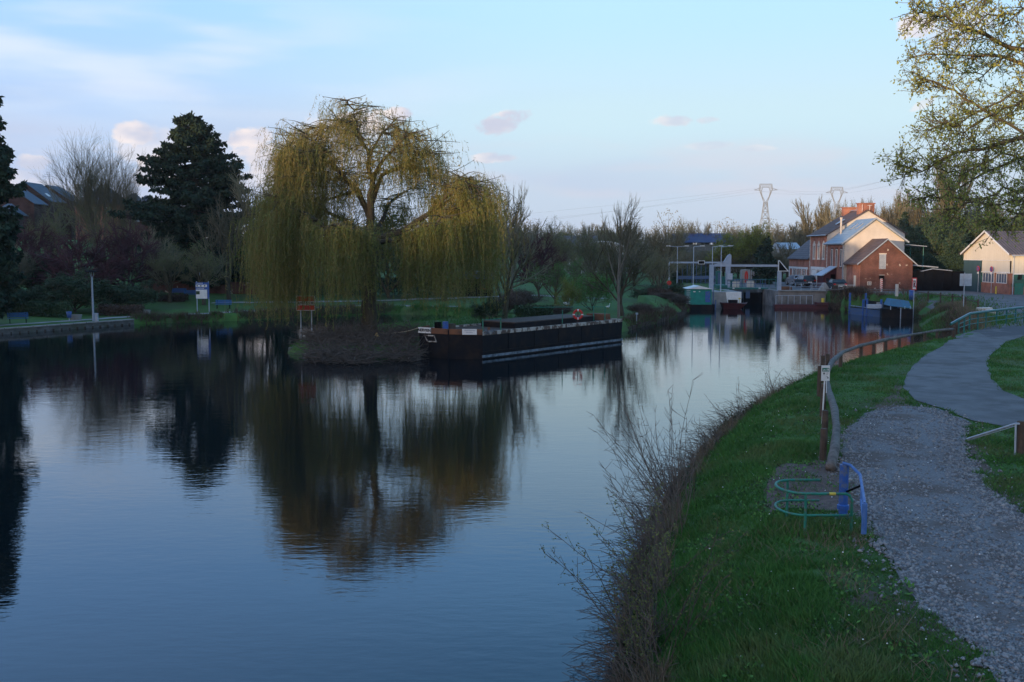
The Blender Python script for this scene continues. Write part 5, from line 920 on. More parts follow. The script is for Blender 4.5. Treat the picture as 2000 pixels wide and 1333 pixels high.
def goose(px, Y, label, sc=1, flip=1):
    p = Vector(gp(px, Y)); t = thing('goose', label, 'goose', p); s = MB(); f = flip * sc
    s.tube([(p.x - .3 * f, p.y, p.z + .3 * sc), (p.x - .18 * f, p.y, p.z + .28 * sc), (p.x, p.y, p.z + .27 * sc), (p.x + .15 * f, p.y, p.z + .34 * sc), (p.x + .2 * f, p.y, p.z + .5 * sc), (p.x + .2 * f, p.y, p.z + .68 * sc), (p.x + .27 * f, p.y, p.z + .72 * sc)], [.02 * sc, .1 * sc, .15 * sc, .1 * sc, .045 * sc, .04 * sc, .05 * sc], 10); s.build('body', 'feather', t, True)
    s = MB(); s.bar((p.x - .02, p.y - .05, p.z - .02), (p.x - .02, p.y - .05, p.z + .2 * sc), .015, 5); s.bar((p.x + .04, p.y + .05, p.z - .02), (p.x + .04, p.y + .05, p.z + .2 * sc), .015, 5); s.build('legs', 'orange', t); s = MB(); s.tube([(p.x + .3 * f, p.y, p.z + .71 * sc), (p.x + .38 * f, p.y, p.z + .69 * sc)], [.025, .008], 6); s.build('beak', 'orange', t)
goose(1107, 108, 'white goose with raised neck on the lawn beside the leafy bush', 1.3); goose(1112, 107, 'smaller white goose right of the tall one', .8, -1); goose(1187, 106, 'lone white goose near the bare tree on the lawn', .8)
# ================================================================ right bank furniture
RL = []
for px, py, hh in ((1863, 643, .55), (1830, 646, .55), (1782, 654, .55), (1730, 664, .55), (1682, 675, .55), (1647, 688, .6), (1625, 706, .62), (1613, 735, .62), (1619, 765, .62), (1630, 800, .62), (1634, 838, .6), (1630, 880, .42), (1622, 915, .12)):
    RL.append(onz(px, py, 1.53 + hh))
lf = thing('log_rail_fence', 'rustic log rail fence curving along the crest of the right bank', 'fence', RL[-1]); s = MB(); rp = []; rad = []
for i in range(len(RL) - 1):
    for j in range(4):
        p = RL[i].lerp(RL[i + 1], j / 4); rp.append(p); rad.append(.075 + .05 * i / 12 + .012 * math.sin(i * 2.3 + j))
rp.append(RL[-1]); rad.append(.135); s.tube(rp, rad, 12); s.build('rail', 'log', lf, True)
for i, (u, o, h) in enumerate(((0, .0, .75), (1, .0, .68), (1.5, .0, .66), (2, .0, .7), (2.5, .0, .66), (3.5, .0, .68), (3, .0, .7), (4, .0, .72), (5, -.12, .8), (6, -.2, .95), (6.6, -.25, 1.1), (7.4, -.28, 1.15), (8.6, -.3, 1.1), (9.7, -.32, .95), (10.6, -.32, .85))):
    a = RL[int(u)].lerp(RL[min(int(u) + 1, 12)], u % 1); x, y = a.x + o, a.y; zb = hz(x, y); MB().tube([(x, y, zb - .3), (x + .01, y, zb + h)], [.095, .085], 10).build('post', 'post', lf)
p = gh(1606, 828, 1.5); rs_ = thing('route_sign', 'small green and white cycle route sign on a white leaning post', 'sign', p); tp = Vector((p.x + .06, p.y + .05, p.z + 1.75)); MB().bar(p - Vector((.01, 0, .2)), tp, .022, 8).build('post', 'white', rs_); MB().bar(p.lerp(tp, .55) + Vector((.07, 0, 0)), tp + Vector((.05, 0, 0)), .012, 6).build('support', 'white', rs_)
sx0, sx1 = tp.x - .13, tp.x + .13; sy = tp.y - .04; z1 = tp.z + .08; z0 = z1 - .48; MB().box(sx0, sx1, sy - .01, sy + .01, z0, z1).build('panel', 'white', rs_); s = MB().box(sx0 + .02, sx1 - .02, sy - .016, sy - .01, z1 - .19, z1 - .075); gp_ = s.build('green_band', 'green', rs_)
s = MB(); 
for cx_ in (-.065, -.02): s.tube([(tp.x + cx_ + .018 * math.cos(a_), sy - .019, z1 - .15 + .018 * math.sin(a_)) for a_ in np.linspace(0, 6.28, 11)[:-1]], .004, 4, closed=True)
s.bar((tp.x - .065, sy - .019, z1 - .15), (tp.x - .045, sy - .019, z1 - .115), .004, 4); s.bar((tp.x - .02, sy - .019, z1 - .15), (tp.x - .045, sy - .019, z1 - .115), .004, 4); s.build('bicycle_symbol', 'white', gp_)
s = MB(); s.ext([(tp.x + .03, sy - .018, z1 - .1), (tp.x + .045, sy - .018, z1 - .1), (tp.x + .045, sy - .018, z1 - .17), (tp.x + .03, sy - .018, z1 - .17)], (0, -.003, 0)); s.ext([(tp.x + .06, sy - .018, z1 - .1), (tp.x + .095, sy - .018, z1 - .1), (tp.x + .085, sy - .018, z1 - .17), (tp.x + .07, sy - .018, z1 - .17)], (0, -.003, 0)); s.build('route_mark', 'white', gp_)
s = MB(); zc = z0 + .22; s.ext([(tp.x - .085, sy - .012, zc), (tp.x - .05, sy - .012, zc + .05), (tp.x - .015, sy - .012, zc)], (0, -.003, 0)); s.box(tp.x - .058, tp.x - .042, sy - .015, sy - .012, zc - .04, zc)
s.bar((tp.x + .02, sy - .014, zc + .03), (tp.x + .09, sy - .014, zc + .03), .004, 4); s.bar((tp.x + .02, sy - .014, zc - .02), (tp.x + .08, sy - .014, zc - .0), .004, 4)
zc = z0 + .09; s.ext([(tp.x + .03, sy - .012, zc + .045), (tp.x + .045, sy - .012, zc + .055), (tp.x + .085, sy - .012, zc + .01), (tp.x + .075, sy - .012, zc - .0)], (0, -.003, 0)); s.ext([(tp.x + .09, sy - .012, zc + .03), (tp.x + .09, sy - .012, zc - .015), (tp.x + .045, sy - .012, zc - .015)], (0, -.003, 0)); s.build('arrow', 'black', rs_)
# green railing loop
gr = thing('guard_rail', 'green tubular guard rail with rounded end on the grass by the blue post', 'railing', onz(1600, 1030, 1.55))
def loop(z, cl_):
    a0 = onz(1666, 972, 2.36); a0.z = 0; ya = onz(1600, 966, 2.36).y; yb = ya + 1.15; xr = onz(1668, 970, 2.36).x; xl = onz(1576, 966, 2.36).x; pts = []
    if cl_: pts += [(xr + .02, ya, 1.3), (xr + .02, ya, z - .12), (xr - .03, ya, z - .03)]
    pts += [(xr - .1, ya, z), (xl, ya, z)]
    for a_ in np.linspace(-.5 * math.pi, -1.5 * math.pi, 11)[1:-1]: pts.append((xl + .42 * math.cos(a_), (ya + yb) / 2 + .575 * math.sin(a_), z))
    pts += [(xl, yb, z), (xr - .25, yb, z)]; return pts, xl, xr, ya, yb
zg = 1.55; pts, xl, xr, ya, yb = loop(zg + .82, True); MB().tube(pts, .027, 10).build('rail', 'green', gr, True); p2, *_ = loop(zg + .40, False); p2[0] = (xr, ya, zg + .40); MB().tube(p2, .024, 10).build('rail', 'green', gr, True)
for x, y in ((xl - .02, ya), (xl - .05, yb)): MB().bar((x, y, zg - .4), (x, y, zg + .82), .027, 10).build('post', 'green', gr)
MB().tube([(xr - .42, ya, zg + .82), (xr - .30, ya, zg + .82)], .031, 10).build('yellow_sleeve', 'yellow', gr)
# blue barrier
b0 = onz(1646, 1012, 1.56); br_ = thing('barrier_gate', 'bright blue steel barrier post with its arm swung open beside the gravel', 'barrier', b0); s = MB().cyl(b0.x, b0.y, zg - .1, zg + 1.12, .09, 14); s.lathe((b0.x, b0.y, zg), [(.12, .2), (.12, .28), (.09, .3)], 14); s.build('post', 'blue', br_, False)
s = MB().rbox((b0.x, b0.y, zg + .02), (.42, .34, .03)); s.build('base_plate', 'blue_boat', br_); s = MB().rbox((b0.x - .15, b0.y + .1, zg + .0), (1.1, .5, .025)); s.build('footing', 'concrete', br_)
e = onz(1689, 984, 2.5); m_ = Vector((b0.x + .15, b0.y - .5, zg + 1.02)); s = MB().tube([(b0.x - .03, b0.y, zg + 1.15), (b0.x + .08, b0.y - .12, zg + 1.13), m_, (e.x, e.y, zg + .95)], .03, 8)
ev = Vector((e.x, e.y, zg + .95)); s.bar(ev, ev - Vector((0, 0, .55)), .05, 8); mm = m_.lerp(ev, .35); s.bar(mm, mm - Vector((0, 0, .42)), .022, 8); s.bar(mm - Vector((0, 0, .30)), ev - Vector((0, 0, .5)), .022, 8); s.build('arm', mat('light blue worn paint', (.08, .17, .38), .5, (.04, .11, .30), 8), br_); s = MB().bar((b0.x + .05, b0.y, zg + .55), mm + Vector((0, 0, -.02)), .022, 8); s.build('strut', 'black', br_)
# steel handrail + timber post right
p = gh(1992, 875, 1.5); hr = thing('handrail', 'grey metal handrail sloping down to a post at the right edge', 'handrail', p); a = gh(1888, 858, 1.5, .1); b_ = gh(1984, 828, 1.5, .86); s = MB(); s.tube([a, b_, b_ + Vector((.1, 0, 0))], .028, 8); s.tube([a + Vector((.02, 0, -.04)), b_ + Vector((0, 0, -.06))], .012, 6); s.bar(b_, (b_.x + .02, b_.y, hz(b_.x, b_.y) - .1), .025, 8); s.build('tube', 'galv', hr); s = MB().cyl(b_.x + .18, b_.y + .05, hz(b_.x, b_.y) - .2, b_.z + .06, .11, 10); s.build('post', 'post', hr)
# green railing upper right
pts = [onz(px, py, 1.55) for px, py in ((1856, 652), (1872, 650), (1893, 645), (1925, 640), (1965, 634), (2000, 629), (2060, 622), (2140, 616))]
gr2 = thing('footpath_railing', 'long dark green railing along the far stretch of the asphalt path', 'railing', pts[0]); tops = [p + Vector((0, 0, .62 + .5 * min(i, 2) / 2)) for i, p in enumerate(pts)]; MB().tube(tops, .075, 8).build('rail', 'dgreen', gr2)
MB().tube([p + Vector((0, 0, .085)) for p in tops], .02, 6).build('rail_highlight', 'galv', gr2)  # pale tube laid on the green rail to imitate a highlight
for k in (.35, .65): MB().tube([a.lerp(b_, k) for a, b_ in list(zip(pts, tops))[1:]], .03, 6).build('rail', 'dgreen', gr2)
for i in range(1, len(pts) - 1):
    for j in range(2):
        a = pts[i].lerp(pts[i + 1], j / 2); b_ = tops[i].lerp(tops[i + 1], j / 2); MB().bar(a - Vector((0, 0, .2)), b_, .06, 8).build('post', 'dgreen', gr2)
# wooden post fence on the far side of the basin
fp = [onz(px, py, 1.9) + Vector((1.0, .8, 0)) for px, py in ((1752, 578), (1761, 579), (1800, 586), (1824, 589), (1847, 592), (1867, 594), (1872, 599), (1896, 605))]
wf = thing('timber_fence', 'low timber post and rail fence along the road above the far bank', 'fence', fp[0]); MB().tube([p + Vector((0, 0, .62)) for p in fp], .05, 6).build('rail', 'post', wf)
for p in fp: MB().bar(p - Vector((0, 0, .2)), p + Vector((0, 0, .85)), .085, 8).build('post', 'post', wf)
p = gh(1751, 577, 2); t = thing('stone_marker', 'pale upright stone post at the end of the timber fence', 'post', p); MB().rbox((p.x - .1, p.y - .3, p.z - .1), (.26, .26, 1.35)).build('shaft', 'stone', t)
for px, py, w_, lb in ((1922, 611, 1.0, 'white stone block beyond the green railing'), (1936, 615, .6, 'smaller pale block right of the white stone')):
    p = gh(px, py, 1.9); t = thing('stone_block', lb, 'block', p); s = MB(); s.rbox(p - Vector((0, 0, .1)), (w_ * 1.3, .6, .55), .2); o = s.build('body', 'stone', t); bv = o.modifiers.new('b', 'BEVEL'); bv.width = .06
s = MB().rbox((P(1540, 122.9), 124.9, LQ + .02), (1.5, .7, .5), 0); t = thing('stacked_planks', 'low stack of brown planks on the quay right of the triangular sign', 'timber', (P(1540, 122.9), 124.9, LQ)); s.build('stack', 'rust', t)
# ================================================================ vegetation
def tri_tubes(polys, name, m, parent, ns=5):
    """polys: list of (points array, radii array); all as one mesh"""
    V = []; Fc = []; o = 0
    for pts, rad in polys:
        k = len(pts); pts = np.asarray(pts, float); d = np.gradient(pts, axis=0); d /= (np.linalg.norm(d, axis=1)[:, None] + 1e-9)
        n = ns if rad[0] > .06 else (4 if rad[0] > .02 else 3)
        ref = np.array([0, 0, 1.]) if abs(d[0][2]) < .9 else np.array([1., 0, 0]); a = np.cross(d, ref); a /= (np.linalg.norm(a, axis=1)[:, None] + 1e-9); b_ = np.cross(d, a)
        th = np.arange(n) * 2 * np.pi / n
        ring = pts[:, None, :] + (a[:, None, :] * np.cos(th)[None, :, None] + b_[:, None, :] * np.sin(th)[None, :, None]) * np.asarray(rad)[:, None, None]
        V.append(ring.reshape(-1, 3)); i = np.arange(k - 1)[:, None] * n; j = np.arange(n)[None, :]; j2 = (j + 1) % n
        Fc.append(np.stack([i + j, i + j2, i + n + j2, i + n + j], -1).reshape(-1, 4) + o); o += k * n
    if not V: return None
    return npmesh(name, np.concatenate(V), np.concatenate(Fc), m, parent, smooth=True)
def leaves(C, size, name, m, parent, r, flat=.0, aspect=.5, down=0, mi=None, jitter=.3):
    """quads (diamond leaves) at centres C with random orientation; down pulls the leaf axis downwards"""
    n = len(C); u = r.normal(size=(n, 3)); u[:, 2] = u[:, 2] * (1 - flat) - down * 2; u /= np.linalg.norm(u, axis=1)[:, None]; w = r.normal(size=(n, 3)); v = np.cross(u, w); v /= np.linalg.norm(v, axis=1)[:, None]
    s = size * (1 + jitter * r.uniform(-1, 1, n))[:, None]; P_ = np.stack([C, C + u * s * .5 + v * s * aspect * .5, C + u * s, C + u * s * .5 - v * s * aspect * .5], 1)
    return npmesh(name, P_.reshape(-1, 3), np.arange(n * 4).reshape(-1, 4), m, parent, mi=mi)
def grow(seed, H, trunk_r, n_main=5, spread=.5, up=.25, levels=4, fork_z=.3, twist=.25, child=(4, 6), shrink=.62, multi=1, crown_w=None):
    """recursive tree skeleton -> big branches, twigs, tips"""
    r = np.random.default_rng(seed); big = []; small = []; tips = []
    def branch(p, d, L_, rad, lv):
        k = 5 if lv < 2 else 4; pts = [p]; dd = d.copy()
        for i in range(k):
            dd = dd + r.normal(size=3) * twist * .35; dd[2] += up * .22; dd /= np.linalg.norm(dd); pts.append(pts[-1] + dd * L_ / k)
        pts = np.array(pts); rr_ = np.linspace(rad, rad * .45, k + 1); (big if lv <= 1 else small).append((pts, rr_))
        if lv >= levels: tips.extend([pts[-1], pts[-2], pts[-3]]); return
        n = r.integers(child[0], child[1] + 1)
        for j in range(n):
            t = .28 + .72 * (j + r.uniform(0, .8)) / n; t = min(t, 1.0); i = min(int(t * k), k - 1); q = pts[i] + (pts[i + 1] - pts[i]) * (t * k - i)
            ax = r.normal(size=3); side = np.cross(dd, ax); side /= np.linalg.norm(side); ang = spread * r.uniform(.7, 1.5); nd_ = dd * math.cos(ang) + side * math.sin(ang)
            branch(q, nd_, L_ * shrink * r.uniform(.75, 1.15) * (1.1 - .3 * t), rad * (.62 - .15 * t), lv + 1)
        branch(pts[-1], dd, L_ * shrink * .8, rad * .45, lv + 1) if lv < levels else None
    for m_ in range(multi):
        base = np.array([r.uniform(-.2, .2) * (multi > 1), r.uniform(-.2, .2) * (multi > 1), -.3]); lean = r.normal(size=2) * (.05 if multi == 1 else .22); tz = H * fork_z
        n = 4; pts = [base]; 
        for i in range(n): pts.append(pts[-1] + np.array([lean[0] * tz / n + r.normal() * .03, lean[1] * tz / n + r.normal() * .03, (tz + .3) / n]))
        pts = np.array(pts); big.append((pts, np.linspace(trunk_r * 1.25, trunk_r * .8, n + 1) / math.sqrt(multi)))
        for j in range(n_main):
            a = j * 2.4 + r.uniform(-.4, .4); tilt = spread * r.uniform(.5, 1.25) if j else .08; d = np.array([math.sin(tilt) * math.cos(a), math.sin(tilt) * math.sin(a), math.cos(tilt)]); i = r.integers(2, n + 1); branch(pts[i], d, H * (1 - fork_z) * .5 * r.uniform(.8, 1.1), trunk_r * .55 / math.sqrt(multi), 1)
    # normalise the height
    allp = np.concatenate([p for p, _ in big + small]); top = np.percentile(allp[:, 2], 99.7); sc = H / top
    wid = np.percentile(np.abs(allp[:, :2]), 97); sw = sc if crown_w is None else crown_w / 2 / max(wid, .1)
    f = np.array([sw, sw, sc]); big = [(p * f, q) for p, q in big]; small = [(p * f, np.maximum(q, .008)) for p, q in small]
    return big, small, np.array(tips) * f, r
PROTO = {}
def tree_proto(key, seed, H, tr, twm='twig_far', bark='bark', leafm=None, nleaf=1, lsize=.14, tw=1.0, **k):
    big, small, tips, r = grow(seed, H, tr, **k); t = thing('tree', 'tree', 'tree')
    tri_tubes(big, 'trunk', bark, t, 7)
    cr_ = tri_tubes([(p, q * tw) for p, q in small], 'crown', twm, t, 3)
    if leafm:
        C = np.repeat(tips, nleaf, 0) + r.normal(size=(len(tips) * nleaf, 3)) * (.22 if H > 7 else .12); leaves(C, lsize, 'foliage', leafm, cr_, r)
    PROTO[key] = (t, H, [False]); return t
tree_proto('bare1', 11, 14, .28, n_main=6, spread=.5, levels=4, child=(4, 5), tw=1.6, fork_z=.2, crown_w=9)
tree_proto('bare2', 12, 14, .25, n_main=6, spread=.42, levels=4, child=(4, 5), tw=1.6, fork_z=.25, crown_w=7, leafm='bud_brown', lsize=.12)
tree_proto('multi', 13, 14, .3, twm='twig_far', bark='bark_pale', n_main=5, spread=.46, up=.16, levels=4, child=(5, 6), tw=.85, fork_z=.12, multi=3, crown_w=10)
tree_proto('airy', 33, 14, .26, twm='twig_far', bark='bark_pale', n_main=6, spread=.42, up=.3, levels=4, child=(3, 4), tw=1.3, fork_z=.3, crown_w=9)
tree_proto('bud1', 14, 12, .24, n_main=6, spread=.55, levels=4, child=(4, 5), tw=1.3, fork_z=.2, leafm='bud', nleaf=1, lsize=.16, crown_w=8)
tree_proto('bud2', 15, 10, .2, n_main=7, spread=.6, levels=4, child=(4, 5), tw=1.3, fork_z=.15, leafm='spring', nleaf=2, lsize=.17, crown_w=9)
tree_proto('tawny', 16, 14, .25, twm='twig_far', n_main=6, spread=.42, levels=4, child=(4, 5), tw=2.2, fork_z=.2, leafm='bud_brown', lsize=.16, crown_w=7)
tree_proto('tall', 17, 14, .22, twm='twig_far', bark='bark_pale', n_main=5, spread=.28, levels=4, child=(4, 5), tw=2.0, fork_z=.25, crown_w=5)
tree_proto('redtree', 18, 7, .18, twm='twig_red', n_main=7, spread=.7, levels=4, child=(4, 5), tw=2.4, fork_z=.15, leafm='twig_red', nleaf=1, lsize=.12, crown_w=8)
tree_proto('yellow', 19, 11, .2, n_main=7, spread=.5, levels=4, child=(4, 5), tw=1.2, fork_z=.1, leafm='yellowgreen', nleaf=3, lsize=.3, crown_w=8)
tree_proto('darkbush', 20, 5, .12, n_main=7, spread=.7, levels=4, child=(4, 5), tw=1.2, fork_z=.06, leafm='evergreen', nleaf=3, lsize=.2, crown_w=5)
tree_proto('brownbush', 21, 4, .08, twm='twig', n_main=8, spread=.6, levels=3, child=(5, 7), tw=2.0, fork_z=.06, leafm='hedge_brown', nleaf=4, lsize=.12, crown_w=4.5, multi=3)
tree_proto('springbush', 22, 4, .08, n_main=8, spread=.75, levels=4, child=(4, 5), tw=1.2, fork_z=.06, leafm='spring', nleaf=3, lsize=.13, crown_w=6)
tree_proto('yellowbush', 23, 3.4, .06, n_main=8, spread=.75, levels=3, child=(5, 6), tw=1.2, fork_z=.05, leafm='yellowgreen', nleaf=6, lsize=.13, crown_w=4)
rr = random.Random(77)
def put(key, px, Y, py_top, wpx, label, name='bare_tree', group=None, cat='tree', rz=None, base=None):
    t, H, used = PROTO[key]; x = P(px, Y); zb = hz(x, Y) if base is None else base; h = zy(py_top, Y) - zb
    # prototype crown widths live in the skeleton: scale by measured width
    wid = WIDTH[key]; s_ = wpx / F * Y / wid; loc = (x, Y, zb - .05); sc = (s_, s_, h / H); rz = rr.uniform(0, 6.28) if rz is None else rz
    if not used[0]:
        used[0] = True; o = t; o.location = loc; o.rotation_euler = (0, 0, rz); o.scale = sc
    else: o = copy_tree(t, loc, rz, sc)
    o.name = name; o['label'] = label; o['category'] = cat
    if group: o['group'] = group
    elif 'group' in o: del o['group']
    return o
WIDTH = {'airy': 9, 'bare1': 9, 'bare2': 7, 'multi': 11, 'bud1': 8, 'bud2': 9, 'tawny': 7, 'tall': 5, 'redtree': 8, 'yellow': 8, 'darkbush': 5, 'brownbush': 4.5, 'springbush': 6, 'yellowbush': 4}
GB = 'bare trees beyond the park'
# --- left bank
put('multi', 200, 140, 264, 175, 'tall bare many stemmed tree between the slate roofs and the conifer', rz=1.0)
put('multi', 252, 138, 300, 85, 'smaller bare tree at the right shoulder of the many stemmed tree')
for i, (px, Y, pt_, w_, key, lb) in enumerate(((70, 112, 430, 150, 'redtree', 'purple red bare tree at the far left under the blue roofs'), (165, 108, 440, 170, 'redtree', 'purple red bare tree behind the quay lamp'), (250, 112, 425, 130, 'redtree', 'purple red bare tree left of the big conifer'), (110, 126, 392, 110, 'bud1', 'budding tree just below the blue slate roofs'), (215, 124, 395, 120, 'bud1', 'budding tree in front of the red brick house'), (300, 118, 440, 100, 'bare1', 'grey bare tree at the left foot of the conifer'), (30, 104, 470, 110, 'bare1', 'dark bare tree beside the tall left edge conifer'), (335, 112, 470, 110, 'bud1', 'green budding tree under the conifer skirts'), (400, 110, 470, 120, 'bud1', 'green budding tree above the information board'), (450, 116, 370, 110, 'bare2', 'thin pale budding tree between the conifer and the willow'), (520, 120, 330, 110, 'bare2', 'budding tree right against the willow edge'), (560, 124, 420, 150, 'bud2', 'fresh green tree hidden behind the left willow curtain'), (650, 124, 400, 160, 'bud1', 'budding tree behind the middle of the willow'), (760, 124, 420, 170, 'darkbush', 'dark evergreen tree behind the willow trunk'), (870, 120, 430, 160, 'bud1', 'budding tree behind the right half of the willow'))):
    put(key, px, Y, pt_, w_, lb, 'red_leaved_tree' if key == 'redtree' else 'budding_tree')
for i, (px, Y, pt_, w_, lb) in enumerate(((20, 97, 560, 130, 'dark evergreen shrub behind the leftmost bench'), (95, 99, 545, 110, 'dark evergreen shrub right of the leftmost bench'), (150, 100, 530, 110, 'dark shrub behind the small blue bin'), (215, 101, 548, 100, 'dark shrub right of the quay lamp'), (262, 103, 550, 90, 'dark shrub over the concrete tub'), (60, 110, 500, 150, 'dark shrub mass under the purple tree at left'), (320, 126, 500, 120, 'dark shrub behind the garden wall at left'), (400, 130, 500, 150, 'dark shrub behind the information board lamp'), (480, 128, 510, 120, 'dark shrub beside the willow left edge'))):
    put('darkbush', px, Y, pt_, w_, lb, 'evergreen_shrub', None, 'shrub')
# --- centre
put('bare1', 985, 86, 405, 165, 'spreading dark bare tree above the middle of the barge', rz=.6)
put('airy', 1000, 112, 342, 90, 'tall thin bare tree just right of the willow top')
put('redtree', 1052, 122, 450, 90, 'purple leaved tree behind the spreading bare tree', 'red_leaved_tree'); put('bud1', 1085, 135, 428, 90, 'rounded budding tree with dark top left of the storage roof'); put('bare2', 960, 130, 400, 90, 'bare tree partly behind the right willow edge')
put('darkbush', 955, 83.5, 580, 55, 'dark evergreen bush behind the barge winch', 'evergreen_shrub', None, 'shrub')
put('springbush', 1155, 103, 530, 95, 'wide fresh green bush behind the geese', 'leafy_bush', None, 'shrub'); put('yellowbush', 1112, 101, 545, 46, 'yellow green bush at the left end of the wide green bush', 'leafy_bush', None, 'shrub')
put('bud2', 1085, 112, 505, 110, 'fresh green tree left of the wide green bush', 'budding_tree')
put('airy', 1208, 93, 381, 85, 'upright bare tree with pale trunk right of the barge stern', 'bare_tree', rz=2.2)
put('bud1', 1215, 95.5, 468, 135, 'low budding crown around the upright bare tree', 'budding_tree'); put('bud1', 1160, 140, 440, 120, 'budding tree behind the pale arched hall', 'budding_tree')
put('bud1', 1290, 118, 478, 70, 'young slender tree with pale stem left of the lock lamps', 'budding_tree')
for i, (px, Y, pt_, w_, lb) in enumerate(((1045, 96, 596, 60, 'brown hedge bush behind the lifebuoy'), (1090, 94, 596, 50, 'brown bush just right of the lifebuoy'), (1255, 98, 592, 60, 'round brown bush behind the white stake'), (1298, 111, 570, 50, 'brown bush on the bank left of the workboat'), (1325, 114, 575, 40, 'low brown bush beside the workboat'), (1020, 108, 565, 70, 'brown shrub under the spreading bare tree'), (990, 100, 575, 60, 'pale stemmed shrub beside the dark bare tree'))):
    put('brownbush', px, Y, pt_, w_, lb, 'brown_bush', None, 'shrub')
for i, (px, Y, pt_, w_, lb) in enumerate(((1270, 122, 556, 70, 'dark hedge bush behind the young slender tree'), (1310, 128, 552, 60, 'dark hedge bush left of the blue railing'))): put('darkbush', px, Y, pt_, w_, lb, 'evergreen_shrub', None, 'shrub')
# background rows
ks = ['tawny', 'bare2', 'bud1', 'tall', 'tawny', 'bare1']
i = 0
for Y, x0, x1, stp, tp0, tp1, wd in ((175, 1040, 1560, 30, 450, 482, 62), (230, 960, 1600, 30, 432, 462, 55), (300, 950, 1640, 26, 428, 452, 46), (150, 1090, 1340, 32, 485, 505, 60), (185, 1350, 1560, 30, 490, 505, 55)):
    px = x0
    while px < x1:
        tq = max(tp0, 484) if (Y < 290 and 1305 < px < 1520) else None
        put(ks[rr.randrange(6)], px + rr.uniform(-8, 8), Y + rr.uniform(-8, 12), (tq + rr.uniform(0, 12) if tq else rr.uniform(tp0, tp1)), wd * rr.uniform(.8, 1.4), 'bare tawny tree in the wooded belt behind the lock and park', 'bare_tree', 'bare trees in the wooded belt'); px += stp * rr.uniform(.7, 1.3)
put('yellow', 1428, 172, 455, 70, 'yellow green tree nearest the blue hall roof', 'budding_tree'); put('yellow', 1472, 174, 440, 75, 'tallest yellow green tree below the nearer pylon', 'budding_tree')
put('tall', 1580, 190, 385, 55, 'tall pale bare tree left of the brick house roofs', 'bare_tree'); put('tawny', 1608, 188, 398, 50, 'bare tree touching the far pylon foot', 'bare_tree')
for k_, (px, tp_) in enumerate(((1640, 392), (1665, 398), (1695, 388), (1722, 396), (1748, 380), (1765, 372), (1790, 385), (1815, 395))): put(ks[(k_ * 2) % 6 if k_ % 2 else 0], px, 172 + 5 * (k_ % 3), tp_, 62, 'tawny bare tree behind the brick house chimneys', 'bare_tree', 'tawny trees behind the houses')
put('tall', 1845, 160, 300, 90, 'tall pale budding tree behind the overhanging branches', 'bare_tree')
for k_, (px, Y, tp_, w_, key) in enumerate(((1790, 140, 440, 90, 'darkbush'), (1815, 150, 420, 110, 'darkbush'), (1845, 138, 450, 100, 'darkbush'), (1875, 146, 430, 110, 'darkbush'), (1905, 150, 420, 120, 'darkbush'), (1960, 150, 410, 130, 'darkbush'), (2010, 150, 400, 130, 'darkbush'), (1770, 152, 430, 90, 'bud1'), (1830, 170, 400, 110, 'tawny'), (1880, 170, 395, 110, 'tawny'), (1930, 170, 390, 120, 'tawny'), (1985, 172, 385, 120, 'bud1'))): put(key, px, Y, tp_, w_, 'dark tree in the shaded grove between the barn and the workshop', 'shade_tree', 'trees between barn and workshop')
# conifers
def conifer(label, px, Y, py_top, wpx, seed, base=None, dens=1.0, m='conifer', group=None, ex=.6):
    r = np.random.default_rng(seed); x = P(px, Y); zb = hz(x, Y); H = zy(py_top, Y) - zb; Wd = wpx / F * Y / 2; t = thing('conifer', label, 'tree', (x, Y, zb), group)
    MB().tube([(x, Y, zb - .2), (x, Y, zb + H * .5), (x, Y, zb + H)], [H * .018, H * .011, .03], 8).build('trunk', 'bark', t)
    C = []; polys = []; n = int(H * 11 * dens); lump = r.uniform(.72, 1.12, 64)
    for i in range(n):
        u = (i + r.uniform()) / n; z = H * (.05 + .95 * u); L_ = Wd * ((1 - u) ** ex) * (.55 + .45 * min(1, u * 6)) * lump[int(u * 22) % 64] * r.uniform(.6, 1.15); a = r.uniform(0, 6.283); L_ *= 1 + .5 * float(vn(np.array([a * 1.2 + seed]), np.array([u * 9.]))[0])
        p0 = np.array([0, 0, z]); d = np.array([math.cos(a), math.sin(a), 0]); k = 6; pts = np.array([p0 + d * L_ * q_ + np.array([0, 0, L_ * (-.22 * q_ + .22 * q_ * q_)]) for q_ in np.linspace(0, 1, k)]); polys.append((pts, np.linspace(.05, .012, k)))
        m_ = int(6 + L_ * 26 * dens); q_ = r.uniform(.25, 1, m_) ** .7; side = np.array([-math.sin(a), math.cos(a), 0]); sp_ = (1 - q_) * .5 * L_ * .55 + .16
        c = p0 + d * (L_ * q_)[:, None] + side * (r.uniform(-1, 1, m_) * sp_)[:, None]; c[:, 2] += L_ * (-.22 * q_ + .22 * q_ * q_) - r.uniform(0, .35, m_); C.append(c)
    C = np.concatenate(C); fo = tri_tubes(polys, 'crown', 'bark', t, 3); leaves(C, .5, 'foliage', m, fo, r, aspect=.5, down=.35); return t
conifer('tall dark conifer cut by the left edge of the view', -22, 86, 86, 152, 1, dens=1.7, ex=.34)
conifer('broad dark conifer left of the willow', 388, 128, 222, 330, 2, dens=1.6, ex=.5)
conifer('small dark conifer left of the pair beyond the lock', 1481, 150, 480, 46, 3, dens=1.2); conifer('taller dark conifer of the pair beyond the lock', 1494, 148, 463, 50, 4, dens=1.2)
conifer('dark cone shaped tree behind the willow left shoulder', 560, 118, 300, 110, 5); conifer('dark green conifer just right of the round brick chimney', 1758, 160, 412, 50, 6)
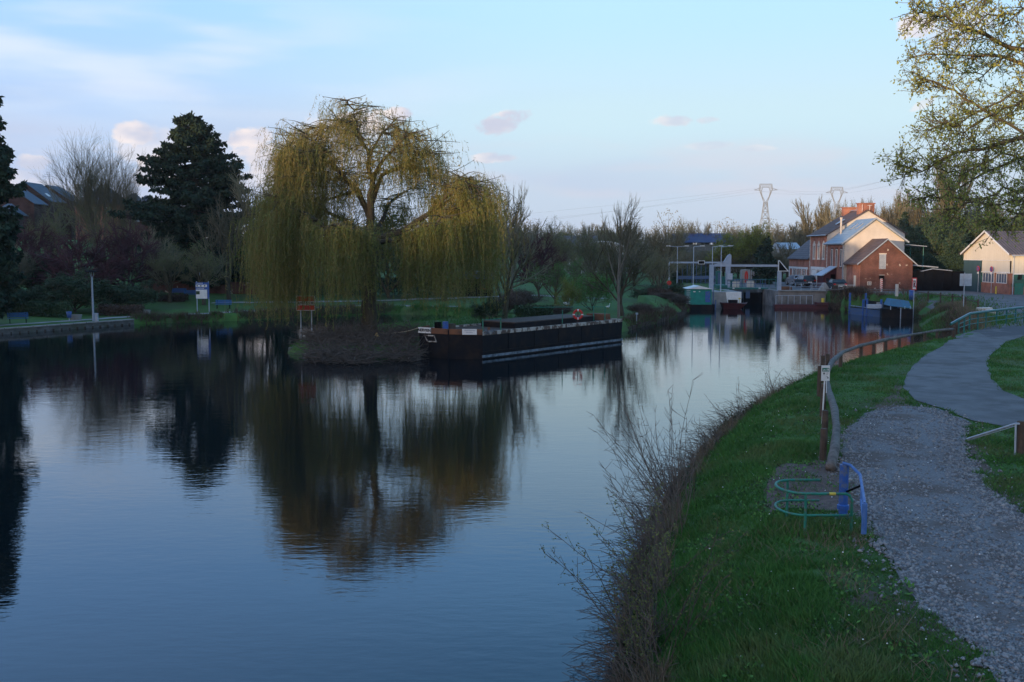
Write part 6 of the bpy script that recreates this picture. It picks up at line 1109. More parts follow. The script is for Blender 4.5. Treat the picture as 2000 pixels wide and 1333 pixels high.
# --- the weeping willow
r = np.random.default_rng(42); tx, ty = P(722, 73.5), 73.5; tz = hz(tx, ty)
wl = thing('weeping_willow', 'huge weeping willow with yellow green curtains on the islet', 'tree', (tx, ty, tz)); polys = []; ends = []
def wp_(px, py, dy=0): v = at(px, py, 73.5 + dy) - Vector((tx, ty, tz)); return np.array(v)
def limb(pts, r0, r1, sub=3):
    pts = np.array(pts); out = []
    for i in range(len(pts) - 1):
        for j in range(sub): out.append(pts[i] + (pts[i + 1] - pts[i]) * j / sub + r.normal(size=3) * .07)
    out.append(pts[-1]); polys.append((np.array(out), np.linspace(r0, r1, len(out)))); return np.array(out)
tk = limb([wp_(722, 668), wp_(722, 630), wp_(720, 580, .2), wp_(724, 520), wp_(728, 470)], .62, .42)
LB = [([wp_(655, 330, 1), wp_(605, 290, 2), wp_(572, 265, 2)], .1), ([wp_(640, 318, 1), wp_(585, 300, -2.5), wp_(565, 285, -3)], .09), ([wp_(705, 270, -1), wp_(650, 250, 1.5), wp_(610, 250, 2)], .08), ([wp_(790, 325, 1.5), wp_(822, 300, 0), wp_(842, 300, -1)], .09), ([wp_(745, 260, 1), wp_(790, 255, 0), wp_(820, 275, 0)], .08), ([wp_(705, 270, -1), wp_(692, 225, 1), wp_(678, 196, 0)], .08), ([wp_(640, 318, 1), wp_(580, 350, -3), wp_(535, 385, -4)], .1), ([wp_(700, 375, .8), wp_(630, 390, 4), wp_(560, 400, 6)], .12), ([wp_(726, 480), wp_(640, 470, 1), wp_(560, 440, 2), wp_(522, 462, 2.5)], .16), ([wp_(840, 415, 1), wp_(900, 380, 2.5), wp_(940, 408, 3)], .14), ([wp_(840, 415, 1), wp_(890, 370, -2), wp_(925, 362, -3), wp_(945, 385, -3)], .14), ([wp_(880, 370, 1), wp_(900, 345, 0), wp_(925, 358, .5)], .1), ([wp_(600, 420, -3), wp_(560, 440, -1), wp_(525, 475, 0)], .12), ([wp_(670, 345, 1), wp_(610, 350, 3), wp_(560, 335, 3.5)], .12), ([wp_(640, 318, 1), wp_(590, 320, -2), wp_(553, 310, -2.5)], .1), ([wp_(790, 325, 1.5), wp_(830, 330, 3.5), wp_(850, 350, 4)], .1), ([wp_(728, 470), wp_(722, 430, .3), wp_(700, 375, .8), wp_(670, 345, 1), wp_(640, 318, 1), wp_(605, 295, .5)], .30),
      ([wp_(728, 470), wp_(722, 400, -.5), wp_(728, 350, -.8), wp_(722, 310, -1), wp_(705, 270, -1), wp_(690, 240, -.5)], .30),
      ([wp_(726, 400), wp_(745, 345, 1), wp_(790, 325, 1.5), wp_(815, 305, 2)], .2), ([wp_(728, 350), wp_(760, 300, -2), wp_(800, 260, -2.5)], .16),
      ([wp_(728, 470), wp_(790, 450, 1), wp_(840, 415, 1.2), (wp_(880, 370, 1)), wp_(918, 350, .8)], .3), ([wp_(840, 415, 1), wp_(890, 410, -1), wp_(925, 410, -1.5)], .18),
      ([wp_(726, 490), wp_(660, 460, -2), wp_(600, 420, -3.5), wp_(540, 395, -4)], .25), ([wp_(726, 490), wp_(690, 440, 3), wp_(620, 400, 5), wp_(555, 370, 6)], .22), ([wp_(600, 420, -3), wp_(545, 420, -3), wp_(530, 428, -2)], .12),
      ([wp_(728, 470), wp_(775, 470, -3.5), wp_(825, 445, -5), wp_(862, 425, -6)], .22), ([wp_(728, 470), wp_(705, 475, -4), wp_(680, 452, -6), wp_(648, 440, -7.5)], .2), ([wp_(728, 470), wp_(760, 400, 4), wp_(800, 370, 6)], .2),
      ([wp_(700, 375), wp_(655, 330, -1), wp_(625, 280, -1), wp_(598, 262, -.5)], .14), ([wp_(722, 310), wp_(745, 260, 1), wp_(770, 235, 1)], .12), ([wp_(670, 345), wp_(640, 300, 2), wp_(590, 298, 3), wp_(565, 300, 3)], .12), ([wp_(705, 270, -1), wp_(672, 240), wp_(655, 235)], .08)]
nodes = []
for pts, r0 in LB:
    o = limb(pts, r0, .05)
    nodes += [(p, i / len(o)) for i, p in enumerate(o) if i > len(o) * .35]
sub = []
for p, u in nodes:
    for _ in range(6):
        a = r.uniform(0, 6.283); d = np.array([math.cos(a), math.sin(a) * 1.0, r.uniform(-.1, .5)]); L_ = r.uniform(.8, 2.5) * (1.1 - .2 * u); k = 5; pts = [p]; dd = d / np.linalg.norm(d)
        for i in range(k): dd = dd + r.normal(size=3) * .16; dd[2] -= .05; pts.append(pts[-1] + dd * L_ / k)
        pts = np.array(pts); polys.append((pts, np.linspace(.04, .012, k + 1))); sub += list(pts[2:])
tri_tubes(polys, 'trunk', 'bark', wl, 8)
sub = np.array(sub); NS = 11000
wgt = np.where(sub[:, 2] > 10.6, .6, 1.0); idx = r.choice(len(sub), NS, p=wgt / wgt.sum()); P0 = sub[idx] + r.normal(size=(NS, 3)) * .12
a = np.arctan2(P0[:, 1], P0[:, 0]) + r.normal(size=NS) * .7; outd = np.column_stack([np.cos(a), np.sin(a), np.zeros(NS)])
# strand length: from the start point to somewhere above the ground; upper crown keeps short ones
top = P0[:, 2]; low = top < 10.6; hem = .9 + 4.6 * (vn(a * 2.1 + 11, a * 0 + 3) + .5) * r.uniform(.4, 1.2, NS) + np.where(np.hypot(P0[:, 0], P0[:, 1]) < 4.5, 1.6, 0)
Ls = np.where(low, np.maximum(r.uniform(.3, 1, NS) ** .7 * (top - hem), .8), r.uniform(.6, 2.6, NS)); Ls = np.where((~low) & (P0[:, 0] < -2.0) & (top < 14.5), r.uniform(1.2, 4.5, NS), Ls)
# under the canopy towards the trunk side the strands thin out low down
Vs = []; Cs = []; K = 9
q = np.linspace(0, 1, K); reach = r.uniform(.25, .8, NS); sway = r.normal(size=(NS, 3)) * .34; sway[:, 2] = 0
lift = r.uniform(.05, .3, NS); X = P0[:, None, :] + outd[:, None, :] * (reach[:, None] * (1 - np.exp(-3.2 * q))[None, :])[:, :, None] + sway[:, None, :] * (q ** 1.5)[None, :, None]
X[:, :, 2] += (lift[:, None] * np.sin(np.minimum(q * 6, math.pi))[None, :]) - (Ls[:, None] * (q ** 1.15)[None, :]); X[:, :, 2] = np.maximum(X[:, :, 2], .15)
side = np.column_stack([-np.sin(a + 1), np.cos(a + 1), np.zeros(NS)]) * .006
Va = X - side[:, None, :]; Vb = X + side[:, None, :]; V = np.concatenate([Va.reshape(-1, 3), Vb.reshape(-1, 3)]); n0 = NS * K; i0 = (np.arange(NS)[:, None] * K + np.arange(K - 1)[None, :]).ravel()
wc = npmesh('crown', V, np.stack([i0, i0 + 1, i0 + 1 + n0, i0 + n0], 1), 'twig_far', wl)
wc.data.materials.clear(); wc.data.materials.append(M['willow2'])
nl = np.clip((Ls * 8).astype(int), 7, 70); sid = np.repeat(np.arange(NS), nl); u = r.uniform(.02, 1, len(sid)); f_ = u * (K - 1); i1 = np.minimum(f_.astype(int), K - 2); w_ = (f_ - i1)[:, None]
C = X[sid, i1] * (1 - w_) + X[sid, i1 + 1] * w_
tone = (r.random(NS) < np.clip(.25 + .05 * (P0[:, 2] - 8), .15, .75))[sid].astype(int)
leaves(C, .21, 'foliage', ['willow', 'willow2'], wc, r, aspect=.17, down=.8, mi=tone)
# --- the overhanging tree at the right
r = np.random.default_rng(9); ox, oy = 17.5, 24.0; oz = hz(ox, oy); ov = thing('overhanging_tree', 'tree with small young leaves hanging in from the upper right corner', 'tree', (ox, oy, oz)); polys = []; tips = []
def op(px, py, Y): return np.array(at(px, py, Y) - Vector((ox, oy, oz)))
polys.append((np.array([[0, 0, -.3], [.05, 0, 2], [-.1, .1, 4.5], [.1, 0, 8], [0, .2, 12]]), np.array([.42, .36, .32, .26, .16])))
def bough(pts, r0, seed_tw=1.0):
    pts = np.array(pts); L_ = [];
    for i in range(len(pts) - 1):
        for j in range(4): L_.append(pts[i] + (pts[i + 1] - pts[i]) * j / 4 + r.normal(size=3) * .03)
    L_.append(pts[-1]); L_ = np.array(L_); polys.append((L_, np.linspace(r0, .012, len(L_)))); n = len(L_)
    for i in range(3, n):
        for c in range(4):
            d = L_[i] - L_[i - 1]; d /= np.linalg.norm(d); s_ = r.normal(size=3) * .75; s_[1] *= .8; dd = d + s_; dd[2] -= .12; dd /= np.linalg.norm(dd); ln = r.uniform(.35, .9) * (1.15 - .55 * i / n); p = L_[i] ; tw = [p]
            for k in range(6): dd = dd + r.normal(size=3) * .15; dd[2] += .02; dd /= np.linalg.norm(dd); tw.append(tw[-1] + dd * ln / 6)
            tw = np.array(tw); polys.append((tw, np.linspace(.012, .005, 7))); tips.append(tw[-1]); tips.append(tw[3])
            for m_ in range(4):
                j = r.integers(2, 6); d2 = dd + r.normal(size=3) * .8; d2 /= np.linalg.norm(d2); l2 = r.uniform(.15, .5); t2 = np.array([tw[j], tw[j] + d2 * l2 * .5 + r.normal(size=3) * .02, tw[j] + d2 * l2 + np.array([0, 0, .03])]); polys.append((t2, np.array([.007, .006, .004]))); tips.append(t2[-1]); tips.append(t2[1])
B_ = [([(2360, 60, 24), (2150, 40, 24), (2000, 100, 23.5), (1900, 60, 23), (1830, 30, 22.5), (1785, 22, 22)], .14), ([(2360, 150, 24), (2100, 170, 24), (1960, 110, 24), (1870, 105, 24.5), (1790, 110, 25)], .12), ([(2380, 300, 24), (2150, 200, 24.5), (2000, 260, 25), (1900, 200, 25), (1830, 160, 25), (1795, 155, 25)], .1),
      ([(2390, 330, 24), (2150, 250, 23), (2000, 270, 23), (1930, 285, 23), (1860, 300, 23), (1800, 335, 23), (1755, 318, 23)], .12), ([(2400, 400, 24), (2150, 320, 25), (2010, 300, 25.5), (1920, 340, 26), (1840, 385, 26), (1800, 390, 26)], .1), ([(2380, 250, 24), (2150, 230, 26), (1980, 180, 26), (1880, 240, 26), (1810, 255, 26)], .09),
      ([(2400, 420, 24), (2180, 360, 24), (2040, 380, 24), (1960, 370, 24), (1900, 395, 24), (1850, 410, 24)], .09), ([(2340, 20, 24), (2150, -60, 24), (1990, -60, 25), (1900, 0, 25), (1850, 20, 25)], .1), ([(2380, 200, 24), (2150, 120, 22), (2040, 180, 22), (1960, 210, 22), (1890, 255, 22), (1840, 240, 22)], .09),
      ([(2400, 440, 24), (2180, 390, 23), (2060, 400, 22.5), (1990, 420, 22.5), (1950, 440, 22.5)], .07), ([(2350, 100, 24), (2150, 90, 25.5), (2020, 60, 26), (1920, 150, 26), (1850, 130, 26)], .08), ([(2400, 350, 24), (2160, 280, 25), (2060, 330, 25.5), (1960, 300, 25.5), (1880, 340, 25.5), (1830, 330, 25)], .08), ([(2340, 0, 24), (2150, -20, 23), (2000, 20, 23), (1930, 30, 22.5), (1870, 70, 22)], .08), ([(2400, 410, 24), (2180, 330, 22), (2060, 350, 21.5), (2000, 390, 21.5), (1940, 400, 21.5)], .06)]
for pts, r0 in B_:
    q3 = [op(*p) for p in pts]; zt_ = min(max(q3[0][2], 3.5), 11.5); q3[0] = np.array([0.05, .05, zt_ - .3]); bough(q3, r0)
polys = [(p_, np.where(q_ > .02, q_ * .62, q_)) if i_ else (p_, q_) for i_, (p_, q_) in enumerate(polys)]; tri_tubes(polys, 'trunk', 'chest_bark', ov, 7); tips = np.array(tips); C = np.repeat(tips, 2, 0) + r.normal(size=(len(tips) * 2, 3)) * .03
leaves(C, .078, 'foliage', 'chestnut', ov, r, aspect=.5, down=.28)
# --- bankside saplings leaning over the water
def sapling(label, px, py, hpx, n, seed, lean=(-.35, .0), leaf=True, m='twig'):
    r = np.random.default_rng(seed); p = onz(px, py, .25); D = p.y; Hh = hpx / F * D; t = thing('bank_sapling', label, 'shrub', p); polys = []; tips = []
    for i in range(n):
        a = r.uniform(-.9, .9); d = np.array([lean[0] + r.normal() * .33, lean[1] + r.normal() * .3, 1.0]); d /= np.linalg.norm(d); L_ = Hh * r.uniform(.5, 1.1); pts = [np.array([r.normal() * .15, r.normal() * .3, -.2])]
        for k in range(8): d = d + r.normal(size=3) * .06; d /= np.linalg.norm(d); pts.append(pts[-1] + d * L_ / 8)
        pts = np.array(pts); polys.append((pts, np.linspace(.014, .004, 9)))
        for k in range(2, 9):
            for c in range(2):
                d2 = d + r.normal(size=3) * .55; d2 /= np.linalg.norm(d2); l2 = L_ * r.uniform(.1, .3) * (1.2 - k / 9); q = np.array([pts[k], pts[k] + d2 * l2 * .5, pts[k] + d2 * l2 + np.array([0, 0, .05 * l2])]); polys.append((q, np.array([.006, .005, .003]))); tips += [q[1], q[2], (q[0] + q[1]) / 2, (q[1] + q[2]) / 2]
    o = tri_tubes(polys, 'stems', m, t, 4)
    if leaf: tips = np.array(tips); C = tips + r.normal(size=tips.shape) * .02; leaves(C, .05, 'foliage', 'bud', o, r, aspect=.5)
    return t
sapling('leafy sapling with arching stems over the water at the bottom', 1285, 1290, 320, 22, 31, (-.24, .1)); sapling('second leafy sapling just upstream of the lowest one', 1290, 1180, 260, 20, 32, (-.24, .1)); sapling('bare wispy sapling with the tallest stems over the water', 1335, 1010, 300, 30, 33, (-.4, .2), False); sapling('bare brushy sapling at the narrow middle of the bank', 1320, 1090, 260, 26, 34, (-.45, .1), False)
sapling('thin bare sapling on the crest before the far water', 1440, 835, 100, 10, 35, (-.3, .1), False); sapling('low dry sapling nearest the log rail fence', 1510, 775, 75, 10, 36, (-.2, .1), False); sapling('leafy twigs reaching out at the lowest bank corner', 1265, 1330, 240, 14, 37, (-.35, -.1)); sapling('small bare sapling where the bank narrows', 1390, 890, 90, 10, 38, (-.35, .1), False)
# --- grass, dry stems, gravel, brush as stuff
def blades(name, Pxy, h, w, m, seed, lean=.5, z=None, col=None):
    r = np.random.default_rng(seed); n = len(Pxy); zz = hts(Pxy) - .02 if z is None else z; a = r.uniform(0, 6.283, n); hh = h * r.uniform(.5, 1.4, n); ww = w * r.uniform(.7, 1.3, n)
    B0 = np.column_stack([Pxy[:, 0] - np.cos(a) * ww, Pxy[:, 1] - np.sin(a) * ww, zz]); B1 = np.column_stack([Pxy[:, 0] + np.cos(a) * ww, Pxy[:, 1] + np.sin(a) * ww, zz]); T = np.column_stack([Pxy[:, 0] + r.normal(size=n) * hh * lean, Pxy[:, 1] + r.normal(size=n) * hh * lean, zz + hh])
    V = np.stack([B0, B1, T], 1).reshape(-1, 3); o = npmesh(name, V, np.arange(n * 3).reshape(-1, 3), m); return o
r = np.random.default_rng(3); n = 330000; D_ = 12 * (62 / 12) ** r.random(n); u_ = r.uniform(.02, .62, n); Q = np.column_stack([D_ * u_, D_]); d = sd_poly(Q, WP); AP, GP = np.array(ASPH), np.array(GRAV); patch = vn(Q[:, 0] * 1.1, Q[:, 1] * 1.1)
soilp = np.array(pz([(1495, 945), (1530, 905), (1600, 895), (1650, 905), (1700, 1010), (1655, 1000), (1560, 1000), (1500, 1003)]))
ok = (d > .12) & (sd_poly(Q, AP) > -.14 * (vn(Q[:, 0] * 2.2, Q[:, 1] * 2.2) + .5) + .03) & (sd_poly(Q, GP) > vn(Q[:, 0] * 3, Q[:, 1] * 3) * .5 + .02) & ((sd_poly(Q, soilp) > .05) | (r.random(n) < .12)) & (patch > -.46 + .1 * r.random(n)); Q = Q[ok]
hh_ = np.clip(.085 + .16 * vn(Q[:, 0] * .9 + 5, Q[:, 1] * .9) + .07 * (1.0 - np.clip((sd_poly(Q, WP) - .5) / 4, 0, 1)), .05, .3)
tag(blades('grass', Q, hh_, .0075 + .00042 * Q[:, 1], 'grassb', 4, .55), kind='stuff')
# dry stems by the water line
n = 26000; D_ = 12 * (66 / 12) ** r.random(n); sh = np.interp(D_, WP[1:14, 1], WP[1:14, 0]); Q = np.column_stack([sh + np.abs(r.normal(size=n)) * .7 + .1, D_]); ds = sd_poly(Q, WP); cl_ = vn(Q[:, 0] * .8, Q[:, 1] * .8) + .35 * vn(Q[:, 0] * 3, Q[:, 1] * 3); Q = Q[(ds > .05) & (ds < .75) & (cl_ > .0)]
tag(blades('dry_grass', Q, .42, .009, 'dry', 5, .45), kind='stuff')
n = 3500; Q = np.column_stack([r.uniform(3.5, 9, n), r.uniform(13, 19, n)]); cl_ = vn(Q[:, 0] * 1.3 + 4, Q[:, 1] * 1.3); Q = Q[(cl_ > .18) & (sd_poly(Q, GP) > .2)]; tag(blades('dry_grass', Q, .3, .006, 'dry', 6, .7), kind='stuff')
n = 5000; t_ = r.random(n); an_ = r.normal(size=(n, 2)) * .7
Q = np.column_stack([np.interp(D_[:n], WP[1:14, 1], WP[1:14, 0]), D_[:n]]); Q[:, 0] += .02 + np.abs(an_[:, 0]) * .4; Q = Q[sd_poly(Q, WP) > .05]
# brambly undergrowth: arching stems
polys = []
for p in Q[:2000]:
    z = float(0); d = np.array([r.normal() - .5, r.normal(), 1.5]); d /= np.linalg.norm(d); L_ = r.uniform(.5, 1.3); pts = [np.array([p[0], p[1], 0.0])]
    for k in range(4): pts.append(pts[-1] + d * L_ / 4); d = d + np.array([-.1, 0, -.28]) + r.normal(size=3) * .12; d /= np.linalg.norm(d)
    polys.append((np.array(pts), np.linspace(.009, .004, 5)))
hh2 = hts(np.array([p[0][0][:2] for p in polys]))
for (pts, _), z in zip(polys, hh2): pts[:, 2] += z - .02
tag(tri_tubes(polys, 'bramble_undergrowth', 'twig', None, 3), kind='stuff')
n = 16000; D2 = 12 * (45 / 12) ** r.random(n); Q2 = np.column_stack([D2 * r.uniform(.05, .6, n), D2]); d2_ = sd_poly(Q2, WP); k2 = (d2_ > .2) & (sd_poly(Q2, AP) > .1) & (sd_poly(Q2, GP) > .12) & (vn(Q2[:, 0] * .9 + 31, Q2[:, 1] * .9) > -.02); tag(blades('dry_grass', Q2[k2], .16, .007, 'dry', 41, .9), kind='stuff')
n = 26000; D2 = 12 * (40 / 12) ** r.random(n); Q2 = np.column_stack([D2 * r.uniform(.05, .6, n), D2]); d2_ = sd_poly(Q2, WP); k2 = (d2_ > .2) & (sd_poly(Q2, AP) > .05) & (sd_poly(Q2, GP) > .0) & (vn(Q2[:, 0] * 1.3 + 51, Q2[:, 1] * 1.3) > .08); Q2 = Q2[k2]; tag(leaves(np.column_stack([Q2, hts(Q2) + .03 + .08 * r.random(len(Q2))]), .07, 'broadleaf_weeds', ['spring', 'evergreen'], None, r, aspect=.6, mi=(r.random(len(Q2)) < .5).astype(int)), kind='stuff')
# ivy-like dark leaves low on the bank
n = 42000; D_ = 11 * (60 / 11) ** r.random(n); sh = np.interp(D_, WP[1:14, 1], WP[1:14, 0]); Q = np.column_stack([sh + np.abs(r.normal(size=n)) * .5 - .05, D_]); ds = sd_poly(Q, WP); cl_ = vn(Q[:, 0] * 1.2 + 7, Q[:, 1] * .7); k_ = (ds > -.15) & (ds < .5) & (cl_ > -.12); Q = Q[k_]; z = np.maximum(hts(Q), 0) + np.abs(r.normal(size=len(Q))) * .13 * (1 + cl_[k_]); tag(leaves(np.column_stack([Q, z]), .085, 'low_undergrowth', ['evergreen', 'hedge_brown'], None, r, aspect=.7, mi=(r.random(len(Q)) < .12).astype(int)), kind='stuff')
# gravel stones
n = 60000; D_ = 12 * (38 / 12) ** r.random(n); Q = np.column_stack([D_ * r.uniform(.25, .62, n), D_]); sg = sd_poly(Q, GP); ok = (sg < .05 + .35 * vn(Q[:, 0] * 3, Q[:, 1] * 3)) | ((sg < .55) & (r.random(n) < .10)); ok &= r.random(len(Q)) < (1 - .72 * np.exp(-((sg + 1.15 + .25 * vn(Q[:, 0] * .3, Q[:, 1] * .3)) / .38) ** 2)) * (.35 + 1.3 * np.abs(vn(Q[:, 0] * .9 + 2, Q[:, 1] * .45)) + .25 * (sg > -.6)); Q = Q[ok]; n = len(Q); z = hts(Q) + .03
oct_ = np.array([[1, 0, 0], [0, 1, 0], [-1, 0, 0], [0, -1, 0], [0, 0, .8], [0, 0, -.8]]); of = np.array([[0, 1, 4], [1, 2, 4], [2, 3, 4], [3, 0, 4], [1, 0, 5], [2, 1, 5], [3, 2, 5], [0, 3, 5]])
sz = (.009 + .045 * r.random(n) ** 4 + .0006 * Q[:, 1]); V = oct_[None] * r.uniform(.6, 1.3, (n, 6, 1)) * sz[:, None, None]; a = r.uniform(0, 6.28, n); ca, sa = np.cos(a)[:, None], np.sin(a)[:, None]; V = np.stack([V[:, :, 0] * ca - V[:, :, 1] * sa, V[:, :, 0] * sa + V[:, :, 1] * ca, V[:, :, 2]], -1) + np.column_stack([Q, z])[:, None, :]
Fs = (of[None] + (np.arange(n) * 6)[:, None, None]).reshape(-1, 3); tag(npmesh('gravel', V.reshape(-1, 3), Fs, ['pebble', 'concrete'], None, mi=np.repeat((r.random(n) < .12).astype(int), 8)), kind='stuff')
# stray stones and daisies on the grass
n = 190; Q = np.column_stack([r.uniform(3, 12, n), r.uniform(13, 34, n)]); Q = Q[(sd_poly(Q, WP) > 1) & (sd_poly(Q, AP) > .1)]; n = len(Q); z = hts(Q) + .09; V = oct_[None] * .014 * r.uniform(.5, 1.4, (n, 1, 1)) + np.column_stack([Q, z])[:, None, :]; tag(npmesh('daisies', V.reshape(-1, 3), (of[None] + (np.arange(n) * 6)[:, None, None]).reshape(-1, 3), 'feather'), kind='stuff')
# islet: brushwood heap, stones, grass
polys = []; n = 2700
for i in range(n):
    px, py = (r.uniform(596, 728), r.uniform(668, 703)) if i % 3 else (r.uniform(740, 815), r.uniform(665, 700)); p = onz(px, py, .35); p.y += r.uniform(0, 1.2); d = np.array([r.normal(), r.normal() * .6, abs(r.normal()) * .45]); d /= np.linalg.norm(d); L_ = r.uniform(.5, 1.6); z0 = max(hz(p.x, p.y), 0.02) + abs(r.normal()) * .34; pts = [np.array([p.x, p.y, z0])]
    for k in range(3): pts.append(pts[-1] + d * L_ / 3); d = d + r.normal(size=3) * .15; d[2] -= .15; d /= np.linalg.norm(d)
    polys.append((np.array(pts), np.linspace(.024, .008, 4)))
tag(tri_tubes(polys, 'brushwood', 'twig', None, 3), 'heap of dead brown brushwood on the islet shore before the willow', 'brushwood', kind='stuff')
for i, (px, py, s_, lb) in enumerate(((601, 696, .32, 'largest pale boulder at the islet waterline'), (610, 694, .25, 'pale boulder right of the largest one'), (622, 694, .2, 'small boulder nearest the brushwood'))):
    p = onz(px, py, 0); t = thing('boulder', lb, 'rock', p); ic = MB(); rb_ = random.Random(i); ic.lathe((p.x, p.y, -.05), [(.001, 0), (s_ * .9, .02), (s_ * rb_.uniform(.9, 1.1), s_ * .35), (s_ * .6, s_ * .75), (.001, s_ * .85)], 9); o = ic.build('stone', 'concrete', t)
s = MB(); 
for i in range(9): p = onz(556 + i * 6.5, 689 - abs(3 - i) * .0, .2); s.rbox((p.x, 68.6 + .0 * i, -.3), (.42, .5, .62 + .05 * (i % 2)), .1 * (i % 3))
t = thing('stone_edging', 'short run of weathered stone edging at the islet tip', 'edging', (-15, 68.6, 0)); s.build('masonry', 'quay', t)
n = 16000; Q = np.column_stack([r.uniform(-16, 0, n), r.uniform(64, 96, n)]); ds = sd_poly(Q, WP); Q = Q[(ds > .02) & (r.random(n) < .9)]; tag(blades('islet_grass', Q, .2, .03, 'grassb', 8, .5), kind='stuff')
# shore fringe on the other banks
def fringe(name, ln, n, h, m, seed, wid=.9, w=.03):
    rr2 = np.random.default_rng(seed); ln = np.array(ln, float); sl_ = np.linalg.norm(np.diff(ln, axis=0), axis=1); cs = np.concatenate([[0], np.cumsum(sl_)]); u = rr2.uniform(0, cs[-1], n); Q = np.column_stack([np.interp(u, cs, ln[:, 0]), np.interp(u, cs, ln[:, 1])]) + rr2.normal(size=(n, 2)) * wid * .5; dd = sd_poly(Q, WP); Q = Q[dd > -.1]; cl2 = vn(Q[:, 0] * .6, Q[:, 1] * .6) + .2; Q = Q[cl2 > -.1]; tag(blades(name, Q, h * (1 + 1.2 * vn(Q[:, 0] * .8, Q[:, 1] * .8)), w, m, seed, .4, z=np.maximum(hts(Q), 0)), kind='stuff')
fringe('bank_grass', [(-36, 96), (-31, 98), (-25, 102), (-14, 111), (-8, 109), (-3, 103)], 9000, .35, 'grassb', 11); fringe('bank_grass', [(10.3, 88), (13, 94.3), (16.6, 102.2), (19.4, 110), (21, 117)], 4000, .3, 'grassb', 12, .6)
fringe('bank_scrub', [(-36, 96), (-31, 98), (-25, 102), (-14, 111)], 7000, .55, 'hedge_brown', 13, 1.2); fringe('bank_scrub', [(11, 88.5), (13.8, 95), (17.2, 103), (19.7, 111), (21.7, 118)], 12000, .5, 'hedge_brown', 14, 1.2); fringe('bank_scrub', [(40.3, 114.5), (42.6, 108), (42.4, 98), (38.7, 88), (35, 78), (31, 70), (26.3, 63)], 9000, .38, 'hedge_brown', 15, 1.0, .03); fringe('bank_scrub', [(41, 114), (43.5, 109), (43.4, 98), (39.7, 88), (36, 78), (32, 70)], 8000, .5, 'dry', 16, 1.3, .02)
fringe('bank_scrub', [(39.1, 123), (39.2, 119.6), (40.6, 115.6)], 5200, .6, 'hedge_brown', 21, 1.1, .04); fringe('bank_scrub', [(39.1, 123), (39.2, 119.6), (40.6, 115.6)], 2200, .6, 'dry', 22, 1.1, .03)
fringe('bank_grass', [(45, 111), (44, 104), (40, 93), (37.5, 84), (33, 74)], 16000, .28, 'grassb', 23, 4.5, .04)
# clipped hedges
def hedge(label, px0, px1, Y, pyt, dep, m, seed):
    rr2 = np.random.default_rng(seed); x0, x1 = P(px0, Y), P(px1, Y); zb = min(hz(x0, Y), hz(x1, Y)); zt = zy(pyt, Y); t = thing('hedge', label, 'hedge', ((x0 + x1) / 2, Y, zb)); L_ = x1 - x0; n = int(L_ * (zt - zb) * dep * 160) + 2500; C = np.column_stack([rr2.uniform(-L_ / 2, L_ / 2, n), rr2.uniform(0, dep, n), np.zeros(n)]); hz_ = (zt - zb) * (1 + .35 * vn(C[:, 0] * .6 + seed, C[:, 1])); C[:, 2] = hz_ * rr2.random(n) ** .6; leaves(C, .16, 'foliage', m, t, rr2, aspect=.7)
    polys = []
    for i in range(int(L_ * 3)): x = rr2.uniform(-L_ / 2, L_ / 2); polys.append((np.array([[x, dep / 2, -.1], [x + rr2.normal() * .1, dep / 2, (zt - zb) * .5], [x + rr2.normal() * .2, dep / 2, (zt - zb) * .85]]), np.array([.03, .02, .01])))
    tri_tubes(polys, 'stems', 'bark', t, 4)
hedge('brown clipped hedge on the quay right of the lamp post', 190, 275, 98, 598, 1.4, 'hedge_brown', 1); hedge('low brown hedge behind the information board', 300, 358, 112, 578, 2.5, 'hedge_brown', 2); hedge('dark green hedge behind the barge middle', 1005, 1080, 92, 600, 2.0, 'evergreen', 3); hedge('long dark hedge behind the leftmost bench', 0, 130, 95, 590, 1.6, 'evergreen', 4); hedge('dark hedge beyond the lock mound', 1310, 1400, 155, 522, 3, 'evergreen', 5); hedge('brown hedge left of the workboat bank', 1268, 1312, 116, 566, 2.2, 'hedge_brown', 6); hedge('dark green hedge under the conifer pair', 1450, 1540, 158, 545, 3, 'evergreen', 7); hedge('dark hedge behind the willow curtain on the far bank', 480, 900, 126, 545, 3, 'evergreen', 8)
hedge('tall dark hedge behind the black screen fence', 1790, 1880, 133, 500, 3, 'evergreen', 9)
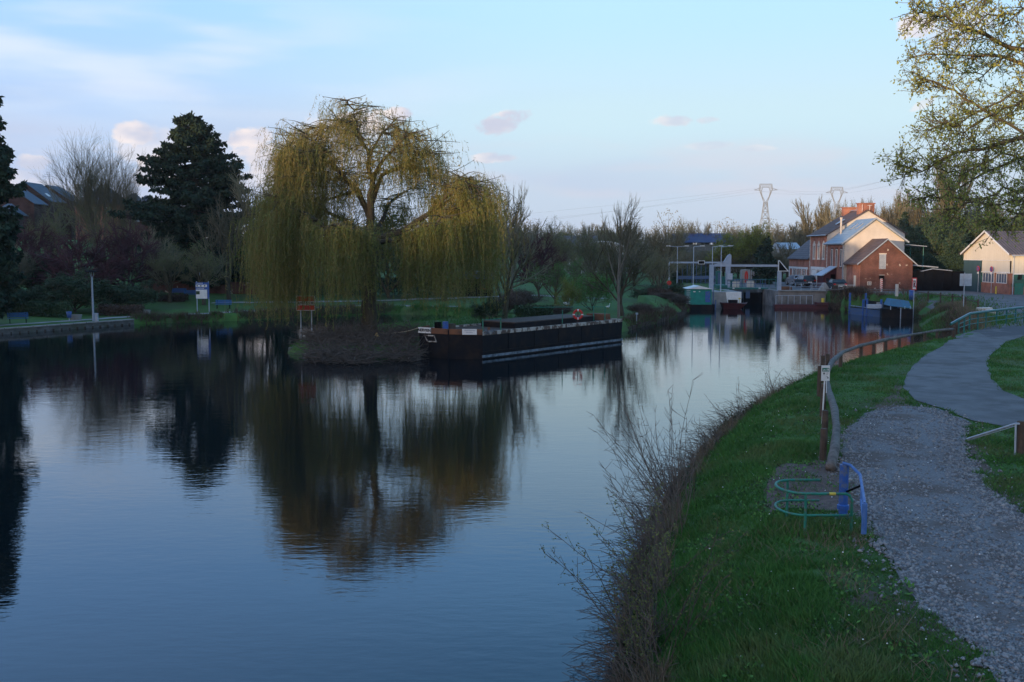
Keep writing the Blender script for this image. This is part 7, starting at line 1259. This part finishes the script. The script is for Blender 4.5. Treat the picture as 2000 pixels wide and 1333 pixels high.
# mown mound by the lock
s = MB(); c = Vector(gp(1352, 140)); 
for k in range(1): s.lathe((c.x, c.y, c.z - .4), [(3.6, 0), (3.2, .5), (2.4, 1.3), (1.2, 1.9), (.001, 2.05)], 22)
tag(s.build('hill', mat('mown mound grass', (.06, .13, .03), .95, (.10, .11, .05), .8), smooth=True), kind='structure')
# far woodland mass on the horizon
r = np.random.default_rng(21); polys = []; C = []
for i in range(190):
    Y = r.uniform(380, 620); X = r.uniform(-1.1, 1.1) * Y * .62; zb = hz(X, Y); H = r.uniform(9, 17) * (1.25 if X > 60 else 1); 
    polys.append((np.array([[X, Y, zb - 1], [X, Y, zb + H * .6]]), np.array([.3, .15])))
    for k in range(9):
        a = r.uniform(0, 6.28); e = np.array([X + math.cos(a) * H * .22, Y + math.sin(a) * H * .22, zb + H * r.uniform(.55, 1)]); polys.append((np.array([[X, Y, zb + H * r.uniform(.15, .5)], (np.array([X, Y, zb + H * .5]) + e) / 2, e]), np.array([.12, .09, .05])))
    m_ = 420; v = r.normal(size=(m_, 3)); v /= np.linalg.norm(v, axis=1)[:, None]; v *= (r.random(m_) ** .4)[:, None]; C.append(np.array([X, Y, zb + H * .56]) + v * np.array([H * .34, H * .34, H * .47]))
tri_ = tri_tubes(polys, 'distant_woods', 'twig_far', None, 3); tag(tri_, kind='stuff')
tag(leaves(np.concatenate(C), .8, 'distant_woods', 'twig_far', None, r, aspect=.35), kind='stuff')
for k_, (t, H, used) in PROTO.items():
    if not used[0]:
        for o in [t] + list(t.children_recursive): bpy.data.objects.remove(o)

# haze: the evening air that softens the far bank
hm = bpy.data.materials.new('evening air'); hm.use_nodes = True; t = hm.node_tree; t.nodes.remove(t.nodes['Principled BSDF']); pv = t.nodes.new('ShaderNodeVolumePrincipled'); pv.inputs['Color'].default_value = (.95, .93, .92, 1); pv.inputs['Density'].default_value = .00012; pv.inputs['Anisotropy'].default_value = .2; t.links.new(pv.outputs[0], t.nodes['Material Output'].inputs['Volume']); M['haze'] = hm
tag(MB().box(-700, 700, -560, 750, -3, 56).build('haze', 'haze'), kind='stuff')
